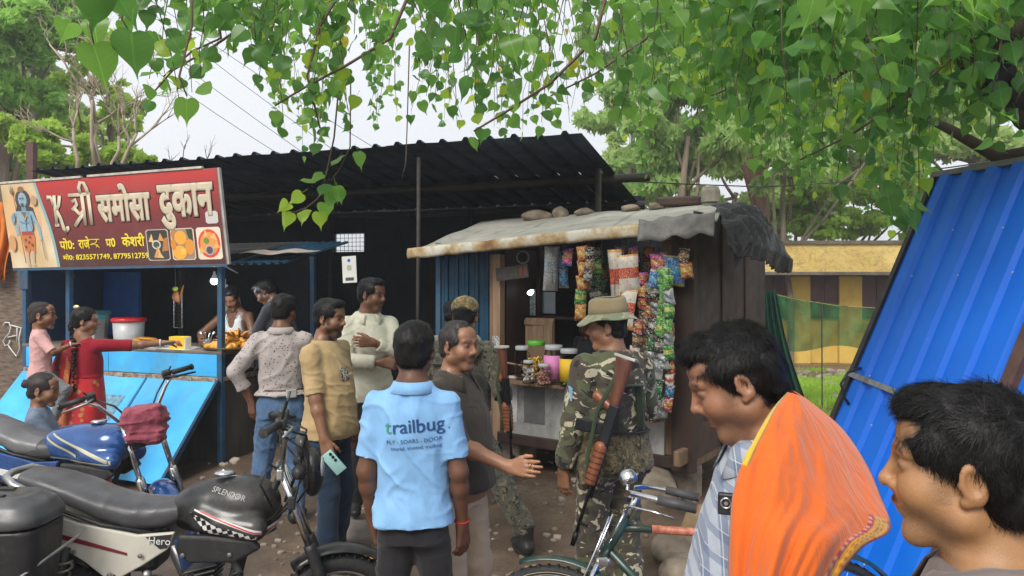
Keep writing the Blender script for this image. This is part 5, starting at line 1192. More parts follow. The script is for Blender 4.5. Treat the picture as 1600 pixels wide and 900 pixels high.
def hand_sdf(D, W, hd, back, side, curl=.45, spread=1.0, k=1.0):
    """side: +1 when the thumb lies at +x of the hand frame (y to the fingers, z out of the back of the hand)"""
    y = hd; z = np.array(back, float); z = z - y*z.dot(y); z /= np.linalg.norm(z) + 1e-9; x = np.cross(y, z)
    T = lambda *q: W + (x*q[0]*side + y*q[1] + z*q[2])*k
    xs = [.030, .010, -.011, -.030]; Ls = [.068, .078, .072, .056]
    for i in range(4):
        D.cone(T(xs[i]*.55, -.005, 0), T(xs[i], .082 - .004*abs(i - 1), .002), .0165*k, .0125*k, .012)
    D.cone(T(.012, .02, -.008), T(.0, .06, -.008), .015*k, .016*k, .012)
    for i in range(4):
        p = V(xs[i], .084 - .004*abs(i - 1), .002); a = 0.0; fx = xs[i]*.9*spread; dirx = fx*2.2
        for j, (f, c_) in enumerate(((.45, .75), (.31, 1.05), (.24, .8))):
            a += curl*c_*(1 + .12*(i - 1)); dv = V(dirx*(1 if j == 0 else .4), math.cos(a), -math.sin(a)); dv /= np.linalg.norm(dv); q = p + dv*Ls[i]*f
            r0 = (.0095 - .0009*j - (.001 if i == 3 else 0))*k; D.cone(T(*p), T(*q), r0, r0*.93, .0045); p = q
    p0, p1, p2, p3 = V(.018, .012, -.006), V(.042, .040, -.014), V(.054, .068, -.018 - .02*curl), V(.056, .092, -.024 - .05*curl)
    D.cone(T(*p0), T(*p1), .0155*k, .0125*k, .01); D.cone(T(*p1), T(*p2), .0118*k, .0105*k, .005); D.cone(T(*p2), T(*p3), .0102*k, .0085*k, .004)

def head_sdf(D, S, fat=0.0, male=True, child=False, nose=1.0, jaw=1.0, lips=1.0):
    Hc, Rh, s = S['H'], S['Rh'], S['hs']; T = lambda *q: Hc + Rh @ (V(*q)*s)
    D.ell(T(0, -.015, .036), V(.076, .096, .082)*s, Rh, .01)
    D.ell(T(0, .028, -.028), V(.060 + fat*.5, .064, .080)*s, Rh, .03)
    D.ell(T(0, .052, .052), V(.058, .040, .045)*s, Rh, .02)
    D.cone(T(-.013, .069, -.104), T(.013, .066, -.104), .020*s*jaw, .020*s*jaw, .034)
    for q in (-1, 1):
        D.ball(T(q*(.047 + fat*.6), .004, -.062), .023*s*jaw, .03); D.ball(T(q*.037, .060, -.030), (.026 + fat*.3)*s, .022)
        D.cone(T(q*.012, .089, .026), T(q*.044, .076, .027), .0105*s, .0095*s, .012)
        D.ell(T(q*.031, .098, .007), V(.018, .016, .0125)*s, Rh, .010, '-')
        D.ell(T(q*.031, .0785, .0065), V(.0175, .0125, .0125)*s, Rh, .004)
    D.cone(T(0, .088, .018), T(0, .109, -.022), .0080*s, .0088*s*nose, .012)
    D.ball(T(0, .1095, -.027), .0098*s*nose, .008)
    for q in (-1, 1): D.ball(T(q*.0125, .098, -.031), .0080*s*nose, .007)
    D.ell(T(0, .082, -.052), V(.028, .016, .022)*s, Rh, .014)
    D.cone(T(-.019, .0855, -.0595), T(0, .0955, -.0575), .0058*s*lips, .0066*s*lips, .005); D.cone(T(.019, .0855, -.0595), T(0, .0955, -.0575), .0058*s*lips, .0066*s*lips, .005)
    D.cone(T(-.015, .085, -.0705), T(.015, .085, -.0705), .0075*s*lips, .0075*s*lips, .005); D.ball(T(0, .0885, -.0705), .0075*s*lips, .005)
    for q in (-1, 1):
        Re = Rh @ rotz(R(-q*22)) @ rotx(R(-12)); c_ = T(q*.079, -.010, -.006)
        D.ell(c_, V(.0085, .0195, .0325)*s, Re, .006); D.ell(c_ + Re @ V(q*.007, .003, .003)*s, V(.0075, .0115, .019)*s, Re, .004, '-'); D.ball(T(q*.077, .0, -.033), .009*s, .006)
        D.ball(T(q*.0815, .006, -.008), .0055*s, .004)
    return T

def paint_head(v, S, col, skin, brow=(.012, .01, .01), beard=None, stub=None, mous=None, lipc=None, hair_s=True, eyes=True):
    q = (v - S['H']) @ S['Rh'] / S['hs']; x, y, z = q.T; ax_ = np.abs(x); hd_ = (np.abs(z) < .16) & (np.abs(y) < .15) & (ax_ < .12); STUB = np.zeros(len(v))
    n = vnoise(q*160)*.5 + vnoise(q*60)*.5
    def put(m, c, amt=1.0): 
        m = np.clip(m, 0, 1)*amt*hd_; col[:] = col*(1 - m[:, None]) + np.array(c)*m[:, None]
    g = lambda d, s_: np.clip(.5 - d/s_, 0, 1)
    put(g(np.hypot((ax_ - .03)/1.6, (z + .02)) - .02, .03)*(y > .05), np.array(skin)*V(1.12, .95, .9), .35)
    put(g(np.sqrt(((ax_ - .031)/1.6)**2 + (z - .007)**2) - .012, .008)*(y > .05), np.array(skin)*.55, .6)
    lp = lipc if lipc is not None else np.array(skin)*V(.80, .68, .68)
    put(g(np.hypot(x/2.3, (z + .065)) - .0072, .006)*(y > .078), lp, .55); put(g(np.abs(z + .0652) - .0012, .003)*(y > .08)*(ax_ < .022), np.array(skin)*.2, .9)
    for B, dens in ((beard, 1.0), (stub, .5)):
        if B is None: continue
        jaw_ = np.clip((-.045 - z)/.02, 0, 1)*np.clip((y - .0)/.03, 0, 1); up = np.clip((z + .044)/.004, 0, 1)*(1 - np.clip((z + .0)/.01, 0, 1))*np.clip((ax_ - .052)/.01, 0, 1)*np.clip((.055 - y)/.02, 0, 1)*np.clip((y - .012)/.01, 0, 1)
        ms = g(np.hypot(x/2.2, z + .0505) - .008, .008)*(y > .08); m = np.maximum(np.maximum(jaw_, up), ms)*(1 - g(np.hypot(x/2.2, z + .065) - .009, .004)*(y > .075))
        put(m*(.75 + .5*n), B, dens*(1.0 if B is beard else .55)); STUB[:] = np.maximum(STUB, np.clip(m, 0, 1)*hd_)
    if mous is not None: put(g(np.hypot(x/2.8, z + .0500) - .0100, .005)*(y > .074)*(.85 + .4*n), mous)
    bz = z - .0315 + .006*np.clip((ax_ - .035)/.02, 0, 1)**2 - .003*np.clip((.03 - ax_)/.02, 0, 1)*0
    put(g(np.abs(bz) - .0042, .004)*(ax_ > .011)*(ax_ < .052)*(y > .05)*(.8 + .5*n), brow, .9)
    if eyes:
        ez = z - .006; ex = ax_ - .031; op = np.clip(1 - (ex/.0135)**2, 0, 1)*.0029; inn = (np.abs(ez) < op)*(y > .07)
        put(inn*1.0, (.19, .16, .14)); put(inn*(np.hypot(ex, ez) < .0058), (.015, .009, .007)); put(g(np.abs(ez - op) - .001, .0022)*(np.abs(ex) < .015)*(y > .068), np.array(skin)*.12, .9)
    return STUB

def strands(v, nrm, Hc, Rh, hs, n, L, width, comb, seed, lift=.25, keep=None, curl=0.0):
    r_ = np.random.default_rng(seed); idx = r_.integers(0, len(v), n); p = v[idx]; nn = nrm[idx]; q = (p - Hc) @ Rh / hs
    if keep is not None: k_ = keep(q); p, nn, q = p[k_], nn[k_], q[k_]; n = len(p)
    d = comb(q) + r_.normal(0, .35, (n, 3)); d = d @ Rh.T; d -= nn*(d*nn).sum(1, keepdims=True); d /= np.linalg.norm(d, axis=1, keepdims=True) + 1e-9
    s = np.cross(d, nn); l = L*r_.uniform(.5, 1.2, n)[:, None]; w_ = width*r_.uniform(.6, 1.3, n)[:, None]; ph = r_.uniform(0, 6.28, n)[:, None]
    rows = []
    for i, t_ in enumerate((0, .35, .7, 1.0)):
        c_ = p - nn*.003 + d*l*t_ + nn*(lift*l*(t_ - .9*t_*t_)) + s*(curl*l*np.sin(ph + t_*4)) ; ww = w_*(1 - .8*t_); rows += [c_ - s*ww, c_ + s*ww]
    vv = np.stack(rows, 1).reshape(-1, 3); b = (np.arange(n)*8)[:, None]
    ff = np.concatenate([b + np.array([2*i, 2*i+1, 2*i+3, 2*i+2]) for i in range(3)]); return vv, ff

def hair(S, root, style, h, mat=None, nstr=0, seed=1, thick=.008, curl=0.0, sl=.026, sw=.0011):
    Hc, Rh, s = S['H'], S['Rh'], S['hs']; T = lambda *q: Hc + Rh @ (V(*q)*s); D = SDF(); mat = mat or M_HAIR
    th = thick
    D.ell(T(0, -.016, .038), (V(.077, .097, .083) + th)*s, Rh, .01)
    D.ell(T(0, -.05, -.02), (V(.066, .056, .062) + th*.55)*s, Rh, .02)
    hl = {'short': 0.0, 'receding': .018, 'full': -.012, 'woman': .0, 'crop': .004}[style]
    if style in ('full', 'short'): D.ell(T(0, .045, .098), (V(.055, .04, .025) + th*.6)*s, Rh, .02)
    D.ell(T(0, .115, -.012 + hl*.4), V(.088, .078 + hl*.5, .088 + hl)*s, Rh, .008, '-')
    for q in (-1, 1):
        D.ell(T(q*.085, .045, -.045), V(.05, .046, .062)*s, Rh, .008, '-'); D.ell(T(q*.088, -.004, -.04), V(.03, .030, .052)*s, Rh, .006, '-')
        if style == 'receding': D.ell(T(q*.045, .09, .085), V(.032, .05, .045)*s, Rh, .02, '-')
    D.ell(T(0, -.03, -.118), V(.11, .095, .062)*s, Rh, .014, '-')
    v, f = D.mesh(h); n_ = normals(v, f); q = (v - Hc) @ Rh / s
    v = v + n_*(.0035*vnoise(q*V(60, 40, 40) + seed) + .003*vnoise(q*25 + seed))[:, None]*s*(1 + curl*1.5)
    v0, f0 = v.copy(), f.copy()
    if nstr:
        n_ = normals(v, f)
        comb = lambda q: np.stack([q[:, 0]*6*(q[:, 2] < .06), .9*(q[:, 2] > .05) - .35*(q[:, 1] < -.02), -1.0*(q[:, 2] < .075) - .2], 1)
        sv, sf = strands(v, n_, Hc, Rh, s, nstr, sl*s*(1 + curl), sw*s, comb, seed, .28 + curl*.5, curl=curl*.3, keep=lambda q: (q[:, 2] > -.075) & ((q[:, 1] < .05) | (q[:, 2] > .06)))
        f = np.concatenate([f, sf + len(v)]); v = np.concatenate([v, sv])
    # soft hairline: short dark hairs coloured into the skin next to the hair
    bo = [c_ for c_ in root.children if c_.name.split('.')[0] == 'body']
    if bo and style != 'woman':
        me = bo[0].data; co = np.empty(len(me.vertices)*3, np.float32); me.vertices.foreach_get('co', co); co = co.reshape(-1, 3).astype(float)
        sel = np.nonzero(np.linalg.norm(co - Hc, axis=1) < .17*s)[0]; bt_ = BVHTree.FromPolygons([tuple(x) for x in v0], [tuple(x) for x in f0.tolist()])
        ca = np.empty(len(me.vertices)*4, np.float32); me.color_attributes['Col'].data.foreach_get('color', ca); ca = ca.reshape(-1, 4)
        dist = np.array([(bt_.find_nearest(Vector(co[i]), .03)[3] or .03) if bt_.find_nearest(Vector(co[i]), .03)[0] is not None else .03 for i in sel])
        k_ = np.clip(1 - dist/.006, 0, 1)*(.75 + .5*vnoise(co[sel]*260)); k_ = np.clip(k_, 0, .95)[:, None]; ca[sel, :3] = ca[sel, :3]*(1 - k_) + np.array([.012, .010, .009])*k_
        me.color_attributes['Col'].data.foreach_set('color', ca.ravel())
    return mesh_obj('hair', v, f, mat, root, True)

def ridge(n, w=.34): return np.clip(1 - np.abs(n)/w, 0, 1)**1.5
def folds(v, f, amp, seed):
    """cloth folds: long drop folds, slanting drag lines and short cross creases, each only in places"""
    n_ = normals(v, f); w_ = .35*np.stack([vnoise(v*4 + seed), vnoise(v*4 + seed + 9), vnoise(v*4 + seed + 17)], 1)
    c, s = math.cos(.7), math.sin(.7); dg = np.stack([v[:, 0]*c + v[:, 2]*s, v[:, 1], v[:, 2]*c - v[:, 0]*s], 1); d2 = np.stack([v[:, 0]*c - v[:, 2]*s, v[:, 1], v[:, 2]*c + v[:, 0]*s], 1)
    m1, m2, m3 = [np.clip(.5 + 1.6*vnoise(v*2.6 + seed*k_ + k_), 0, 1) for k_ in (1, 2, 3)]
    v = v*1.35; dg = dg*1.35; d2 = d2*1.35
    a = ridge(vnoise((v + w_*.5)*V(7, 7, 1.6) + seed))*m1 + ridge(vnoise((dg + w_*.4)*V(2.2, 5, 11) + seed*2))*m2*.9 + ridge(vnoise((d2 + w_*.4)*V(2.2, 5, 12) + seed*3))*m3*.9 + ridge(vnoise((v + w_*.3)*V(4, 4, 15) + seed*4))*(1 - m1)*.6
    return v/1.35 + n_*(amp*(a - .45))[:, None]
def wrinkle(v, f, amp, seed, st=(9, 9, 4)):
    n_ = normals(v, f); p = v*np.array(st) + seed
    d = vnoise(p + .6*np.stack([vnoise(v*5 + seed)]*3, 1)); d = (1 - np.abs(d))**3*1.6 - .8; return v + n_*(amp*(d*.7 + .5*vnoise(v*17 + seed)))[:, None]

BODY = dict(zs=[-.14, 0, .12, .25, .36, .44, .50, .55], rx=[.14, .155, .135, .145, .155, .14, .09, .055], ry=[.09, .105, .092, .102, .105, .088, .065, .05], cy=[-.01, -.012, 0, 0, -.005, -.015, -.02, -.02])
def torso(D, S, grow, belly=0.0, hem=-.15, top=.545, flare=0.0, wide=1.0, k=.02, fold=None, waist=0.0):
    zs = np.array([hem, max(-.05, hem + .01), max(.08, hem + .02), max(.2, hem + .03), .33, .43, .50, top]); rx = (np.array([.156, .156, .146, .148, .154, .140, .088, .060])*wide + grow); ry = np.array([.107, .107, .102, .108, .109, .092, .068, .055])*wide + grow
    cy = np.array([-.01, -.008, 0, .002, -.004, -.014, -.02, -.02]); bl = belly*np.array([.7, 1, 1, .65, .2, 0, 0, 0]); ry = ry + bl*.6; cy = cy + bl*.6; rx = rx + bl*.35
    rx[:2] += flare; ry[:2] += flare; rx[2] -= waist; ry[2] -= waist
    D.loft(S['P'], S['Rt'], zs, rx, ry, cy, p=2.35, k=k, fold=fold)

def build_body(S, root, skin, h=.007, belly=0.0, face={}, paint={}, arms='LR', hand_k=1.0, wide=1.0, legs=False, name='body', low=-.10):
    D = SDF(); torso(D, S, -.012, belly, low, .54, wide=wide)
    hs = S['hs']
    D.cone(S['loc'](0, -.022, .48), S['H'] + S['Rh'] @ V(0, -.028, -.035)*hs, .062*wide*(.75 + .25*hs), .054*hs, .02)
    for sx in (-1, 1): D.cone(S['loc'](0, -.03, .545), S['loc'](sx*.12, -.025, .455), .040, .034, .04)
    for k_, sd in (('L', 1), ('R', -1)):
        if k_ in arms:
            D.cone(S['S' + k_], S['E' + k_], .05*wide, .039*wide, .03); e, w_ = S['E' + k_], S['W' + k_]; m = e + (w_ - e)*.3
            D.cone(e, m, .0375*wide, .037*wide, .025); D.cone(m, w_, .037*wide, .0255*wide, .025); D.cone(w_ - (w_ - e)*.06, w_ + S['hd' + k_]*.012, .0255, .022, .012)
            hand_sdf(D, w_ + S['hd' + k_]*.012, S['hd' + k_], S['hn' + k_], sd, S['curl' + k_], S['spread' + k_], hand_k)
    if legs:
        for k_ in 'LR': D.cone(S['h' + k_], S['k' + k_], .075, .05, .03); D.cone(S['k' + k_], S['a' + k_], .05, .036, .02); D.cone(S['a' + k_], S['a' + k_] + S['toe' + k_]*.12 - V(0, 0, .05), .036, .03, .02)
    T = head_sdf(D, S, **face)
    v, f = D.mesh(h); col_ = np.tile(np.array(skin, float), (len(v), 1))
    col_ *= (1 + .10*vnoise(v*6) + .08*vnoise(v*30))[:, None]
    for k_ in 'LR':
        if k_ in arms:
            t_ = ((v - S['E' + k_]) @ (S['W' + k_] - S['E' + k_]))/np.linalg.norm(S['W' + k_] - S['E' + k_])**2
            # palms are paler than the backs
            y = S['hd' + k_]; z = S['hn' + k_] - y*S['hn' + k_].dot(y); z /= np.linalg.norm(z) + 1e-9; rel = v - S['W' + k_]; near = (np.linalg.norm(rel, axis=1) < .22)*(rel @ y > .02)*(rel @ z < -.012)
            col_ = np.where(near[:, None], col_*V(1.35, 1.2, 1.15), col_)
    stb = paint_head(v, S, col_, skin, **paint)
    o = mesh_obj(name, v, f, M_SKIN, root, True); color_attr(o, np.concatenate([np.clip(col_, 0, 1), stb[:, None]], 1)); return o

def shirt(S, root, mat, name='shirt', grow=.014, belly=0.0, hem=-.15, sleeve=.62, h=.009, wide=1.0, collar=True, flare=.018, amp=.0035, seed=1, cuff=0.0, arms='LR', tuck=False, top=.53, loose=.014, collar_mat=None, open_neck=False, pocket=None):
    D = SDF(); ph = seed*1.3
    fold = lambda th, z: .004*np.sin(th*5 + ph + z*9)*np.clip(.25 - z, 0, .35)*3
    torso(D, S, grow, belly, hem, top, flare, wide, .02, fold, .008 if tuck else 0)
    for sx in (-1, 1): D.cone(S['loc'](sx*.02, -.03, .508), S['loc'](sx*.13*wide, -.022, .452), .048, .046, .035)
    for k_ in 'LR':
        if k_ not in arms: continue
        s_, e, w_ = S['S' + k_], S['E' + k_], S['W' + k_]; r0 = (.050 + loose)*wide
        if sleeve <= 1: D.cone(s_, s_ + (e - s_)*sleeve, r0, (.043 + loose*1.15)*wide, .025, cut='b')
        else:
            q = sleeve - 1; D.cone(s_, e, r0, (.042 + loose*.8)*wide, .025); D.cone(e, e + (w_ - e)*q, (.042 + loose*.8)*wide, (.032 + loose*.7)*wide, .012, cut='b')
            if cuff: D.cone(e + (w_ - e)*(q - .10), e + (w_ - e)*(q + .02), (.035 + loose)*wide, (.034 + loose)*wide, .004, cut='b')
    v, f = D.mesh(h); v = wrinkle(v, f, amp*.5, seed*3.1); v = folds(v, f, amp*1.5, seed*1.7)
    o = mesh_obj(name, v, f, mat, root, True)
    if collar:
        nk = S['loc'](0, -.018, .505); Rt = S['Rt']; g = []; gap = 26 if open_neck else 10
        for a in np.linspace(R(90 + gap), R(450 - gap), 32):
            fr = max(0, math.sin(a)); row = []
            for rr, zz in ((.072, -.005), (.070, .030), (.072, .044 - .012*fr), (.080, .040 - .014*fr), (.104 + .012*fr, -.004 - .038*fr)):
                row.append(nk + Rt @ V(rr*math.cos(a)*wide*1.04, rr*math.sin(a)*wide + .004, zz - .022*fr))
            g.append(row)
        MB().patch(g, .003).build('collar', collar_mat or mat, o, True)
    return o

def pants(S, root, mat, h=.010, width=1.0, amp=.005, seed=2, cut=True, top=.02, slim=.022, hip=1.0, name='trousers', hem=.0, tuck_boot=False):
    D = SDF(); D.loft(S['P'], np.eye(3), [-.13, -.05, .03, top], [.165*width**.5*hip, (.172 - slim*.6)*hip, (.163 - slim)*hip, (.152 - slim)*hip], [.118*hip, (.122 - slim*.6)*hip, (.115 - slim)*hip, (.108 - slim)*hip], [-.012, -.014, -.01, -.005], k=.03)
    for k_ in 'LR':
        D.cone(S['h' + k_]*V(hip, 1, 1) + V(0, 0, -.02), S['k' + k_], .094*width**.5*hip, .068*width, .035); a = S['a' + k_] + V(0, 0, hem); D.cone(S['k' + k_], a + (V(0, 0, -.045) if cut else 0), .068*width, .058*width if not tuck_boot else .055, .02, cut='b' if cut else None)
    v, f = D.mesh(h); kz = np.clip((.55 - v[:, 2])/.4, 0, 1); v2 = wrinkle(v, f, amp, seed*2.3, (8, 8, 5)); v3 = wrinkle(v, f, amp*1.7, seed*5.7, (5, 5, 13)); v = v2*(1 - kz[:, None]) + v3*kz[:, None]; v = folds(v, f, amp*1.5, seed*1.9)
    return mesh_obj(name, v, f, mat, root, True)

def shoe(S, root, k_, mat, sole, boot=False):
    D = SDF(); a = S['a' + k_]; t_ = S['toe' + k_]; s_ = np.cross(t_, V(0, 0, 1)); g0 = V(a[0], a[1], a[2] - .085)
    fl = (V(0, 0, 1), .8)
    D.cone(g0 - t_*.045 + V(0, 0, .045), g0 + t_*.09 + V(0, 0, .042), .040, .042, .02); D.cone(g0 + t_*.08 + V(0, 0, .036), g0 + t_*.165 + V(0, 0, .030), .043, .032, .02, flat=fl)
    D.cone(g0 - t_*.015 + V(0, 0, .06), g0 - t_*.02 + V(0, 0, .19 if boot else .11), .046, .050 if boot else .043, .03, cut='b')
    D.plane(g0 + V(0, 0, .012), (0, 0, -1)); v, f = D.mesh(.007); o = mesh_obj('boot' if boot else 'shoe', v, f, mat, root, True)
    pl = [(.05*math.cos(x)*(1 - .12*(math.cos(x*0)))*1.0, 0) for x in (0,)]
    poly = []
    for i in range(22):
        x = 2*math.pi*i/22; yy = .06 + .125*math.sin(x); poly.append((.044*math.cos(x)*(1 if yy > 0 else .88), yy))
    Fm = np.stack([s_, t_, V(0, 0, 1)], 1); MB().prism(poly, 0, .022, Fm, g0).build('sole', sole, o, True, 40); return o

def person(label, px, d, yaw, H=1.7, z=None, cat='person', **sk):
    p = P(px, 500, d); zz = gz1(p.x, p.y) if z is None else z
    r = empty('person', (p.x, p.y, zz), R(yaw), label, cat, None, H/1.7); S = skeleton(**sk); return r, S

SK1, SK2, SK3, SK4 = (.20, .092, .050), (.27, .132, .073), (.155, .070, .038), (.34, .168, .092)
# ---------------------------------------------------------------- the cast
def jeansx(t, base):
    v = t.coords((1, 1, .2)); return t.mix(t.ramp(t.noise(120, 2, v), [(.35, 0.0), (.8, .5)]), base, (.16, .24, .34))
C_POLO = cloth('pale blue polo knit', (.21, .42, .70), (.24, .46, .74), folds=.2)
C_BLACK = cloth('charcoal trouser cloth', (.019, .018, .021), folds=.3, var=.2)
C_OLIVE = cloth('dark olive shirt cloth', (.058, .047, .036), folds=.25)
C_BEIGE = cloth('beige trouser cloth', (.52, .40, .29), folds=.25)
def tanx(t, base):
    sp = t.n('ShaderNodeSeparateXYZ'); t.l(t.tc.outputs['Object'], sp.inputs[0])
    return t.mix(t.ramp(sp.outputs['Z'], [(0, 0.0), (.74, 0.0), (.745, .0)], 'CONSTANT'), base, (.5, .3, .12))
C_TAN = cloth('tan cotton jersey', (.43, .30, .145), (.47, .34, .175), folds=.18)
C_TAND = cloth('darker tan band', (.38, .24, .09), folds=.18)
C_CREAM = cloth('pale cream shirt cloth', (.56, .55, .44), folds=.3)
C_DENIM = cloth('blue denim', (.045, .10, .20), (.07, .14, .26), extra=jeansx, folds=.3)
C_DENIMD = cloth('dark blue denim', (.014, .028, .055), (.02, .038, .07), folds=.3)
def specks(t, base):
    vr = t.n('ShaderNodeTexVoronoi', feature='F1'); vr.inputs['Scale'].default_value = 34; t.l(t.coords((1, 1, 1.6), (.3, .5, 0)), vr.inputs['Vector'])
    n_ = t.noise(60, 2); return t.mix(t.ramp(t.math('ADD', vr.outputs['Distance'], t.math('MULTIPLY', n_, .35)), [(.36, .92), (.42, 0.0)]), base, (.05, .035, .04))
C_SPECK = cloth('grey print shirt cloth', (.40, .355, .34), extra=specks, folds=.3)
C_DKGREY = cloth('dark grey shirt cloth', (.035, .04, .05), folds=.3)
C_VEST = cloth('white vest jersey', (.62, .62, .60), folds=.15)
C_GREYP = cloth('pale grey print cloth', (.25, .26, .22), extra=camo(((.30, .31, .26), (.22, .24, .20), (.42, .42, .36), (.12, .13, .12)), 1.2), folds=.2)
PAL_J = ((.10, .11, .058), (.075, .062, .048), (.50, .45, .31), (.024, .024, .02))
C_CAMO = cloth('woodland camouflage', (.1, .1, .1), extra=camo(PAL_J, 1.0, (1, 1, 1.4), 3, (.47, .5, .575)), folds=.3)
PAL_D = ((.060, .066, .048), (.095, .09, .066), (.16, .14, .10), (.018, .018, .016))
C_DIGI = cloth('digital camouflage', (.1, .1, .1), extra=camo(PAL_D, 2.6, (1, 1, 1), 1, (.46, .5, .58), .012), folds=.35)
PAL_V = ((.15, .115, .06), (.085, .075, .04), (.22, .17, .09), (.025, .025, .018))
C_VESTC = cloth('pixel camouflage webbing', (.1, .1, .1), extra=camo(PAL_V, 3.0, (1, 1, 1), 6, (.48, .5, .58), .009), folds=.2)
C_STRAP = cloth('olive webbing', (.04, .055, .028), folds=.1)
C_BUCKET = cloth('khaki hat cloth', (.30, .24, .14), folds=.15); C_BRIM = cloth('pale camouflage brim', (.3, .3, .2), extra=camo(((.30, .29, .19), (.20, .23, .14), (.42, .38, .26), (.14, .14, .09)), .8, (1, 1, 1), 2), folds=.1)
C_CAP = cloth('tan camouflage cap', (.3, .2, .1), extra=camo(((.25, .17, .07), (.11, .11, .06), (.42, .29, .12), (.035, .03, .02)), 3.4, (1, 1, 1), 4), folds=.2)
M_SOLE = pm('dark rubber sole', (.02, .02, .02), .7); M_BOOT = pm('worn black boot leather', (.022, .022, .021), .5, 0, .4, 12, .3, 40)
M_WOODR = pm('varnished rifle wood', (.11, .034, .016), .42, 0, .4, 6, .1, 40, stretch=(5, 5, .8)); M_GUN = pm('blued gun steel', (.016, .017, .02), .42, .6, .3, 20, .05)
M_ORW = pm('orange varnished wood', (.21, .066, .024), .4, 0, .3, 10, .1, 40)

# 1 ------------------------------------------------------------ man in pale blue polo, from behind
r, S = person('man in pale blue polo with printed back, hand in black trouser pocket', 646, 3.1, -2, 1.655, head=(-2, -3, 0), shw=.88, armL=dict(w=(-.185, .05, .845), pole=(-.6, -1, 0), back=(-1, -.2, 0), curl=.5, hd=(.15, .25, -1)), armR=dict(w=(.205, .04, .845), pole=(.4, -1, 0), back=(.8, -.6, 0), curl=.35, hd=(.02, .12, -1)))
build_body(S, r, SK3, .0065, wide=.96); hair(S, r, 'short', .005, nstr=9000, seed=3)
sh = shirt(S, r, C_POLO, 'polo_shirt', hem=-.055, sleeve=.80, seed=2, h=.0075, amp=.006, flare=.008, loose=.015, wide=.95, grow=.016)
pants(S, r, C_BLACK, h=.009, width=1.12, seed=4, hip=.80, top=-.03)
for k_ in 'LR': shoe(S, r, k_, M_BOOT, M_SOLE)
MB().torus(S['WR'] + V(0, 0, .012), S['hdR'], .031, .0045, 20, 6).build('wrist_thread', pm('red thread', (.45, .01, .015), .8), r, True)
# print on the back: lettering laid onto the cloth
from mathutils.bvhtree import BVHTree
bpy.context.view_layer.update()
def back_text(s, size, cx, cz, mat, off=.05, rot=0.0, name='back_print', spacing=1.0, parent=None, bvh=None, sgn=1.0, lift=.0035, align='CENTER', bold=.0):
    o = text_mesh(name, s, size, mat, parent, Matrix.Identity(4), 0, 0, align, spacing); me = o.data
    bm = bmesh.new(); bm.from_mesh(me); bmesh.ops.triangulate(bm, faces=bm.faces); bmesh.ops.subdivide_edges(bm, edges=[e for e in bm.edges if e.calc_length() > size*.25], cuts=1); bm.to_mesh(me); bm.free()
    c_, s_ = math.cos(rot), math.sin(rot)
    for v in me.vertices:
        x, z = v.co.x*c_ - v.co.y*s_, v.co.x*s_ + v.co.y*c_; x = cx + x*sgn; z = cz + z
        hit = bvh.ray_cast(Vector((x, -1.0*sgn, z)), Vector((0, sgn, 0)))[0]; v.co = (x, (hit.y if hit else -.1) - lift*sgn, z)
    me.update(); return o
bv = BVHTree.FromObject(sh, bpy.context.evaluated_depsgraph_get())
M_NAVY = pm('navy print', (.012, .06, .20), .7, 0, .1, 20, 0); M_GRNP = pm('green print', (.03, .27, .16), .7, 0, .1, 20, 0)
ZT = 1.268; TR = R(4)
for dx in (-.0012, 0, .0012):
    back_text('t', .079, -.098 + dx, ZT - .007, M_GRNP, rot=TR, parent=sh, bvh=bv, align='LEFT', lift=.003 + abs(dx)); back_text('railbug', .079, -.066 + dx, ZT - .0047, M_NAVY, rot=TR, parent=sh, bvh=bv, align='LEFT', lift=.003 + abs(dx))
back_text('.', .05, .163, ZT + .012, M_NAVY, rot=TR, parent=sh, bvh=bv)
back_text('FLY - SOARS - DOOR', .0235, .022, ZT - .042, M_NAVY, rot=TR, parent=sh, bvh=bv, spacing=1.05)
back_text('toured. trusted. trailbug', .0215, .03, ZT - .068, M_NAVY, rot=TR, parent=sh, bvh=bv)

# 2 ------------------------------------------------------------ man with moustache
r, S = person('moustached man in dark olive shirt gesturing with an open hand', 715, 3.62, -124, 1.63, head=(-6, -3, 0), armR=dict(w=(.10, .38, 1.05), pole=(.5, -.8, -.6), hd=(-.02, 1, .06), back=(1, .1, .25), curl=.16, spread=1.3), armL=dict(w=(-.24, -.12, .86)))
build_body(S, r, SK4, .006, belly=.035, face=dict(fat=.008, nose=1.12), paint=dict(mous=(.018, .013, .012), stub=(.10, .06, .045)), wide=1.06)
hair(S, r, 'receding', .006, M_HAIRG, 5000, 5, .007)
shirt(S, r, C_OLIVE, 'shirt', hem=-.045, sleeve=1.12, seed=5, h=.008, belly=.035, open_neck=True, flare=.02, wide=1.06)
pants(S, r, C_BEIGE, width=1.1, seed=6)
for k_ in 'LR': shoe(S, r, k_, pm('olive canvas shoe', (.09, .095, .065), .8), M_SOLE)
for i in range(2):
    MB().torus(S['WR'] + S['hdR']*.125 + V(0, 0, .014 - i*.026), S['hdR'], .0115, .0028, 16, 6).build('ring', pm('brass ring', (.6, .45, .2), .3, .9), r, True)

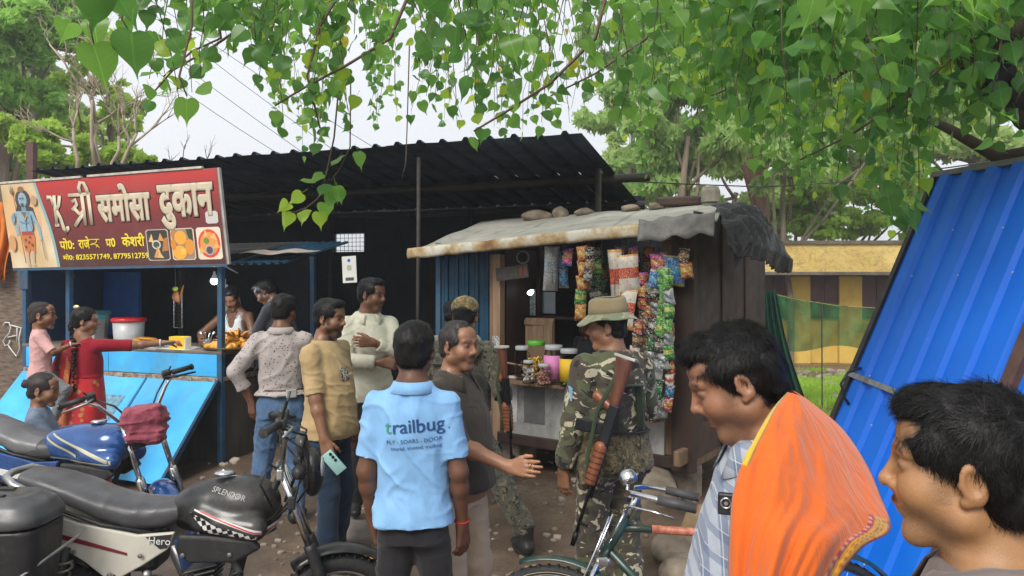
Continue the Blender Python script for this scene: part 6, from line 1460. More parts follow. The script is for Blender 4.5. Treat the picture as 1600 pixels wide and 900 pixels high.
# rifles -------------------------------------------------------
def rifle(butt, muzzle, side, label):
    butt, muzzle = np.array(butt, float), np.array(muzzle, float); ax_ = muzzle - butt; L = np.linalg.norm(ax_); z = ax_/L; x = np.array(side, float); x -= z*x.dot(z); x /= np.linalg.norm(x); y = np.cross(z, x)
    e = empty('rifle', butt, 0, label, 'rifle', 'rifles slung on the soldiers'); Fm = np.stack([x, y, z], 1)
    q = lambda a, b, c: Fm @ V(a, b, c*L)        # a: across, b: towards the belly of the gun (+), c: along
    D = SDF(); D.cone(q(0, .022, .0), q(0, .008, .24), .046, .028, .01, flat=(Fm[:, 0], .62)); D.cone(q(0, .03, .01), q(0, .02, .1), .042, .028, .01, flat=(Fm[:, 0], .62)); D.plane(q(0, 0, .0), -z); v, f = D.mesh(.006); mesh_obj('buttstock', v, f, M_WOODR, e, True)
    MB().box(q(0, .02, -.004), (.056, .115, .016), Fm, .004).build('butt_plate', pm('pale butt plate', (.42, .40, .36), .5), e)
    MB().box(q(0, .0, .36), (.036, .055, L*.22), Fm, .006).build('receiver', M_GUN, e)
    D = SDF(); D.cone(q(0, .02, .27), q(0, .105, .235), .022, .025, .01, flat=(Fm[:, 0], .8)); v, f = D.mesh(.005); mesh_obj('pistol_grip', v, f, M_ORW, e, True)
    MB().torus(q(0, .045, .315), Fm[:, 0], .028, .005, 16, 6).build('trigger_guard', M_GUN, e, True)
    MB().box(q(0, .095, .40), (.028, .15, .06), Fm @ rotx(.16), .006).build('magazine', M_GUN, e)
    D = SDF(); D.cone(q(0, .006, .48), q(0, .004, .68), .034, .030, .006, cut='b'); 
    v, f = D.mesh(.006); ho = mesh_obj('handguard', v, f, M_ORW, e, True)
    for i in range(6): MB().torus(q(0, .005, .50 + i*.03), z, .0335 - .0006*i, .0042, 18, 6).build('rib', M_WOODR, ho, True)
    MB().tube([q(0, -.006, .45), q(0, -.006, 1.0)], .0085, 10).tube([q(0, -.022, .46), q(0, -.022, .74)], .009, 8).build('barrel', M_GUN, e, True)
    MB().lathe([(.012, 0), (.014, .03), (.012, .07)], q(0, -.006, .93), z, 12).build('flash_hider', M_GUN, e, True)
    MB().box(q(0, -.028, .88), (.012, .045, .018), Fm, .003).build('front_sight', M_GUN, e)
    MB().tube([q(.01, .03, .06), q(.03, .07, .3), q(.02, .05, .55), q(.0, .01, .70)], .011, 6, flat=.2).build('sling', C_STRAP, e, True)
    return e
def strap_band(S, root, pts, wd=.022, name='strap', mat=None):
    MB().tube([S['loc'](*p) for p in pts], wd, 8, flat=.22).build(name, mat or C_STRAP, root, True)

# 3 ------------------------------------------------------------ soldier in patrol cap
r, S = person('soldier in patrol cap and digital camouflage striding past the kiosk', 722, 5.0, -22, 1.74, head=(12, -4, 0), pelvis=(0, 0, .885), lean=4, legR=dict(a=(.42, .10, .085), pole=(.5, 1, 0), toe=(-.6, .6, 0)), legL=dict(a=(-.12, -.12, .085)), armR=dict(w=(.22, .2, 1.0), pole=(.5, -1, 0)), armL=dict(w=(-.22, .2, .95)))
build_body(S, r, SK4, .008); hair(S, r, 'crop', .007, None, 0, 7, .005)
shirt(S, r, C_DIGI, 'camouflage_jacket', hem=-.10, sleeve=1.9, seed=8, h=.010, grow=.024, loose=.022, amp=.005)
pants(S, r, C_DIGI, width=1.15, seed=9, amp=.008, hem=.10)
for k_ in 'LR': shoe(S, r, k_, M_BOOT, M_SOLE, True)
T = lambda *q: S['H'] + S['Rh'] @ V(*q)
D = SDF(); D.ell(T(0, -.012, .062), (.092, .108, .075), S['Rh'], .01); D.plane(T(0, 0, .035), S['Rh'] @ V(0, .12, -1)); v, f = D.mesh(.006); cp = mesh_obj('cap', wrinkle(v, f, .004, 3.0, (16, 16, 16)), f, C_CAP, r, True)
MB().patch([[T(.07*u, .07 + .075*v_*(1 - .35*u*u), .045 - .02*v_ - .018*u*u) for v_ in np.linspace(0, 1, 5)] for u in np.linspace(-1, 1, 11)], .004).build('cap_peak', C_CAP, cp, True)
MB().torus(T(0, -.095, .05), S['Rh'] @ V(0, 1, .3), .034, .006, 16, 6, R(180), R(360)).build('cap_opening', M_BLACKP, cp, True)
D = SDF(); torso(D, S, .042, 0, .06, .40, 0); v, f = D.mesh(.010); vs_ = mesh_obj('field_vest', wrinkle(v, f, .004, 5.0), f, C_DIGI, r, True)
D = SDF(); D.box(S['loc'](0, -.17, .30), (.12, .055, .13), S['Rt'], .03); v, f = D.mesh(.010); mesh_obj('back_pouch', wrinkle(v, f, .005, 6.0), f, C_DIGI, vs_, True)
D = SDF(); D.box(S['loc'](0.02, -.16, .09), (.14, .05, .08), S['Rt'], .03); v, f = D.mesh(.010); mesh_obj('back_pouch', wrinkle(v, f, .005, 7.0), f, C_VESTC, vs_, True)
strap_band(S, r, [(.02, -.235, .42), (.06, -.24, .33), (.075, -.24, .2), (.07, -.23, .12)], .03); strap_band(S, r, [(-.11, -.238, .365), (.12, -.238, .365)], .02); strap_band(S, r, [(.15, .0, .49), (.15, -.09, .46), (.13, -.16, .40)], .026)
bpy.context.view_layer.update(); M4 = r.matrix_world
rifle(P(786, 543, 4.72), P(800, 735, 4.70), (-1, -.5, 0), 'rifle with brown stock slung on the soldier in the patrol cap')

# 4 ------------------------------------------------------------ man behind the soldier
r, S = person('man in pale grey print shirt mostly hidden behind the capped soldier', 712, 5.75, 20, 1.66, head=(-25, -14, 0), lean=8)
build_body(S, r, SK1, .010); hair(S, r, 'short', .008, None, 1200, 9); shirt(S, r, C_GREYP, 'shirt', hem=-.12, seed=10, h=.012, grow=.03); pants(S, r, C_DENIMD, h=.014)

# 5 ------------------------------------------------------------ soldier in bucket hat
r, S = person('soldier in khaki bucket hat and woodland camouflage with slung rifle', 955, 4.02, 26, 1.685, head=(52, -5, 0), armL=dict(w=(-.30, .02, .80), pole=(-.8, -1, 0), back=(-1, -.3, 0), curl=.4, hd=(.1, .1, -1)), armR=dict(w=(.2, .3, 1.05), pole=(.6, -1, 0)), shw=1.04, legL=dict(a=(-.10, .0, .085)), legR=dict(a=(.13, -.02, .085)))
build_body(S, r, SK4, .0065, face=dict(jaw=.95)); hair(S, r, 'crop', .006, None, 0, 11, .003)
shirt(S, r, C_CAMO, 'camouflage_jacket', hem=-.11, sleeve=1.92, seed=12, h=.009, grow=.036, loose=.03, amp=.007, wide=1.06)
pants(S, r, C_CAMO, width=1.25, seed=13, amp=.007)
for k_ in 'LR': shoe(S, r, k_, M_BOOT, M_SOLE, True)
T = lambda *q: S['H'] + S['Rh'] @ V(*q)
g = []
for i in range(33):
    a = 2*math.pi*i/32; ca, sa = math.cos(a), math.sin(a); row = []
    for rr, zz in ((.0, .143), (.055, .144), (.078, .138), (.084, .128), (.088, .09), (.092, .052)): row.append(T(rr*ca*.96, -.012 + rr*sa*1.18, zz + .016 + .004*math.sin(3*a)))
    g.append(row)
ht = MB().patch(g, .003).build('bucket_hat', C_BUCKET, r, True)
g = []
for i in range(49):
    a = 2*math.pi*i/48; ca, sa = math.cos(a), math.sin(a)
    g.append([T((.090 + .062*t_)*ca*.98, -.012 + (.092 + .058*t_)*sa*1.16, .072 - .042*t_ + .014*t_*math.sin(2*a + 1.2) + .006*t_*math.sin(5*a)) for t_ in (0, .25, .5, .75, 1)])
MB().patch(g, .004).build('brim', C_BRIM, ht, True)
MB().patch([[T(.056*r_*math.cos(a), -.012 + .064*r_*math.sin(a), .1625 + .002*math.sin(a*3)) for r_ in (.02, .5, 1.0, 1.25)] for a in np.linspace(0, 2*math.pi, 25)], .002).build('crown_top', C_BRIM, ht, True)
D = SDF(); torso(D, S, .054, 0, -.09, .12, .012, 1.06); v, f = D.mesh(.010); rg_ = mesh_obj('webbing_rig', wrinkle(v, f, .005, 5.0, (10, 10, 9)), f, C_VESTC, r, True)
strap_band(S, rg_, [(-.19, .0, .115), (-.14, -.125, .12), (0, -.165, .12), (.14, -.125, .12), (.2, .0, .115)], .026, 'belt', M_BLACKP)
for x, y in ((-.075, -.135), (.075, -.135)):
    strap_band(S, rg_, [(x, .06, .48), (x*1.1, -.02, .515), (x*1.05, -.11, .46), (x, -.15, .33), (x, -.165, .14)], .024, 'shoulder_strap')
strap_band(S, rg_, [(-.09, -.162, .37), (.09, -.162, .37)], .03, 'cross_strap')
for i, (x, y, z, wx, hz) in enumerate(((-.17, -.115, .06, .058, .075), (-.19, -.10, -.065, .062, .08), (-.1, -.165, -.02, .05, .06))):
    D = SDF(); D.box(S['loc'](x, y, z), (wx, .038, hz), S['Rt'] @ rotz(R(-35 if x < -.12 else -10)), .025); v, f = D.mesh(.008); pc = mesh_obj('pouch', wrinkle(v, f, .003, 4.0 + i), f, C_VESTC, rg_, True)
    MB().torus(S['loc'](x - .012, y - .03, z), S['Rt'] @ V(-.5, -.85, 0), .045, .003, 20, 5).build('piping', C_STRAP, pc, True)
ptc = MB().box((0, 0, 0), (.05, .006, .07), None, .002).build('sleeve_patch', pm('sky blue patch', (.25, .52, .72), .7), r); q = S['SL'] + (S['EL'] - S['SL'])*.42; ptc.location = Vector(q + V(-.075, -.02, 0)); ptc.rotation_euler = (0, R(-8), R(80))
MB().box((-.012, -.005, 0), (.012, .004, .045)).build('patch_mark', pm('patch white', (.7, .7, .7), .7), ptc)
MB().tube([S['loc'](-.075, .0, .512), S['loc'](-.13, -.0, .49)], .022, 6, flat=.25).build('shoulder_tab', pm('yellow tab', (.65, .52, .05), .7), r, True)
rifle(P(984, 562, 3.70), P(893, 850, 3.66), (-.6, -1, 0), 'rifle with reddish wooden stock slung across the bucket hat soldier')

# 6 ------------------------------------------------------------ man in cream shirt
r, S = person('man in pale cream shirt with folded arms before the dark shed', 577, 5.5, -155, 1.69, z=.15, head=(42, -8, 0), lean=-2, armR=dict(w=(-.02, .25, 1.11), pole=(1, -.3, -.6), hd=(-1, .3, -.15), back=(0, 1, .2), curl=.7), armL=dict(w=(.02, .19, 1.25), pole=(-1, -.2, -.5), hd=(1, .1, .1), back=(0, 1, 0), curl=.6))
build_body(S, r, SK1, .007, paint=dict(mous=(.02, .014, .012), stub=(.05, .03, .022)), wide=.96); hair(S, r, 'short', .006, None, 3500, 14)
o = shirt(S, r, C_CREAM, 'shirt', hem=-.12, sleeve=1.82, seed=15, h=.009, cuff=1, flare=.022, amp=.005, open_neck=True)
pants(S, r, cloth('dark checked trousers', (.03, .026, .026), folds=.3), seed=16)
for k_ in 'LR': shoe(S, r, k_, M_BOOT, M_SOLE)
for i in range(4): MB().lathe([(.006, 0), (.006, .003), (.001, .004)], S['loc'](.0, .137 - .01*i, .32 - .11*i), S['Rt'] @ V(0, 1, 0), 10).build('button', M_WHITEP, o)

# 7 ------------------------------------------------------------ man in tan shirt
r, S = person('bearded man in tan T-shirt holding a mint phone behind the black motorcycle', 512, 4.85, -112, 1.69, head=(4, -6, 0), armR=dict(w=(.235, .15, .82), pole=(.4, -1, 0), back=(.9, .3, 0), curl=.55, hd=(.0, .35, -1)), legR=dict(a=(.1, .06, .085)))
build_body(S, r, SK2, .006, belly=.045, face=dict(fat=.006, nose=1.05), paint=dict(beard=(.018, .013, .012), mous=(.015, .011, .010)), wide=1.06); hair(S, r, 'short', .0055, None, 6000, 17, .010)
o = shirt(S, r, C_TAN, 'tee_shirt', hem=-.10, sleeve=.92, seed=18, h=.008, belly=.045, collar=False, wide=1.04, loose=.013, flare=.012, top=.52, amp=.006)
bpy.context.view_layer.update(); bv2 = BVHTree.FromObject(o, bpy.context.evaluated_depsgraph_get())
def cloth_patch(x0, x1, z0, z1, mat, name, parent, bvh, lift=.003, n=10, front=True):
    sg = 1 if front else -1; g = []
    for x in np.linspace(x0, x1, n):
        row = []
        for z in np.linspace(z0, z1, n):
            hit = bvh.ray_cast(Vector((x, sg*1.0, z)), Vector((0, -sg, 0)))[0]; row.append(V(x, (hit.y if hit else .1) + sg*lift, z))
        g.append(row)
    return MB().patch(g).build(name, mat, parent, True)
t = NT('dark chest print'); t.col(t.ramp(t.noise(70, 3), [(.45, (.03, .027, .025)), (.55, (.45, .42, .36))])); t.rough(.8)
cloth_patch(-.035, .045, 1.19, 1.275, t.m, 'chest_print', o, bv2); cloth_patch(-.15, .02, 1.218, 1.232, pm('pale chest print', (.62, .52, .34), .8), 'chest_print', o, bv2, .0025)
pants(S, r, C_DENIMD, width=1.08, seed=19); 
for k_ in 'LR': shoe(S, r, k_, M_BOOT, M_SOLE)
bpy.context.view_layer.update()
hp = np.array(r.matrix_world @ Vector(S['WR'] + S['hdR']*.105 + V(-.004, .018, 0)))
ph = empty('mobile_phone', P(513, 706, 4.56), R(10), 'pale mint mobile phone in the hand of the man in tan', 'phone'); ph.location = Vector(hp) + Vector((.025, -.045, -.03)); ph.rotation_euler = (R(8), R(-38), R(8))
MB().box((0, 0, 0), (.074, .009, .155), None, .008).build('case', pm('mint phone back', (.38, .66, .62), .3, 0, .05, 5, 0), ph, False, 40)
for i in range(3): MB().lathe([(.0095, 0), (.0095, .003), (.001, .003)], (.018, -.0045, .055 - i*.024), (0, -1, 0), 16).build('camera_lens', M_BLACKP, ph)

# 8 ------------------------------------------------------------ man in print shirt at the stall
r, S = person('man in grey print shirt with a hand on his jeans at the snack stall', 440, 5.7, 8, 1.72, head=(-24, -10, 0), armL=dict(w=(-.215, -.04, .92), pole=(-1, -.6, 0), back=(-.7, -.7, 0), curl=.35, hd=(.1, .1, -1)), armR=dict(w=(.2, .32, 1.12), pole=(.7, -.8, -.3)), legL=dict(a=(-.17, -.05, .085)))
build_body(S, r, SK1, .008, face=dict(jaw=1.0), paint=dict(beard=(.02, .014, .012))); hair(S, r, 'short', .006, None, 4500, 20, .012)
shirt(S, r, C_SPECK, 'print_shirt', hem=.045, sleeve=1.55, seed=21, h=.009, tuck=True, flare=.02, amp=.006, grow=.018, loose=.02, cuff=1)
pants(S, r, C_DENIM, width=1.05, top=.075, slim=.0, seed=22, amp=.006)
MB().patch([[S['P'] + V(.168*math.cos(a), -.008 + .122*math.sin(a), .055 + .036*t_) for t_ in (0, .5, 1)] for a in np.linspace(0, 2*math.pi, 33)], .006).build('belt', pm('brown leather belt', (.07, .028, .02), .5), r, True)
MB().box(S['P'] + V(.09, -.128, .062), (.075, .02, .06), rotz(R(28)), .004).build('phone_holster', pm('grey holster', (.42, .42, .40), .6), r)
for k_ in 'LR': shoe(S, r, k_, M_BOOT, M_SOLE)

# 9, 10 -------------------------------------------------------- helpers inside the stall
r, S = person('man in dark shirt leaning in to reach the fritter tray', 452, 7.45, 78, 1.70, head=(10, -20, 0), lean=20, armL=dict(w=(-.02, .52, 1.1), pole=(-.3, -.4, -1), curl=.5), armR=dict(w=(.2, .3, .95)))
build_body(S, r, SK3, .010); hair(S, r, 'short', .009, None, 800, 23); shirt(S, r, C_DKGREY, 'shirt', sleeve=.95, seed=24, h=.012); pants(S, r, C_BLACK, h=.014)
r, S = person('stall keeper in white vest bending over the fritter tray', 374, 7.95, 165, 1.66, z=.12, head=(12, -22, 0), lean=10, armR=dict(w=(.20, .38, 1.12), pole=(1, -.3, -.4), curl=.5), armL=dict(w=(-.12, .36, 1.12), pole=(-1, -.3, -.4), curl=.5))
build_body(S, r, SK1, .009, paint=dict(mous=(.02, .015, .012))); hair(S, r, 'short', .008, None, 1200, 25, .008)
D = SDF(); torso(D, S, .012, .02, -.15, .43, .01); 
for sx in (-1, 1): D.cone(S['loc'](sx*.075, .06, .40), S['loc'](sx*.07, -.03, .515), .026, .022, .02); D.ell(S['loc'](sx*.175, .0, .40), (.06, .2, .15), S['Rt'], .01, '-')
D.ell(S['loc'](0, .12, .44), (.055, .09, .11), S['Rt'], .01, '-'); v, f = D.mesh(.010); mesh_obj('vest', wrinkle(v, f, .003, 2.0), f, C_VEST, r, True)
pants(S, r, C_DKGREY, h=.014); MB().tube([S['loc'](-.07, .0, .53), S['loc'](-.03, .105, .45), S['loc'](0, .12, .40), S['loc'](.03, .105, .45), S['loc'](.07, .0, .53)], .003, 5).build('neck_thread', M_BLACKP, r)

# 11 ----------------------------------------------------------- woman in red sari
def sarix(t, base):
    vr = t.n('ShaderNodeTexVoronoi', feature='F1'); vr.inputs['Scale'].default_value = 13; t.l(t.coords((1, 1, 1)), vr.inputs['Vector'])
    c = t.mix(t.ramp(vr.outputs['Distance'], [(.22, .85), (.30, 0.0)]), base, (.42, .26, .10)); return t.mix(t.ramp(t.noise(34, 3), [(.58, 0.0), (.62, .6)]), c, (.30, .05, .12))
C_SARI = cloth('red printed sari', (.42, .018, .022), (.50, .03, .03), extra=sarix, folds=.35); C_BLOUSE = cloth('crimson blouse', (.26, .008, .02), folds=.15)
C_BORDER = cloth('ochre sari border', (.45, .20, .06), extra=lambda t, b: t.mix(t.ramp(t.noise(60, 2), [(.5, 0.0), (.54, .8)]), b, (.50, .04, .03)), folds=.2)
r, S = person('woman in red sari carrying a toddler and reaching to the stall counter', 134, 6.4, -14, 1.60, head=(-62, -4, 0), twist=0, side=-2, armR=dict(w=(.60, .32, 1.38), pole=(.3, -.4, -1), hd=(.8, .55, .05), back=(0, .2, 1), curl=.45), armL=dict(w=(-.19, .20, 1.04), pole=(-1, -.5, -.2), hd=(.75, .6, .1), back=(-.6, .8, 0), curl=.6), shw=1.0)
build_body(S, r, SK2, .0075, face=dict(jaw=.9, nose=.9), paint=dict(), wide=.97); 
hr = hair(S, r, 'woman', .007, None, 2500, 27, .012)
shirt(S, r, C_BLOUSE, 'blouse', hem=.16, sleeve=.96, seed=28, h=.009, collar=False, wide=1.0, loose=.010, flare=.0, grow=.010, top=.475, amp=.002)
D = SDF(); D.loft(S['P'], np.eye(3), [-.90, -.6, -.3, -.08, .08, .17], [.215, .20, .19, .19, .165, .155], [.18, .165, .155, .15, .125, .118], [0, 0, -.01, -.02, -.005, 0], k=.02, fold=lambda th, z: .010*np.sin(th*9 + z*3)*np.clip(-z, 0, 1)); v, f = D.mesh(.011); sr = mesh_obj('sari_skirt', wrinkle(v, f, .004, 6.0), f, C_SARI, r, True)
g = [[S['loc'](-.115 + .055*u - .02*t_, -.035 - .115*math.sin(min(1, .15 + t_)*1.7) + .01*math.sin(u*6), .505 - .80*t_) for u in np.linspace(-1, 1, 8)] for t_ in np.linspace(0, 1, 20)]
MB().patch(g, .006).build('sari_fall', C_SARI, sr, True)
g = [[S['loc'](-.062 + .028*u - .02*t_, -.046 - .118*math.sin(min(1, .15 + t_)*1.7), .50 - .80*t_) for u in np.linspace(-1, 1, 4)] for t_ in np.linspace(0, 1, 20)]
MB().patch(g, .006).build('sari_border', C_BORDER, sr, True)
T = lambda *q: S['H'] + S['Rh'] @ V(*q); bp_ = [T(.0, -.105, .0), T(.0, -.122, -.06), T(-.005, -.10, -.13)]; q0 = S['loc'](.02, -.14, .40); bp_ += [q0 + V(0, 0, .04), q0 + V(.01, -.015, -.06), q0 + V(.015, -.02, -.18), q0 + V(.015, -.015, -.29), q0 + V(.018, -.01, -.36)]
bd = MB()
for i in range(len(bp_) - 1):
    for j in range(4):
        p = bp_[i] + (bp_[i+1] - bp_[i])*j/4; rr = .030*(1 - .6*(i + j/4)/7); vv, ff = lump(rr, i*3 + j, 1); bd.add(vv*V(1, .85, 1.1) + p + V(.006*(-1)**j, 0, 0), ff)
bd.build('braid', M_HAIR, hr, True)
MB().torus(bp_[3], (0, .1, 1), .022, .006, 14, 6).build('hair_band', M_REDP, hr, True); vv, ff = lump(.02, 1.5, 2); mesh_obj('hair_clip', vv*V(1.6, .8, 1) + T(.0, -.085, .125), ff, pm('gold clip', (.7, .55, .2), .3, .6), hr)
MB().torus(S['WR'] - S['hdR']*.03, S['hdR'], .033, .006, 20, 6).build('bangle', M_WHITEP, r, True); MB().torus(S['WL'] - (S['WL'] - S['EL'])*.1, S['WL'] - S['EL'], .034, .006, 20, 6).build('bangle', M_WHITEP, r, True)

# 12 ----------------------------------------------------------- toddler on her hip
KID = dict(hs=1.32)
def child(label, px, d, yaw, H, z, scale_h, skin, shirt_m, **kw):
    r, S = person(label, px, d, yaw, H, z, **kw); build_body(S, r, skin, .008, hand_k=.9, face=dict(jaw=.85, nose=.8, fat=.010), paint=dict(brow=(.03, .02, .016)), wide=.95); return r, S
r, S = child('toddler in pale pink shirt held on the hip of the woman in red', 64, 6.25, -62, 1.08, .50, 1, SK2, None, hs=1.50, head=(-12, 0, 0), armR=dict(w=(.16, .36, 1.25), pole=(.6, -.5, -.6), curl=.5, hd=(-.2, 1, .1), back=(0, 0, 1)), armL=dict(w=(-.12, .3, 1.15)), legR=dict(a=(.22, .16, .30), pole=(.6, 1, 0)), legL=dict(a=(-.15, .2, .32), pole=(-.4, 1, 0)))
hair(S, r, 'crop', .008, pm('close cropped hair', (.028, .02, .017), .8, 0, .3, 60, .3, 90), 0, 30, .003)
shirt(S, r, cloth('pale pink jersey', (.62, .36, .34), folds=.2), 'shirt', hem=-.1, sleeve=.95, seed=31, h=.010, collar=False, loose=.02, grow=.02); pants(S, r, cloth('grey shorts', (.16, .17, .18)), h=.012, seed=32, cut=False)
MB().torus(S['WR'] - S['hdR']*.02, S['hdR'], .033, .007, 16, 6).build('bangle', M_WHITEP, r, True)
# 13 ----------------------------------------------------------- girl with a bun
r, S = child('small girl in grey blue top with hair bun beside the blue motorcycle', 64, 4.95, -72, 1.17, None, 1, SK2, None, hs=1.32, head=(-10, -6, 0), armR=dict(w=(.1, .34, .98), pole=(.8, -.6, -.6), curl=.5, hd=(0, 1, -.1), back=(.3, 0, 1)), armL=dict(w=(-.1, .34, 1.02), curl=.5, hd=(0, 1, 0), back=(0, 0, 1)))
hg = hair(S, r, 'woman', .007, pm('brown black hair', (.022, .015, .013), .6, 0, .4, 50, .4, 120, stretch=(1, 1, .3)), 2500, 33, .006)
vv, ff = lump(.042, 5.5, 2); mesh_obj('bun', vv + S['H'] + S['Rh'] @ V(0, -.165, .05), ff, MATS['brown black hair'], hg)
shirt(S, r, cloth('grey blue jersey', (.16, .20, .28), folds=.2), 'top', hem=-.15, sleeve=1.35, seed=34, h=.010, collar=False, loose=.018, grow=.018); pants(S, r, C_DKGREY, h=.012, seed=35)

# 16 ----------------------------------------------------------- kiosk keeper, only the crown of the head shows
kp = at_k(-1.25, .62, 0); r = empty('person', (kp.x, kp.y, .41), R(150), 'kiosk keeper whose dark hair shows behind the sweet jars', 'person', None, .62); S = skeleton(head=(0, -15, 0)); S['hs'] = 1.5
build_body(S, r, SK3, .012); hair(S, r, 'short', .010, None, 800, 36); shirt(S, r, C_DKGREY, 'shirt', seed=37, h=.014); pants(S, r, C_BLACK, h=.016)

# 14 ----------------------------------------------------------- man in orange shawl
def plaid(t, base):
    sp = t.n('ShaderNodeSeparateXYZ'); t.l(t.coords((1, 1, 1), (0, R(8), 0)), sp.inputs[0])
    def st(out, per, wd, ph): return t.math('LESS_THAN', t.math('FRACT', t.math('ADD', t.math('MULTIPLY', out, 1/per), ph)), wd)
    c = t.mix(t.math('MULTIPLY', st(sp.outputs['Y'], .036, .45, 0), .6), base, (.10, .145, .25)); c = t.mix(t.math('MULTIPLY', st(sp.outputs['Z'], .045, .42, .2), .5), c, (.10, .145, .25))
    c = t.mix(t.math('MULTIPLY', st(sp.outputs['Y'], .036, .05, .7), .6), c, (.7, .7, .7)); c = t.mix(t.math('MULTIPLY', st(sp.outputs['Z'], .045, .05, .85), .6), c, (.7, .7, .7)); return c
C_PLAID = cloth('blue white check', (.42, .46, .52), extra=plaid, folds=.25)
r, S = person('man with bowed head wearing an orange shawl over a checked shirt', 1200, 1.74, 83, 1.74, head=(-3, -22, 0), lean=3, armL=dict(w=(-.20, .06, .98), pole=(-.3, -1, 0)), armR=dict(w=(.2, .2, .9)))
build_body(S, r, SK4, .0032, low=.24, belly=.05, face=dict(fat=.008, nose=1.04, lips=1.15), paint=dict(stub=(.045, .028, .022), mous=(.05, .03, .024)), wide=1.04, arms=''); hair(S, r, 'full', .0045, None, 34000, 40, .006, .4, sl=.024, sw=.0006)
shirt(S, r, C_PLAID, 'checked_shirt', hem=-.20, sleeve=1.2, seed=41, h=.007, belly=.06, wide=1.0, flare=.0, open_neck=True, arms='R')
pants(S, r, C_DENIMD, h=.014)
t = NT('orange shawl cotton'); a = t.n('ShaderNodeVertexColor'); a.layer_name = 'Col'
t.col(t.mix(t.ramp(t.noise(5, 5), [(.4, 0.0), (.8, .25)]), a.outputs['Color'], (.50, .08, .010))); t.rough(.95); t.b.inputs['Sheen Weight'].default_value = .2
fz = t.math('ADD', t.noise(9, 3, t.coords((1.5, 1.5, .28), (0, R(12), 0)), .5, .8), t.math('MULTIPLY', t.noise(300, 2), .04)); t.bump(fz, .4, .05); M_SHAWL = t.m
inn = [(1232, 614, 1.68), (1210, 638, 1.61), (1188, 672, 1.54), (1166, 712, 1.49), (1148, 765, 1.46), (1142, 830, 1.45), (1139, 930, 1.45)]
out = [(1256, 622, 1.86), (1312, 668, 1.86), (1350, 722, 1.82), (1374, 776, 1.74), (1389, 828, 1.62), (1344, 856, 1.48), (1288, 925, 1.42)]
def pathpt(pts, t_):
    n = len(pts) - 1; x = t_*n; i = min(int(x), n - 1); f = x - i; p0 = np.array(pts[max(i-1, 0)], float); p1 = np.array(pts[i], float); p2 = np.array(pts[i+1], float); p3 = np.array(pts[min(i+2, n)], float)
    return p1 + .5*f*(p2 - p0 + f*(2*p0 - 5*p1 + 4*p2 - p3 + f*(3*(p1 - p2) + p3 - p0)))
shw_ = np.array(r.location); NU, NV = 90, 80; vv, cc = [], []
SHW = empty('shawl', tuple(shw_), 0, 'orange cotton shawl with yellow and maroon border over the bowed man', 'shawl')
for i in range(NU + 1):
    u = i/NU; a_, b_ = pathpt(inn, u), pathpt(out, u) if u < .62 else (np.array(out[4]) + (pathpt(out, u) - np.array(out[4])) if True else 0)
    if .60 < u < .72: b_ = np.array([pathpt(out, u)[0], pathpt(out, u)[1], pathpt(out, u)[2]])
    for j in range(NV + 1):
        v_ = j/NV; q = a_ + (b_ - a_)*v_; bul = math.sin(math.pi*min(1, v_*1.0))**.8
        dd = q[2] - .13*bul*(1 - .35*u) - .020*abs(math.sin(v_*9 + u*2.2 + 1.2*math.sin(u*4)))**3*u**.5*(1 - v_*.3) - .010*abs(math.sin(v_*17 - u*3.0 + .8*math.sin(u*7 + v_*3)))**4*u**.4 - .003*abs(math.sin(v_*33 + u*5))**4*u
        vv.append(np.array(P(q[0], q[1] + (4*math.sin(v_*9) if u > .9 else 0), dd)) - shw_)
        c = V(.66, .125, .012); low = u > .655; dist = (u - .655)
        if v_ < .045 and u < .55: c = V(.62, .42, .03) if (v_ < .032) else V(.20, .13, .06)
        if v_ > .855 and u > .62:
            c = V(.60, .31, .02) if v_ > .895 else V(.30, .012, .04)
            if v_ > .895 and math.sin(u*260) + math.sin(v_*300) > .6: c = V(.30, .10, .02)
            if v_ > .985: c = V(.30, .012, .04)
            if .855 < v_ < .88 and math.sin(u*330) > .1: c = V(.62, .35, .30)
        cc.append(c)
kk = np.arange(NU*(NV+1)).reshape(NU, NV+1)[:, :-1].ravel(); o = mesh_obj('shawl_front', vv, np.stack([kk, kk + 1, kk + NV + 2, kk + NV + 1], 1), M_SHAWL, SHW, True); color_attr(o, np.array(cc))
md = o.modifiers.new('thickness', 'SOLIDIFY'); md.thickness = .003
g = []
for i in range(31):                              # the part that falls over the back and the far shoulder
    u = i/30; b_ = pathpt(out, u*.66); far = np.array([1195 + 60*u, 606 + 8*u + u*u*200, 2.06 + .05*u]); g.append([np.array(P(*(b_*(1-t_) + far*t_ + np.array([26*math.sin(math.pi*t_)*(.3 + u*.5), -6*math.sin(math.pi*t_)*(1-u), 0])))) - shw_ for t_ in np.linspace(0, 1, 14)])
o = MB().patch(g, .003).build('shawl_back', M_SHAWL, SHW, True); color_attr(o, np.tile(V(.66, .125, .012), (len(o.data.vertices), 1)))
# metal clip camera worn on the checked shirt
cl = empty('clip_badge', P(1135, 787, 1.53), R(-20), 'black clip-on badge with silver ring on the checked shirt', 'badge')
MB().box((0, 0, 0), (.034, .014, .045), None, .004).build('badge_body', M_BLACKP, cl); MB().torus((0, -.008, .003), (0, 1, 0), .010, .0025, 20, 6).build('silver_ring', M_STEEL, cl, True); MB().lathe([(.004, 0), (.004, .002), (.0005, .002)], (0, -.008, .003), (0, -1, 0), 12).build('centre', M_STEEL, cl)

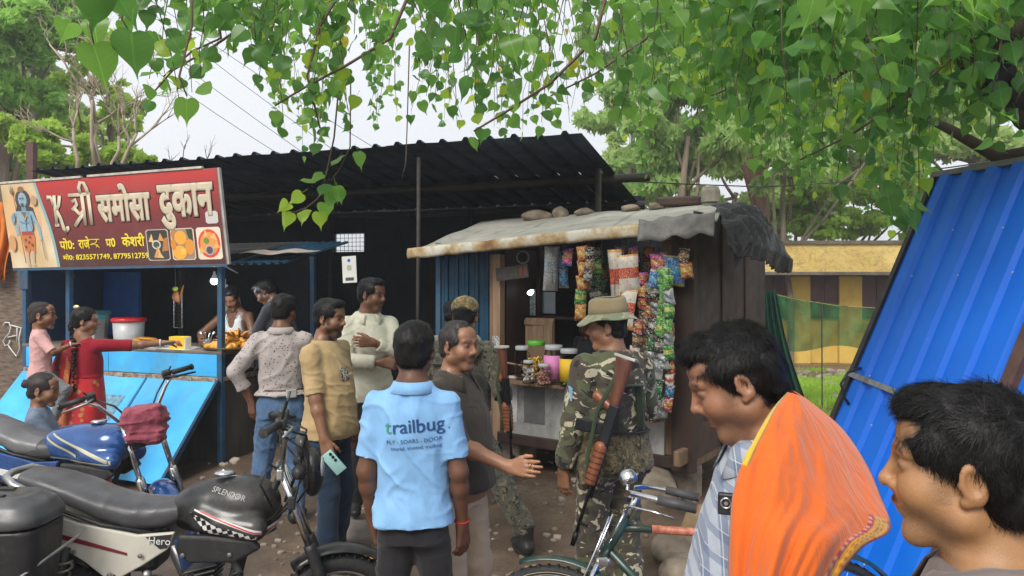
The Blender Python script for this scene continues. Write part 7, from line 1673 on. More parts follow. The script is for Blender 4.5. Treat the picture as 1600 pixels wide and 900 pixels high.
# 15 ----------------------------------------------------------- man at the right edge
r, S = person('dark haired man in near profile at the corner beside the blue sheet', 1519, 1.13, 62, 1.68, head=(-2, -2, 0), armL=dict(w=(-.25, .04, .9)), armR=dict(w=(.25, .04, .9)))
build_body(S, r, (.43, .225, .10), .0031, low=.24, face=dict(fat=.010, nose=1.08), paint=dict(stub=(.20, .15, .12), mous=(.02, .015, .013)), wide=1.05, arms=''); hair(S, r, 'full', .0042, None, 34000, 43, .009, .05, sl=.034, sw=.0006)
shirt(S, r, cloth('grey brown shirt', (.16, .13, .12), folds=.25), 'shirt', hem=-.15, sleeve=.8, seed=44, h=.010, wide=1.05, open_neck=True); pants(S, r, C_DENIMD, h=.016)
# ================================================================ MOTORCYCLES AND BICYCLE
M_CHROME = pm('chrome', (.62, .62, .62), .16, 1.0, .12, 12, .02); M_ALU = pm('dull aluminium', (.36, .36, .35), .4, .85, .2, 14, .08)
M_TYRE = pm('tyre rubber', (.018, .018, .018), .75, 0, .3, 30, .2, 60); M_ENG = pm('grimy engine metal', (.11, .105, .098), .5, .6, .4, 16, .3, 40, dirt=(.07, .05, .035), dirt_amt=.35)
M_BLK = pm('black gloss paint', (.010, .010, .011), .34, 0, .3, 5, .06, 30, coat=.12, dirt=(.085, .08, .07), dirt_amt=.55); M_BLKM = pm('matt black plastic part', (.018, .018, .019), .5, 0, .3, 16, .12, 60, dirt=(.06, .053, .045), dirt_amt=.15)
t = NT('worn black seat vinyl'); t.col(t.ramp(t.noise(6, 6), [(.3, (.035, .035, .038)), (.7, (.085, .085, .09))])); t.rough(t.ramp(t.noise(9, 6), [(.3, .26), (.7, .5)])); t.bump(t.noise(260, 3), .2, .004); M_SEAT = t.m
M_BOLT = pm('bolt steel', (.25, .24, .23), .4, .8, .2, 20)
def wheel(parent, c, ax_, Rr, tw, rimm, spokes=0, name='wheel', rim_c=None, disc=False, hub_r=.05):
    w_ = empty_part(name, c, parent); ax_ = np.array(ax_, float)
    MB().torus((0, 0, 0), ax_, Rr - tw, tw, 48, 12).build('tyre', M_TYRE, w_, True)
    tr = MB()
    if spokes == 0 or True:
        Fm = frame_from(ax_)
        for i in range(56):
            a = 2*math.pi*i/56; e = Fm @ V(math.cos(a), math.sin(a), 0); tn = Fm @ V(-math.sin(a), math.cos(a), 0)
            for s in (-.5, .5): tr.box(e*(Rr - .004) + Fm[:, 2]*s*tw, (.010, tw*.75, .012), np.stack([tn, Fm[:, 2], e], 1))
    tr.build('tread', M_TYRE, w_)['kind'] = 'stuff'
    MB().torus((0, 0, 0), ax_, Rr - tw*1.75, tw*.42, 40, 8, squash=1.5).build('rim', rimm, w_, True)
    if rim_c: MB().torus((0, 0, 0), ax_, Rr - tw*1.05, tw*.99, 48, 8).build('wall_band', rim_c, w_, True)
    MB().lathe([(hub_r*.5, -.06), (hub_r, -.055), (hub_r, -.03), (hub_r*.5, -.02), (hub_r*.5, .02), (hub_r, .03), (hub_r, .055), (hub_r*.5, .06)], (0, 0, 0), ax_, 20).build('hub', M_ALU, w_, True)
    Fm = frame_from(ax_)
    if spokes:
        for i in range(spokes):
            a = 2*math.pi*i/spokes; b_ = a + (.35 if i % 2 else -.35); s = (-1)**(i//2)
            MB().tube([Fm @ V(hub_r*math.cos(a), hub_r*math.sin(a), .035*s), Fm @ V((Rr - tw*1.9)*math.cos(b_), (Rr - tw*1.9)*math.sin(b_), 0)], .0017, 4).build('spoke', M_CHROME, w_)
    else:
        for i in range(5):
            a = 2*math.pi*i/5; e = Fm @ V(math.cos(a), math.sin(a), 0); MB().bar(e*.03, e*(Rr - tw*1.7), .035, .022, ax_, .006).build('wheel_spoke', M_BLKM, w_)
    return w_
def empty_part(name, loc, parent):
    o = bpy.data.objects.new(name, None); o.empty_display_size = .05; link(o, parent); o.location = loc; return o
def sdf_obj(D, h, name, mat, parent):
    v, f = D.mesh(h); return mesh_obj(name, v, f, mat, parent, True)
def decal(bvh, x0, x1, z0, z1, side, mat, name, parent, shape=None, n=14, lift=.003):
    """flat print laid on a side of the tank; shape(u) gives the lower and upper edge"""
    g = []
    for i in range(n):
        u = i/(n-1); x = x0 + (x1-x0)*u; a, b = shape(u) if shape else (z0, z1); row = []
        for k_ in range(6):
            z = a + (b-a)*k_/5; hit = bvh.ray_cast(Vector((x, side*.8, z)), Vector((0, -side, 0)))[0]; row.append(V(x, (hit.y if hit else 0) + side*lift, z))
        g.append(row)
    return MB().patch(g).build(name, mat, parent, True)

def motorcycle(root, steer, M_TANK, M_SIDE, tail_rail, mask, shine=M_CHROME):
    HS = V(.99, 0, 1.02); AX = V(1.24, 0, .30) - HS; AX /= np.linalg.norm(AX); K = math.radians(steer)
    def ST(p, dy=0):
        p = np.array(p, float) - HS; c, s = math.cos(K), math.sin(K); return HS + p*c + np.cross(-AX, p)*s + (-AX)*(-AX).dot(p)*(1 - c)
    def STD(v_): return ST(HS + np.array(v_, float)) - HS
    fw = wheel(root, ST((1.24, 0, .30)), STD((0, 1, 0)), .30, .042, M_ALU, 0 if mask else 32, hub_r=.06); wheel(root, (0, 0, .30), (0, 1, 0), .30, .05, M_ALU, 0 if mask else 32, hub_r=.07)
    for s in (-1, 1):
        up = V(.985, s*.095, .995); lo = V(1.235, s*.095, .32); mid_ = up + (lo-up)*.48
        MB().tube([ST(up), ST(mid_)], .0165, 12).build('fork_tube', shine, root, True); MB().tube([ST(mid_), ST(mid_ + (lo-mid_)*.06), ST(lo)], [.025, .027, .026], 12).build('fork_slider', M_CHROME if not mask else M_BLKM, root, True)
    MB().bar(ST((.98, -.12, .985)), ST((.98, .12, .985)), .05, .03, STD((1, 0, 0)), .008).build('top_yoke', M_ALU, root); MB().bar(ST((1.03, -.12, .86)), ST((1.03, .12, .86)), .06, .035, STD((1, 0, 0)), .008).build('lower_yoke', M_BLKM, root)
    # front mudguard
    g = []
    for a in np.linspace(R(-18), R(128), 22):
        row = []
        for b in np.linspace(-1, 1, 9):
            rr = .345 - .028*b*b; row.append(ST(V(1.24, 0, .30) + V(rr*math.cos(a), b*.062, rr*math.sin(a))))
        g.append(row)
    MB().patch(g, .004).build('front_mudguard', M_TANK, root, True)
    # handlebar
    hb_ = MB().tube([ST(q) for q in ((.93, -.37, 1.20), (.97, -.26, 1.21), (1.00, -.19, 1.15), (.985, -.11, 1.02), (.965, -.05, 1.005), (.965, .05, 1.005), (.985, .11, 1.02), (1.00, .19, 1.15), (.97, .26, 1.21), (.93, .37, 1.20))], .0115, 10).build('handlebar', shine, root, True)
    for s in (-1, 1):
        gp_ = MB().tube([ST((.975, s*.245, 1.215)), ST((.925, s*.375, 1.199))], [.0175, .0165], 12).build('grip', M_BLKM, hb_, True); MB().lathe([(.02, 0), (.02, .012), (.004, .014)], ST((.926, s*.374, 1.199)), STD((-.35, s, -.1)), 14).build('bar_end', M_BLKM, gp_)
        MB().box(ST((.985, s*.215, 1.215)), (.05, .055, .05), frame_from(STD((0, 1, 0))), .012).build('switch_box', M_BLKM, hb_)
        MB().tube([ST((1.0, s*.2, 1.21)), ST((1.035, s*.25, 1.20)), ST((1.0, s*.38, 1.18))], [.007, .008, .006], 7).build('lever', M_ALU if s < 0 else M_BLKM, hb_, True)
        MB().tube([ST((.98, s*.21, 1.20)), ST((1.09, s*.12, 1.15)), ST((1.06, s*.04, 1.0)), ST((1.0, s*.02, .85))], .006, 6).build('cable', M_BLACKP, hb_, True)
    # tank
    D = SDF(); D.ell((.74, 0, .835), (.235, .12, .12), None, .02); D.ell((.82, 0, .855), (.15, .135, .108), None, .03); D.ell((.60, 0, .80), (.10, .085, .08), None, .04); D.cone((.66, -.105, .80), (.90, -.125, .765), .05, .055, .03); D.cone((.66, .105, .80), (.90, .125, .765), .05, .055, .03); D.plane((.7, 0, .70), (0, 0, -1), .01)
    if not mask: D.ell((.66, 0, .84), (.30, .125, .12), None, .03); D.ell((.52, 0, .81), (.14, .10, .09), None, .04); D.plane((.7, 0, .70), (0, 0, -1), .01)
    for s in (-1, 1): D.ell((.60, s*.175, .80), (.12, .055, .07), rotx(0), .02, '-')
    tank = sdf_obj(D, .009, 'tank', M_TANK, root); MB().lathe([(.045, 0), (.045, .012), (.03, .018)], (.73, 0, .970), (0, 0, 1), 20).build('filler_cap', M_CHROME, tank, True)
    # seat
    D = SDF(); D.loft((0, 0, 0), frame_from((1, 0, 0), (0, 1, 0)), [-.14, -.03, .09, .22, .36, .50, .56], [.085, .115, .125, .125, .12, .10, .08], [.032, .045, .055, .062, .068, .062, .045], cy=[.975, .95, .905, .845, .805, .805, .82], p=2.6); v, f = D.mesh(.009)
    seat = mesh_obj('seat', wrinkle(v, f, .0022, 3.0, (14, 14, 14)), f, M_SEAT, root, True)
    MB().tube([(-.12, -.11, .925), (.06, -.132, .86), (.25, -.132, .79), (.46, -.11, .745)], .008, 6).build('seat_trim', M_BLKM, seat, True)
    for s in (-1, 1):
        o = MB().prism([(.575, .745), (.70, .74), (.90, .72), (.93, .68), (.82, .62), (.62, .62), (.565, .67)], -.02, .02, np.stack([V(1, 0, 0), V(0, 0, 1), V(0, -1, 0)], 1), (0, s*.125, 0)).build('lower_shroud', M_BLKM, root); md = o.modifiers.new('bevel', 'BEVEL'); md.width = .015; md.segments = 3; md.limit_method = 'ANGLE'
    # side panels and tail
    for s in (-1, 1):
        poly = [(-.16, .88), (-.06, .88), (.15, .80), (.40, .745), (.56, .755), (.53, .68), (.42, .61), (.29, .54), (.18, .63), (.02, .73)]
        g = MB().prism(poly, -.012, .012, np.stack([V(1, 0, 0), V(0, 0, 1), V(0, -1, 0)], 1), (0, s*.125, 0)); o = g.build('side_panel', M_SIDE, root)
        md = o.modifiers.new('bevel', 'BEVEL'); md.width = .008; md.segments = 3; md.limit_method = 'ANGLE'
        MB().tube([(.0, s*.13, .30), (.1, s*.13, .70)], .026, 12).build('shock_body', M_BLKM, root, True)
        MB().tube([V(.015 + .085*t_, s*.13, .36 + .28*t_) + .032*V(math.cos(t_*50), math.sin(t_*50), 0) for t_ in np.linspace(0, 1, 70)], .0055, 6).build('shock_spring', pm('dirty spring', (.28, .25, .2), .5, .5), root, True)
        MB().tube([(.30, s*.12, .35), (.31, s*.24, .345)], .014, 8).build('foot_peg', M_BLKM, root)
    rr = [(.04, .125, .885), (-.13, .125, .965), (-.18, .09, .99), (-.205, 0, .99), (-.18, -.09, .99), (-.13, -.125, .965), (.04, -.125, .885)]
    MB().tube(rr, .0165 if tail_rail else .011, 10, flat=1.0).build('grab_rail', M_ALU if tail_rail else M_BLKM, root, True)
    g = [[V(rr_*math.cos(a), b*.085, .30 + rr_*math.sin(a)) for b in np.linspace(-1, 1, 5) for rr_ in (.35 - .02*b*b,)] for a in np.linspace(R(60), R(175), 16)]
    MB().patch(g, .004).build('rear_mudguard', M_BLKM, root, True)
    MB().box((-.36, 0, .80), (.05, .14, .08), None, .015).build('tail_light', pm('red lens', (.35, .01, .01), .2), root)
    for s in (-1, 1):
        MB().tube([(0, s*.085, .30), (.33, s*.085, .36)], .02, 8).build('swing_arm', M_BLKM, root, True)
        MB().tube([(.97, 0, .95), (.80, s*.06, .60), (.72, s*.07, .28), (.36, s*.07, .27), (.33, s*.08, .60), (-.2, s*.09, .82)], .016, 8).build('frame_tube', M_BLKM, root, True)
    D = SDF(); D.box((.52, 0, .36), (.16, .11, .10), None, .03); D.cone((.52, -.15, .36), (.52, .15, .36), .075, .075, .02); D.cone((.40, -.14, .35), (.40, .14, .35), .06, .06, .02); eng = sdf_obj(D, .010, 'engine', M_ENG, root)
    for i in range(6): MB().box((.615 + i*.006, 0, .45 + i*.024), (.15, .15, .010), roty(R(-14)), .004).build('cooling_fin', M_ENG, eng)
    MB().lathe([(.062, 0), (.066, .012), (.05, .022)], (.52, -.155, .36), (0, -1, 0), 22).build('clutch_cover', M_ALU, eng, True); MB().lathe([(.05, 0), (.05, .03)], (.40, -.145, .35), (0, -1, 0), 20).build('side_cover', M_ENG, eng, True)
    MB().tube([(.70, -.06, .42), (.76, -.10, .33), (.70, -.14, .22), (.45, -.15, .19), (.2, -.16, .21)], .019, 10).tube([(.2, -.16, .21), (.12, -.165, .23), (-.25, -.17, .29), (-.30, -.17, .297)], [.02, .045, .045, .03], 14).build('exhaust', M_BLKM, root, True)
    MB().tube([(.36, -.13, .30), (.42, -.19, .42), (.44, -.22, .47)], .008, 7).build('kick_lever', M_CHROME, root, True)
    MB().box((.35, 0, .64), (.22, .18, .16), None, .03).build('air_box', M_BLKM, root)
    return ST, STD, tank, HS

def place_moto(px, d, rz, label):
    p = P(px, 600, d); return empty('motorcycle', (p.x, p.y, gz1(p.x, p.y)), R(rz), label, 'motorcycle')
# ---- the black one in front
mb = place_moto(94, 3.34, 2, 'black and white motorcycle with black side box parked in front')
ST, STD, tank, HS = motorcycle(mb, 14, M_BLK, pm('off white panel paint', (.52, .50, .43), .35, 0, .1, 6, .04, 40, coat=.3, dirt=(.20, .17, .13), dirt_amt=.25), True, True)
bpy.context.view_layer.update(); bvt = BVHTree.FromObject(tank, bpy.context.evaluated_depsgraph_get())
M_WDEC = pm('white decal', (.60, .60, .58), .4, 0, .1, 10, 0); M_RDEC = pm('red decal', (.50, .02, .02), .4, 0, .1, 10, 0)
decal(bvt, .64, .965, 0, 0, -1, M_WDEC, 'white_stripe', tank, lambda u: (.845 - .105*u, .852 - .092*u)); decal(bvt, .67, .965, 0, 0, -1, M_RDEC, 'red_stripe', tank, lambda u: (.842 - .10*u, .848 - .10*u), lift=.0045)
t = NT('checker decal'); ck = t.n('ShaderNodeTexChecker'); ck.inputs['Scale'].default_value = 46; ck.inputs['Color1'].default_value = (.60, .60, .58, 1); ck.inputs['Color2'].default_value = (.012, .012, .013, 1); t.l(t.coords((1, 0, 1), (0, R(16), 0), loc=(0, .01, 0)), ck.inputs['Vector']); t.col(ck.outputs['Color']); t.rough(.4); M_CHK = t.m
decal(bvt, .62, .80, 0, 0, -1, M_CHK, 'checker_band', tank, lambda u: (.838 - .075*u - .045*math.sin(u*3.1), .838 - .07*u)); decal(bvt, .80, .955, 0, 0, -1, M_CHK, 'checker_band', tank, lambda u: (.745 - .02*u, .778 - .045*u), lift=.0035)
def side_text(s, size, x, z, mat, bvh, parent, rot, name):
    o = text_mesh(name, s, size, mat, parent, Matrix.Identity(4), 0, 0); c, s_ = math.cos(rot), math.sin(rot)
    for v in o.data.vertices:
        a, b = v.co.x*c - v.co.y*s_, v.co.x*s_ + v.co.y*c; hit = bvh.ray_cast(Vector((x + a, -.8, z + b)), Vector((0, 1, 0)))[0]; v.co = (x + a, (hit.y if hit else -.12) - .004, z + b)
    return o
tl_ = text_mesh('tank_lettering', 'SPLENDOR', .040, pm('dusty white decal', (.36, .36, .35), .5), tank, Matrix.Identity(4), 0)
for v in tl_.data.vertices:
    a, b = v.co.x + .25*v.co.y, v.co.y*1.0; p0 = Vector((.78 + a*.80, -.12, .905 - a*.26 + b*.95)); dr = Vector((0, .94, -.34)); hit = bvt.ray_cast(p0 - dr*.5, dr)[0]; v.co = (hit - dr*.004) if hit else p0
pl = [o for o in mb.children if o.name.startswith('side_panel')][0]
MB().prism([(.44, .738), (.552, .748), (.53, .69), (.50, .685)], 0, .003, np.stack([V(1, 0, 0), V(0, 0, 1), V(0, -1, 0)], 1), (0, -.138, 0)).build('badge_plate', M_BLKM, pl)
text_mesh('badge_lettering', 'Hero', .045, M_WDEC, pl, Matrix.Translation((.498, -.1425, .706)) @ Matrix.Rotation(R(90), 4, 'X') @ Matrix.Rotation(R(-4), 4, 'Z'), .001)
MB().prism([(-.05, .79), (.15, .735), (.36, .67), (.36, .66), (.15, .715), (-.05, .77)], 0, .003, np.stack([V(1, 0, 0), V(0, 0, 1), V(0, -1, 0)], 1), (0, -.138, 0)).build('maroon_stripe', pm('maroon decal', (.16, .015, .025), .4), pl)
# headlamp cowl, mirror, guard bars
D = SDF(); D.ell(ST((1.12, 0, .97)), (.05, .08, .11), rotz(R(14)), .02); D.ell(ST((1.07, 0, 1.10)), (.03, .075, .06), rotz(R(14)), .04); cw = sdf_obj(D, .010, 'headlamp_cowl', M_BLK, mb)
MB().lathe([(.055, 0), (.06, .012), (.045, .022), (.01, .028)], ST((1.145, 0, .985)), STD((1, 0, -.05)), 24).build('headlamp_glass', pm('lamp glass', (.55, .57, .58), .1, .3, .05, 5, 0), cw, True)
for s in (-1, 1):
    MB().tube([ST((.985, s*.22, 1.22)), ST((1.0, s*.26, 1.28)), ST((1.01, s*.28, 1.32))], .006, 6).build('mirror_stem', M_BLKM, mb)
    ix = MB().lathe([(.012, 0), (.03, .015), (.032, .04), (.01, .06)], ST((1.06, s*.13, 1.0)), STD((0, s, 0)), 14).build('indicator', M_BLKM, mb, True)
gd = MB().tube([(.80, -.10, .62), (.86, -.20, .60), (.88, -.26, .52), (.84, -.27, .40), (.74, -.22, .28), (.70, -.08, .24)], .016, 10); gd.build('crash_guard', M_BLKM, mb, True)
for i in range(16): t_ = i/15; p = V(.855, -.215, .595)*(1-t_) + V(.84, -.268, .42)*t_ + V(.025, -.035, .0)*math.sin(t_*3.14); MB().torus(p, V(.1, -.3, -1) if t_ > .4 else V(.3, -.8, -.5), .019, .005, 12, 6).build('guard_wrap', M_BLACKP, mb, True)
# wires, hoses and small engine parts that show under the tank and at the head
for i, q in enumerate((((1.0, -.12, 1.12), (1.08, -.16, 1.02), (1.04, -.10, .86), (.95, -.05, .78)), ((.98, -.20, 1.18), (1.10, -.18, 1.08), (1.10, -.08, .92), (1.02, -.04, .80)), ((.99, .12, 1.1), (1.06, -.02, 1.14), (1.10, -.10, 1.0), (1.0, -.09, .84)), ((.97, -.05, 1.0), (.93, -.12, 1.04), (.90, -.13, .95), (.95, -.08, .84)))):
    MB().tube([ST(p) for p in q], .005, 6).build('control_cable', M_BLACKP, mb, True)
for q in (((.62, -.10, .56), (.70, -.17, .50), (.66, -.18, .40)), ((.45, -.14, .56), (.50, -.19, .48), (.58, -.18, .40)), ((.30, -.13, .58), (.36, -.17, .50), (.44, -.17, .44))):
    MB().tube([V(*p) for p in q], .006, 6).build('fuel_hose', M_BLACKP, mb, True)
MB().lathe([(.055, 0), (.058, .014), (.03, .024)], (.66, -.15, .47), (0, -1, 0), 20).build('ignition_cover', M_ALU, mb, True)
D = SDF(); D.box((.45, -.13, .53), (.05, .03, .035), None, .01); D.cone((.45, -.15, .50), (.45, -.15, .58), .02, .02, .01); sdf_obj(D, .007, 'carburettor', M_ALU, mb)
for x, z in ((.29, .58), (.14, .68), (.42, .66), (.60, .66), (.80, .66)): MB().lathe([(.010, 0), (.010, .005), (.004, .007)], (x, -.147, z), (0, -1, 0), 8).build('bolt', M_BOLT, mb)
# side box
bx_ = empty('side_box', (0, 0, 0), 0); bx_.parent = mb; bx_.location = (-.06, -.33, .43); bx_.scale = (1.1, 1.1, 1.1)
D = SDF(); D.loft((0, 0, 0), np.eye(3), [0, .05, .30, .40], [.145, .165, .19, .195], [.085, .10, .125, .13], p=4.5); sdf_obj(D, .009, 'box_body', M_BLKM, bx_)
D = SDF(); D.loft((0, 0, .405), np.eye(3), [0, .03, .075, .105], [.203, .203, .175, .13], [.137, .137, .115, .08], p=4.0); ld = sdf_obj(D, .009, 'box_lid', pm('dusty black lid', (.035, .035, .037), .38, 0, .4, 7, .1, 40, c2=(.075, .075, .078)), bx_)
for q in (((-.09, -.03, .506), (.06, -.06, .514)), ((-.06, .04, .513), (.05, .02, .518))): MB().bar(q[0], q[1], .018, .008, (0, 0, 1), .003).build('lid_ridge', M_BLKM, ld)
MB().box((-.07, -.135, .435), (.12, .02, .03), None, .006).build('latch', M_ALU, bx_)
MB().tube([(-.19, -.09, .20), (-.10, -.135, .22), (-.06, -.14, .26), (.05, -.14, .24), (.14, -.128, .235), (.26, .06, .33)], .006, 7).build('lock_wire', M_ALU, bx_, True)
MB().box((.02, -.128, .235), (.09, .008, .02), None, .003).build('reflector', pm('dull orange reflector', (.25, .07, .03), .4), bx_)
MB().patch([[V(-.42 + .06*u, -.16 + .02*v_, .15 + .5*v_) for v_ in (0, 1)] for u in (0, 1)], .01).build('saddle_plate', M_BLKM, mb)
# ---- the blue one behind
M_BLUEP = pm('deep metallic blue', (.012, .055, .20), .22, .25, .2, 4, .03, 30, coat=.8, c2=(.02, .085, .28))
mq = place_moto(-12, 4.72, -7, 'blue motorcycle with maroon cloth over its headlamp beside the stall')
ST, STD, tank2, HS = motorcycle(mq, -48, M_BLUEP, M_BLUEP, False, False)
bpy.context.view_layer.update(); bvt = BVHTree.FromObject(tank2, bpy.context.evaluated_depsgraph_get())
M_GDEC = pm('pale gold decal', (.45, .44, .30), .35, .3, .1, 10, 0)
decal(bvt, .48, .93, 0, 0, -1, M_GDEC, 'gold_stripe', tank2, lambda u: (.905 - .155*u, .918 - .14*u - .004)); decal(bvt, .44, .68, 0, 0, -1, M_GDEC, 'gold_stripe', tank2, lambda u: (.88 - .10*u, .892 - .095*u), lift=.004); decal(bvt, .46, .92, 0, 0, -1, M_GDEC, 'gold_stripe', tank2, lambda u: (.765 - .018*u, .775 - .02*u), lift=.004)
MB().box((.30, -.142, .66), (.26, .006, .04), roty(R(10)), .004).build('white_flash', M_WDEC, mq)
# folded grey jacket on the seat reads as a pale cover
D = SDF(); D.loft((0, 0, 0), frame_from((1, 0, 0), (0, 1, 0)), [-.14, .0, .12, .26, .40], [.12, .132, .137, .135, .115], [.048, .056, .064, .072, .064], cy=[.97, .945, .895, .835, .81], p=2.6); v, f = D.mesh(.009); mesh_obj('seat_cover', wrinkle(v, f, .004, 3.0), f, pm('grey seat vinyl', (.13, .13, .135), .4, 0, .2, 8, .15, 60), mq, True)
hl = ST((1.14, 0, 1.01)); hd_ = STD((1, 0, 0)); MB().lathe([(.06, -.06), (.095, 0), (.10, .03), (.03, .06)], hl, hd_, 20).build('headlamp', M_BLKM, mq, True)
def clothx(t, base): return t.mix(t.ramp(t.noise(5, 4), [(.4, 0.0), (.7, .6)]), base, (.16, .03, .05))
cm_ = empty('tied_cloth', mq.matrix_world @ Vector(hl), 0, 'crumpled maroon cloth tied round the blue motorcycle headlamp', 'cloth', None, .82)
D = SDF(); D.box((0, 0, .04), (.15, .12, .085), rotz(.3) @ roty(-.12), .05); D.box((.02, -.01, -.06), (.135, .11, .07), rotz(.3) @ roty(.1), .05, .02); v, f = D.mesh(.007); v = wrinkle(v, f, .020, 4.4, (3.5, 3.5, 19)); v = wrinkle(v, f, .010, 7.7, (8, 8, 30))
mesh_obj('wrapped_cloth', v, f, cloth('faded maroon cloth', (.30, .07, .10), extra=clothx, folds=.5, fs=6), cm_, True)
for s in (-1, 1): MB().tube([ST((.985, s*.22, 1.22)), ST((.99, s*.25, 1.26))], .006, 6).build('mirror_stem', M_BLKM, mq)

# ---------------------------------------------------------------- bicycle
p = P(862, 700, 2.92); by = empty('bicycle', (p.x, p.y, gz1(p.x, p.y)), R(186), 'old green roadster bicycle with chrome handlebar standing by the stones', 'bicycle')
# local: x forward; front axle at the root
M_GRN = pm('old bottle green enamel', (.010, .042, .034), .4, 0, .3, 10, .1, 40, dirt=(.12, .06, .03), dirt_amt=.3, coat=.3); M_ORNG = pm('chipped red lacquer', (.34, .075, .035), .5, 0, .4, 40, .2, 50, c2=(.45, .16, .10))
BK = R(-24)                                     # the front wheel is turned
HSB = V(-.28, 0, .86)
def SB(p):
    ax_ = V(.30, 0, -.52); ax_ /= np.linalg.norm(ax_); p = np.array(p, float) - HSB; c, s = math.cos(BK), math.sin(BK); return HSB + p*c + np.cross(-ax_, p)*s + (-ax_)*(-ax_).dot(p)*(1 - c)
SBD = lambda v_: SB(HSB + np.array(v_, float)) - HSB
M_CRM = pm('cream tyre wall', (.48, .40, .26), .7)
fwb = wheel(by, SB((0, 0, .35)), SBD((0, 1, 0)), .35, .02, M_CHROME, 32, hub_r=.025); MB().torus((0, 0, 0), SBD((0, 1, 0)), .325, .012, 48, 8, squash=1.6).build('cream_band', M_CRM, fwb, True)
wheel(by, (-1.12, 0, .35), (0, 1, 0), .35, .02, M_CHROME, 32, hub_r=.03)
g = [[SB(V(0, 0, .35) + V(rr_*math.cos(a), b*.032, rr_*math.sin(a))) for b in np.linspace(-1, 1, 7) for rr_ in (.385 - .014*b*b,)] for a in np.linspace(R(70), R(190), 22)]
MB().patch(g, .003).build('front_mudguard', M_GRN, by, True)
g = [[V(-1.12 + rr_*math.cos(a), b*.032, .35 + rr_*math.sin(a)) for b in np.linspace(-1, 1, 7) for rr_ in (.385 - .014*b*b,)] for a in np.linspace(R(-10), R(150), 22)]
MB().patch(g, .003).build('rear_mudguard', M_GRN, by, True)
for s in (-1, 1):
    MB().tube([SB((0, s*.05, .35)), SB((-.10, s*.048, .55)), SB((-.19, s*.042, .72))], .010, 8).build('fork_blade', M_CHROME, by, True)
    MB().tube([SB((.012, s*.055, .35)), SB((-.17, s*.06, .74)), SB((-.24, s*.05, .90))], .0045, 6).build('brake_rod', M_CHROME, by, True)
MB().box(SB((-.195, 0, .735)), (.06, .10, .035), None, .012).build('fork_crown', M_CHROME, by)
MB().tube([(-.20, 0, .735), (-.30, 0, .895)], .020, 12).build('head_tube', M_GRN, by, True)
MB().tube([SB((-.30, 0, .895)), SB((-.345, 0, .985))], .013, 10).build('stem', M_CHROME, by, True)
tt = MB().tube([(-.28, 0, .855), (-.45, 0, .84)], .0155, 10).build('top_tube', M_GRN, by, True); MB().tube([(-.40, 0, .845), (-.84, 0, .80)], .0162, 10).build('lacquered_tube', M_ORNG, tt, True)
MB().tube([(-.23, 0, .765), (-.66, 0, .30)], .0165, 10).build('down_tube', M_GRN, by, True); MB().tube([(-.66, 0, .30), (-.86, 0, .86)], .015, 10).build('seat_tube', M_GRN, by, True)
for s in (-1, 1): MB().tube([(-.66, s*.03, .30), (-1.12, s*.06, .35)], .009, 8).build('chain_stay', M_GRN, by, True); MB().tube([(-.84, s*.02, .80), (-1.12, s*.06, .35)], .008, 8).build('seat_stay', M_GRN, by, True)
D = SDF(); D.cone((-1.0, 0, .95), (-.80, 0, .96), .085, .03, .03, flat=(V(0, 0, 1), .4)); sdf_obj(D, .01, 'saddle', pm('brown saddle leather', (.08, .04, .025), .5), by)
MB().torus((-.66, -.05, .30), (0, 1, 0), .09, .008, 28, 6).build('chain_ring', M_CHROME, by, True)
for s in (-1, 1): MB().tube([(-.66, s*.07, .30), (-.66 + s*.1, s*.09, .30 - s*.12)], .009, 6).build('crank', M_CHROME, by)
hb_ = MB().tube([SB(q) for q in ((-.55, -.265, .965), (-.45, -.27, .985), (-.37, -.24, 1.0), (-.31, -.15, 1.0), (-.315, -.06, .985), (-.335, 0, .98), (-.315, .06, .985), (-.31, .15, 1.0), (-.37, .24, 1.0), (-.45, .27, .985), (-.55, .265, .965))], .0115, 10).build('handlebar', M_CHROME, by, True)
M_GRIPB = pm('grey rubber grip', (.055, .055, .058), .6)
for s in (-1, 1):
    gp_ = MB().tube([SB((-.44, s*.27, .987)), SB((-.575, s*.264, .960))], .0175, 12).build('grip', M_GRIPB, hb_, True); MB().lathe([(.0165, 0), (.016, .004), (.001, .005)], SB((-.575, s*.264, .96)), SBD((-1, 0, -.2)), 12).build('grip_end', pm('red grip end', (.2, .04, .04), .6), gp_)
    MB().tube([SB(q) for q in ((-.50, s*.262, .925), (-.42, s*.262, .945), (-.34, s*.22, .955), (-.30, s*.13, .935), (-.30, s*.05, .92))], .0055, 8).build('brake_lever', M_CHROME, hb_, True)
MB().tube([SB((-.30, .05, .92)), SB((-.235, .035, .80))], .005, 6).tube([SB((-.30, -.05, .92)), SB((-.235, -.035, .80))], .005, 6).build('lever_rod', M_CHROME, hb_, True)
bl = MB().lathe([(.004, .034), (.02, .032), (.031, .022), (.035, .006), (.033, 0), (.036, -.006), (.03, -.018), (.004, -.022)], SB((-.32, .10, 1.05)), SBD((.5, -.3, 1)), 22).build('bell', M_CHROME, hb_, True); MB().tube([SB((-.315, .10, .995)), SB((-.318, .10, 1.04))], .008, 8).build('bell_clamp', M_CHROME, bl)
MB().tube([(-1.0, .03, .30), (-1.06, .2, .02)], .008, 6).build('side_stand', M_CHROME, by)
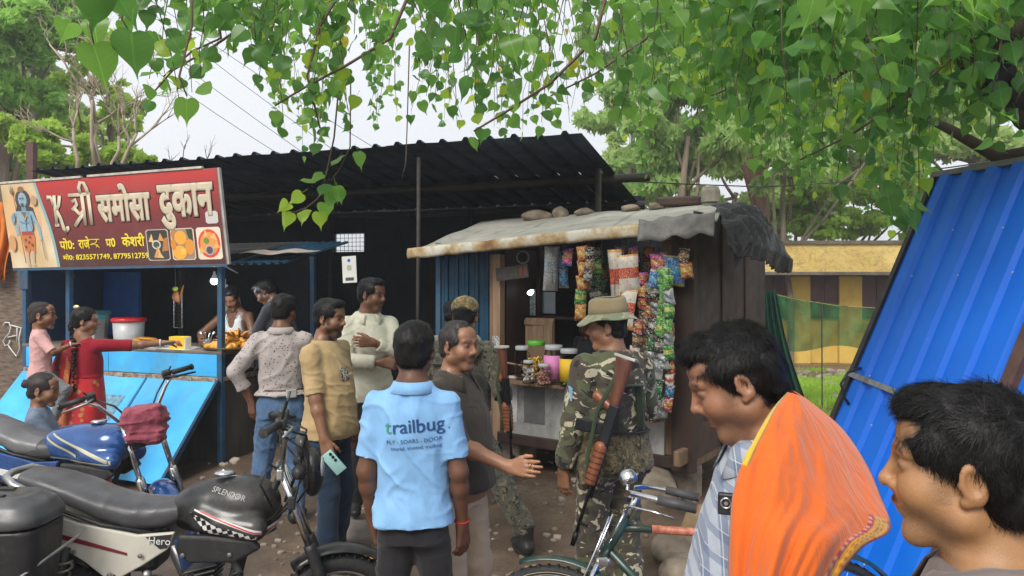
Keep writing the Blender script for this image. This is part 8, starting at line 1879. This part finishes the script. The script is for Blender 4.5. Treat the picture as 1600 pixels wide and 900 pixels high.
# ================================================================ THE OVERHANGING PEEPAL TREE
TRK = V(4.6, 1.2, 0)
peepal = empty('peepal_tree', TRK, 0, 'broad peepal tree whose heart shaped leaves hang over the whole scene', 'tree')
M_PB = pm('dark peepal bark', (.060, .045, .034), .9, 0, .4, 8, .5, 30, stretch=(1, 1, .4)); M_TWIG = pm('thin brown twig', (.11, .075, .05), .85, 0, .3, 20)
MB().tube([V(0, 0, -.2), V(-.05, .1, 1.2), V(-.15, .3, 2.4), V(-.4, .6, 3.6)], [.34, .27, .23, .18], 12).build('trunk', M_PB, peepal, True)
def pp(px, py, d): return np.array(P(px, py, d)) - TRK
def bough(pts, r0, r1): MB().tube(pts, list(np.linspace(r0, r1, len(pts))), 9).build('bough', M_PB, peepal, True)
fork = V(-.4, .6, 3.6)
bough([fork, pp(1680, -10, 3.1), pp(1590, 60, 3.3), pp(1555, 95, 3.5), pp(1600, 190, 4.2)], .13, .05)
bough([fork, pp(1700, 60, 3.4), pp(1600, 150, 3.6), pp(1545, 130, 3.8), pp(1480, 60, 4.0), pp(1400, -20, 4.4)], .12, .035)
bough([fork, pp(1640, 235, 4.2), pp(1560, 246, 4.3), pp(1490, 205, 4.4), pp(1440, 180, 4.6), pp(1420, 130, 4.8)], .06, .010)
bough([fork, pp(1500, -120, 4.0), pp(1200, -130, 4.6), pp(900, -110, 5.0), pp(600, -90, 5.0), pp(300, -80, 4.6), pp(100, -60, 4.0)], .15, .03)
bough([fork, pp(1350, -140, 6.0), pp(1000, -120, 7.0), pp(700, -60, 7.5)], .12, .03)
bough([fork, pp(1300, -160, 2.8), pp(800, -150, 2.6), pp(400, -120, 2.4), pp(150, -70, 2.1)], .12, .02)
bough([fork, pp(1660, -60, 5.5), pp(1450, 40, 6.0), pp(1300, 120, 6.2), pp(1215, 165, 6.4)], .08, .012)
# one leaf: a folded heart with a long drip tip, and its stalk
OUTL = [(.0, .02), (.14, .085), (.30, .06), (.44, -.06), (.475, -.22), (.43, -.40), (.32, -.57), (.19, -.70), (.085, -.80), (.03, -.92), (.0, -1.10)]
def leaf_mesh(fold, droop, curl_):
    vv, ff = [], []
    for s in (-1, 1):
        b = len(vv)
        for i, (x, z) in enumerate(OUTL):
            zz = z; y = -droop*z*z + fold*x + curl_*math.sin(z*5)*x
            vv.append((s*x*.96, y, zz)); vv.append((0.0, -droop*z*z, min(z, .0) if i > 0 else 0.0))
        for i in range(len(OUTL) - 1):
            q = (b + 2*i, b + 2*i + 2, b + 2*i + 3, b + 2*i + 1); ff.append(q if s > 0 else q[::-1])
    b = len(vv); w_ = .012
    for z, y in ((.0, 0), (.25, .02), (.5, .10)): vv += [(-w_, y, z), (w_, y, z)]
    ff += [(b, b+1, b+3, b+2), (b+2, b+3, b+5, b+4)]
    return np.array(vv, float), ff
def peepal_mat(name, c1, c2, tr, rough=.33, veins=False):
    t = NT(name); oi = t.n('ShaderNodeObjectInfo'); v = t.coords((1, 1, 1))
    c = t.ramp(t.noise(1.8, 3, v), [(.3, c1), (.7, c2)]); c = t.mix(t.math('MULTIPLY', oi.outputs['Random'], .4), c, tuple(x*1.5 for x in c2))
    if veins:
        sp = t.n('ShaderNodeSeparateXYZ'); t.l(t.tc.outputs['Object'], sp.inputs[0]); ax_ = t.math('ABSOLUTE', sp.outputs['X'])
        mid = t.math('LESS_THAN', ax_, .016); f = t.math('FRACT', t.math('MULTIPLY', t.math('SUBTRACT', sp.outputs['Z'], t.math('MULTIPLY', ax_, .55)), 7.5)); side = t.math('MULTIPLY', t.math('LESS_THAN', f, .09), .35)
        c = t.mix(t.math('MULTIPLY', t.math('MAXIMUM', mid, side), .55), c, tuple(min(1, x*2.2 + .03) for x in c2)); c = t.mix(t.ramp(t.noise(9, 4, v), [(.66, 0.0), (.74, .5)]), c, (.16, .13, .04))
    t.col(c); t.rough(rough); t.b.inputs['Specular IOR Level'].default_value = .5
    tl = t.n('ShaderNodeBsdfTranslucent'); t.l(t.mix(.6, c, tuple(min(1, x*2.6) for x in c2)), tl.inputs['Color']); ms = t.n('ShaderNodeMixShader'); ms.inputs[0].default_value = tr
    t.l(t.b.outputs[0], ms.inputs[1]); t.l(tl.outputs[0], ms.inputs[2]); t.l(ms.outputs[0], t.t.nodes['Material Output'].inputs['Surface']); return t.m
LM = [peepal_mat('peepal leaf green', (.052, .145, .026), (.09, .215, .04), .52), peepal_mat('peepal leaf mid green', (.10, .23, .035), (.16, .32, .05), .55), peepal_mat('young peepal leaf', (.20, .36, .03), (.30, .46, .04), .6), peepal_mat('yellowing peepal leaf', (.45, .38, .02), (.55, .45, .04), .5)]
LMV = [peepal_mat('veined peepal leaf', (.052, .145, .026), (.09, .215, .04), .52, veins=True), peepal_mat('veined mid peepal leaf', (.10, .23, .035), (.16, .32, .05), .55, veins=True), peepal_mat('veined young peepal leaf', (.20, .36, .03), (.30, .46, .04), .6, veins=True), LM[3]]
VAR = [leaf_mesh(.30, .18, .2), leaf_mesh(.15, .35, .35), leaf_mesh(.60, .05, -.25), leaf_mesh(.25, -.25, .3)]
LEAVES = []          # (position, rotation, length, variant, material)
def add_leaf(p, L, m=None, tilt=None, yaw=None):
    yaw = random.gauss(0, 1.2) if yaw is None else yaw; a = random.gauss(0, .5) if tilt is None else tilt; b = random.gauss(-.1, .5)
    Rm = rotz(yaw) @ rotx(b) @ roty(a); mi = m if m is not None else random.choices((0, 1, 2, 3), (.46, .42, .115, .005))[0]
    LEAVES.append((np.array(p, float), Rm, L, random.randrange(4), mi))
twigs = MB()
def twig_line(pts, spacing, Lr, m=None, r=.0035, start=.12):
    pts = [np.array(p, float) for p in pts]; twigs.tube([p - TRK for p in pts], list(np.linspace(r, r*.45, len(pts))), 5); k_ = 0
    for i in range(len(pts) - 1):
        seg = np.linalg.norm(pts[i+1] - pts[i]); n = max(1, int(seg/spacing))
        for j in range(n):
            f = (i + (j + random.random()*.6)/n)/(len(pts) - 1)
            if f < start: continue
            p = pts[i] + (pts[i+1] - pts[i])*(j/n); s = 1 if k_ % 2 else -1; k_ += 1; L = random.uniform(*Lr)*(1 - .25*f)
            tw_ = V(s*random.uniform(.15, .6)*L, random.uniform(-.5, .4)*L, random.uniform(-.55, -.1)*L); add_leaf(p + tw_, L, m)
    add_leaf(pts[-1] - V(0, 0, .03), random.uniform(*Lr)*.8, m)
BX = [60, 110, 130, 210, 250, 300, 360, 400, 440, 480, 520, 560, 620, 700, 780, 860, 900, 950, 1000, 1050, 1100, 1150, 1200, 1280, 1340, 1400, 1440, 1500, 1600, 1700]
BY = [20, 60, 90, 110, 160, 170, 110, 130, 205, 235, 225, 200, 185, 190, 195, 200, 150, 190, 290, 170, 205, 190, 300, 290, 300, 345, 300, 235, 225, 230]
def hang(px, d, fr, **kw):
    bot = np.interp(px, BX, BY)*fr; top = -70 - 30*random.random(); n = 6; sway = random.gauss(0, 45); pts = []
    for i in range(n):
        t_ = i/(n-1); pts.append(np.array(P(px + sway*(1 - t_)**1.5 + random.gauss(0, 4), top + (bot - top)*t_, d + .25*(1-t_)*random.gauss(0, 1))))
    twig_line(pts, **kw)
for i in range(46): hang(random.uniform(380, 1060), random.uniform(3.4, 5.2), random.uniform(.45, 1.0), spacing=.062, Lr=(.075, .115))
for i in range(34): hang(random.choice((random.uniform(640, 1010), random.uniform(380, 700), random.uniform(780, 1010))), random.uniform(5.6, 8.0), random.uniform(.55, 1.05), spacing=.075, Lr=(.07, .11))
for i in range(15): hang(random.uniform(230, 420), random.uniform(2.9, 4.2), random.uniform(.35, .95), spacing=.07, Lr=(.075, .11))
for i in range(84): hang(random.uniform(1060, 1660), random.uniform(2.8, 5.8), random.uniform(.3, 1.0), spacing=.062, Lr=(.075, .115), m=None)
for i in range(22): hang(random.uniform(980, 1180), random.uniform(6.0, 8.5), random.uniform(.6, 1.1), spacing=.07, Lr=(.06, .10))
for i in range(26): hang(random.uniform(1150, 1480), random.uniform(5.0, 7.0), random.uniform(.8, 1.05), spacing=.07, Lr=(.08, .11))
for i in range(20): hang(random.uniform(1380, 1680), random.uniform(2.6, 4.4), random.uniform(.2, .75), spacing=.055, Lr=(.08, .12), m=0)
for i in range(30): hang(random.uniform(1090, 1660), random.uniform(2.5, 3.7), random.uniform(.15, .6), spacing=.06, Lr=(.085, .12), m=random.choice((0, 0, 1)))
for i in range(9): hang(random.uniform(420, 1060), random.uniform(2.5, 3.4), random.uniform(.15, .6), spacing=.07, Lr=(.09, .13), m=random.choice((0, 1)))
for i in range(24): hang(random.uniform(1080, 1660), random.uniform(4.5, 7.0), random.uniform(.3, .8), spacing=.055, Lr=(.08, .11), m=random.choice((0, 1, 2)))
# bare thin aerial twigs against the sky
for i in range(44):
    px = random.uniform(600, 1010); d = random.uniform(5, 7); a = np.array(P(px + random.gauss(0, 25), -60, d)); b = np.array(P(px + random.gauss(0, 30), random.uniform(60, 200), d)); twigs.tube([p - TRK for p in limb_path(a, b, 5, .06)], [.004, .0035, .003, .0025, .0015], 4)
for pts in ([(480, -60), (410, 20), (330, 75), (270, 110), (235, 150)], [(660, -60), (610, 60), (545, 100), (470, 140), (430, 165)], [(960, -60), (930, 60), (860, 130), (790, 175), (740, 205)], [(1080, -60), (1010, 60), (930, 115), (860, 150)], [(330, -60), (345, 60), (300, 80), (255, 120)], [(560, -60), (500, 40), (480, 120), (500, 200)], [(1330, 20), (1240, 75), (1160, 130), (1110, 150)], [(1520, 60), (1420, 150), (1330, 210), (1250, 250)]):
    d = random.uniform(3.2, 4.6); twig_line([np.array(P(x, y, d)) for x, y in pts], .085, (.08, .11), None, .010, .1)
# big leaves close to the camera at the upper left
for (x, y, lpx, tl, m) in ((150, -22, 78, .15, 0), (172, -18, 80, -.2, 0), (131, 22, 66, .05, 0), (148, 26, 56, -.1, 1), (146, 72, 78, -.12, 1), (206, 52, 84, .18, 0), (108, 36, 50, .65, 1), (190, 32, 32, -.6, 1), (208, 28, 26, .8, 1), (292, 156, 46, 0, 1), (242, 112, 38, .3, 1), (270, 60, 40, -.5, 0)):
    d = 1.9 if lpx > 60 else (2.4 if lpx > 40 else 3.0); add_leaf(np.array(P(x, y, d)), lpx/F_PX*d*.88, m, tl, random.gauss(0, .3))
for pts in ([(155, -60), (158, 0), (140, 40), (148, 75)], [(215, -60), (205, -10), (190, 30), (206, 55)], [(300, -60), (300, 40), (280, 120), (292, 150)]): twigs.tube([np.array(P(x, y, 2.0)) - TRK for x, y in pts], [.004, .0035, .003, .002], 5)
# the low twig with fresh leaves before the dark shed
tw = [(528, 150), (522, 215), (512, 262), (505, 290), (497, 310), (478, 325), (455, 333)]; twigs.tube([np.array(P(x, y, 4.2)) - TRK for x, y in tw], [.005, .005, .0045, .004, .0035, .003, .002], 6)
twigs.tube([np.array(P(x, y, 4.2)) - TRK for x, y in ((548, 120), (547, 230), (530, 265), (515, 285))], [.004, .004, .003, .002], 6)
for (x, y, tl, m) in ((450, 318, .9, 2), (446, 332, .1, 2), (477, 328, -.1, 2), (499, 332, -.1, 2), (508, 318, -.15, 1), (512, 302, -.4, 1), (528, 296, -.25, 1), (471, 303, .85, 2), (487, 280, .9, 1), (503, 272, .7, 1), (509, 288, .1, 0), (524, 292, -.1, 1), (531, 245, -.35, 1), (560, 238, -.3, 1), (495, 225, .1, 0)):
    add_leaf(np.array(P(x, y, 4.2 + random.gauss(0, .05))), random.uniform(.085, .115), m, tl, random.gauss(0, .35))
tw = [(640, 60), (636, 200), (634, 255), (628, 280)]; twigs.tube([np.array(P(x, y, 5.0)) - TRK for x, y in tw], [.005, .004, .004, .003], 5)
# leaves hanging before the blue sheet
for (x, y, tl) in ((1378, 285, .1), (1388, 310, -.2), (1405, 295, .3), (1412, 325, .0), (1425, 300, -.4), (1398, 345, .1), (1375, 262, -.2), (1418, 318, .5), (1430, 330, -.1)): add_leaf(np.array(P(x, y, 3.6 + random.gauss(0, .1))), .105, 0, tl)
twigs.build('twigs', M_TWIG, peepal, True)['kind'] = 'stuff'
LEAVES = [q for q in LEAVES if q[0][1] > .8]
def app(q):
    p = q[0]; px = 800 + F_PX*p[0]/p[1]; py = HOR - F_PX*(p[2] - CAM_H)/p[1]; return q[2]/p[1] if (-30 < px < 1630 and -20 < py < 900) else 0
LEAVES.sort(key=app, reverse=True)
cache = {}
for q in LEAVES[:300]:
    key = (q[3], q[4])
    if key not in cache:
        vv, ff = VAR[q[3]]; o = mesh_obj('leaf', vv, ff, LMV[q[4]], peepal, True); cache[key] = o
    else:
        o = cache[key].copy(); COL.objects.link(o); o.parent = peepal
    o.location = Vector(q[0] - TRK); o.rotation_euler = Matrix(q[1].tolist()).to_euler(); o.scale = (q[2],)*3
for mi in range(4):
    vs_, fs_, b = [], [], 0
    for q in LEAVES[300:]:
        if q[4] != mi: continue
        vv, ff = VAR[q[3]]; vs_.append((vv*q[2]) @ q[1].T + q[0] - TRK); fs_ += [tuple(i + b for i in f) for f in ff]; b += len(vv)
    if vs_: mesh_obj('foliage', np.concatenate(vs_), fs_, LM[mi], peepal, True)['kind'] = 'stuff'

# ---------------------------------------------------------------- small litter on the ground
pb_ = MB()
for i in range(900):
    y = random.uniform(2.6, 8.5); x = random.uniform(-.42, .48)*y; r_ = random.uniform(.006, .03)*(1 if random.random() < .9 else 1.8); pb_.box((x, y, gz1(x, y) + r_*.2), (r_*2, r_*1.6, r_*1.1), rotz(random.uniform(0, 6)) @ rotx(random.uniform(-.5, .5)), r_*.35)
tag(pb_.build('gravel', pm('ground pebbles', (.17, .13, .10), .9, 0, .5, 3, .3, 30, c2=(.30, .25, .20)), None, True), 'loose pebbles scattered over the muddy ground', 'gravel', kind='stuff')
def litter(px, py, d, wx, wy, mat, label, rz):
    p = P(px, py, d); p.z = gz1(p.x, p.y) + .012; g = [[V(wx*(u - .5), wy*(v_ - .5), .012*math.sin(u*5 + v_*4)) for v_ in np.linspace(0, 1, 5)] for u in np.linspace(0, 1, 7)]
    o = MB().patch(g, .001).build('litter_wrapper', mat, None, True); o.location = p; o.rotation_euler.z = rz; tag(o, label, 'wrapper', 'litter on the ground')
litter(571, 838, 4.9, .11, .05, pm('orange wrapper', (.62, .26, .05), .4), 'orange wrapper on the ground behind the man in pale blue', .4)
litter(590, 838, 4.95, .10, .04, pm('red white wrapper', (.58, .16, .12), .4), 'red wrapper lying beside the orange one', -.3)
litter(572, 790, 5.2, .16, .10, pm('yellow green leaf litter', (.40, .42, .05), .5), 'fallen yellow leaf on the concrete lump', .2)
litter(905, 862, 4.6, .08, .05, pm('brown dry leaf', (.20, .09, .05), .7), 'dry brown leaf on the mud near the bicycle wheel', .9)
litter(690, 870, 4.4, .07, .03, pm('pale paper scrap', (.55, .53, .5), .8), 'pale paper scrap on the mud by the beige trousers', 1.4)

# ---------------------------------------------------------------- damp hazy air
hz = MB().box((0, 0, 5.0), (3300, 3300, 14.0)).build('haze', None, None)
hm = bpy.data.materials.new('damp air'); hm.use_nodes = True; hm.node_tree.nodes.clear()
ho = hm.node_tree.nodes.new('ShaderNodeOutputMaterial'); hv = hm.node_tree.nodes.new('ShaderNodeVolumePrincipled')
hv.inputs['Color'].default_value = (.93, .96, 1.0, 1); hv.inputs['Density'].default_value = .003; hv.inputs['Anisotropy'].default_value = .2
hm.node_tree.links.new(hv.outputs['Volume'], ho.inputs['Volume']); hz.data.materials.append(hm)
tag(hz, 'thin damp haze in the air over the whole lot', 'haze', kind='stuff')
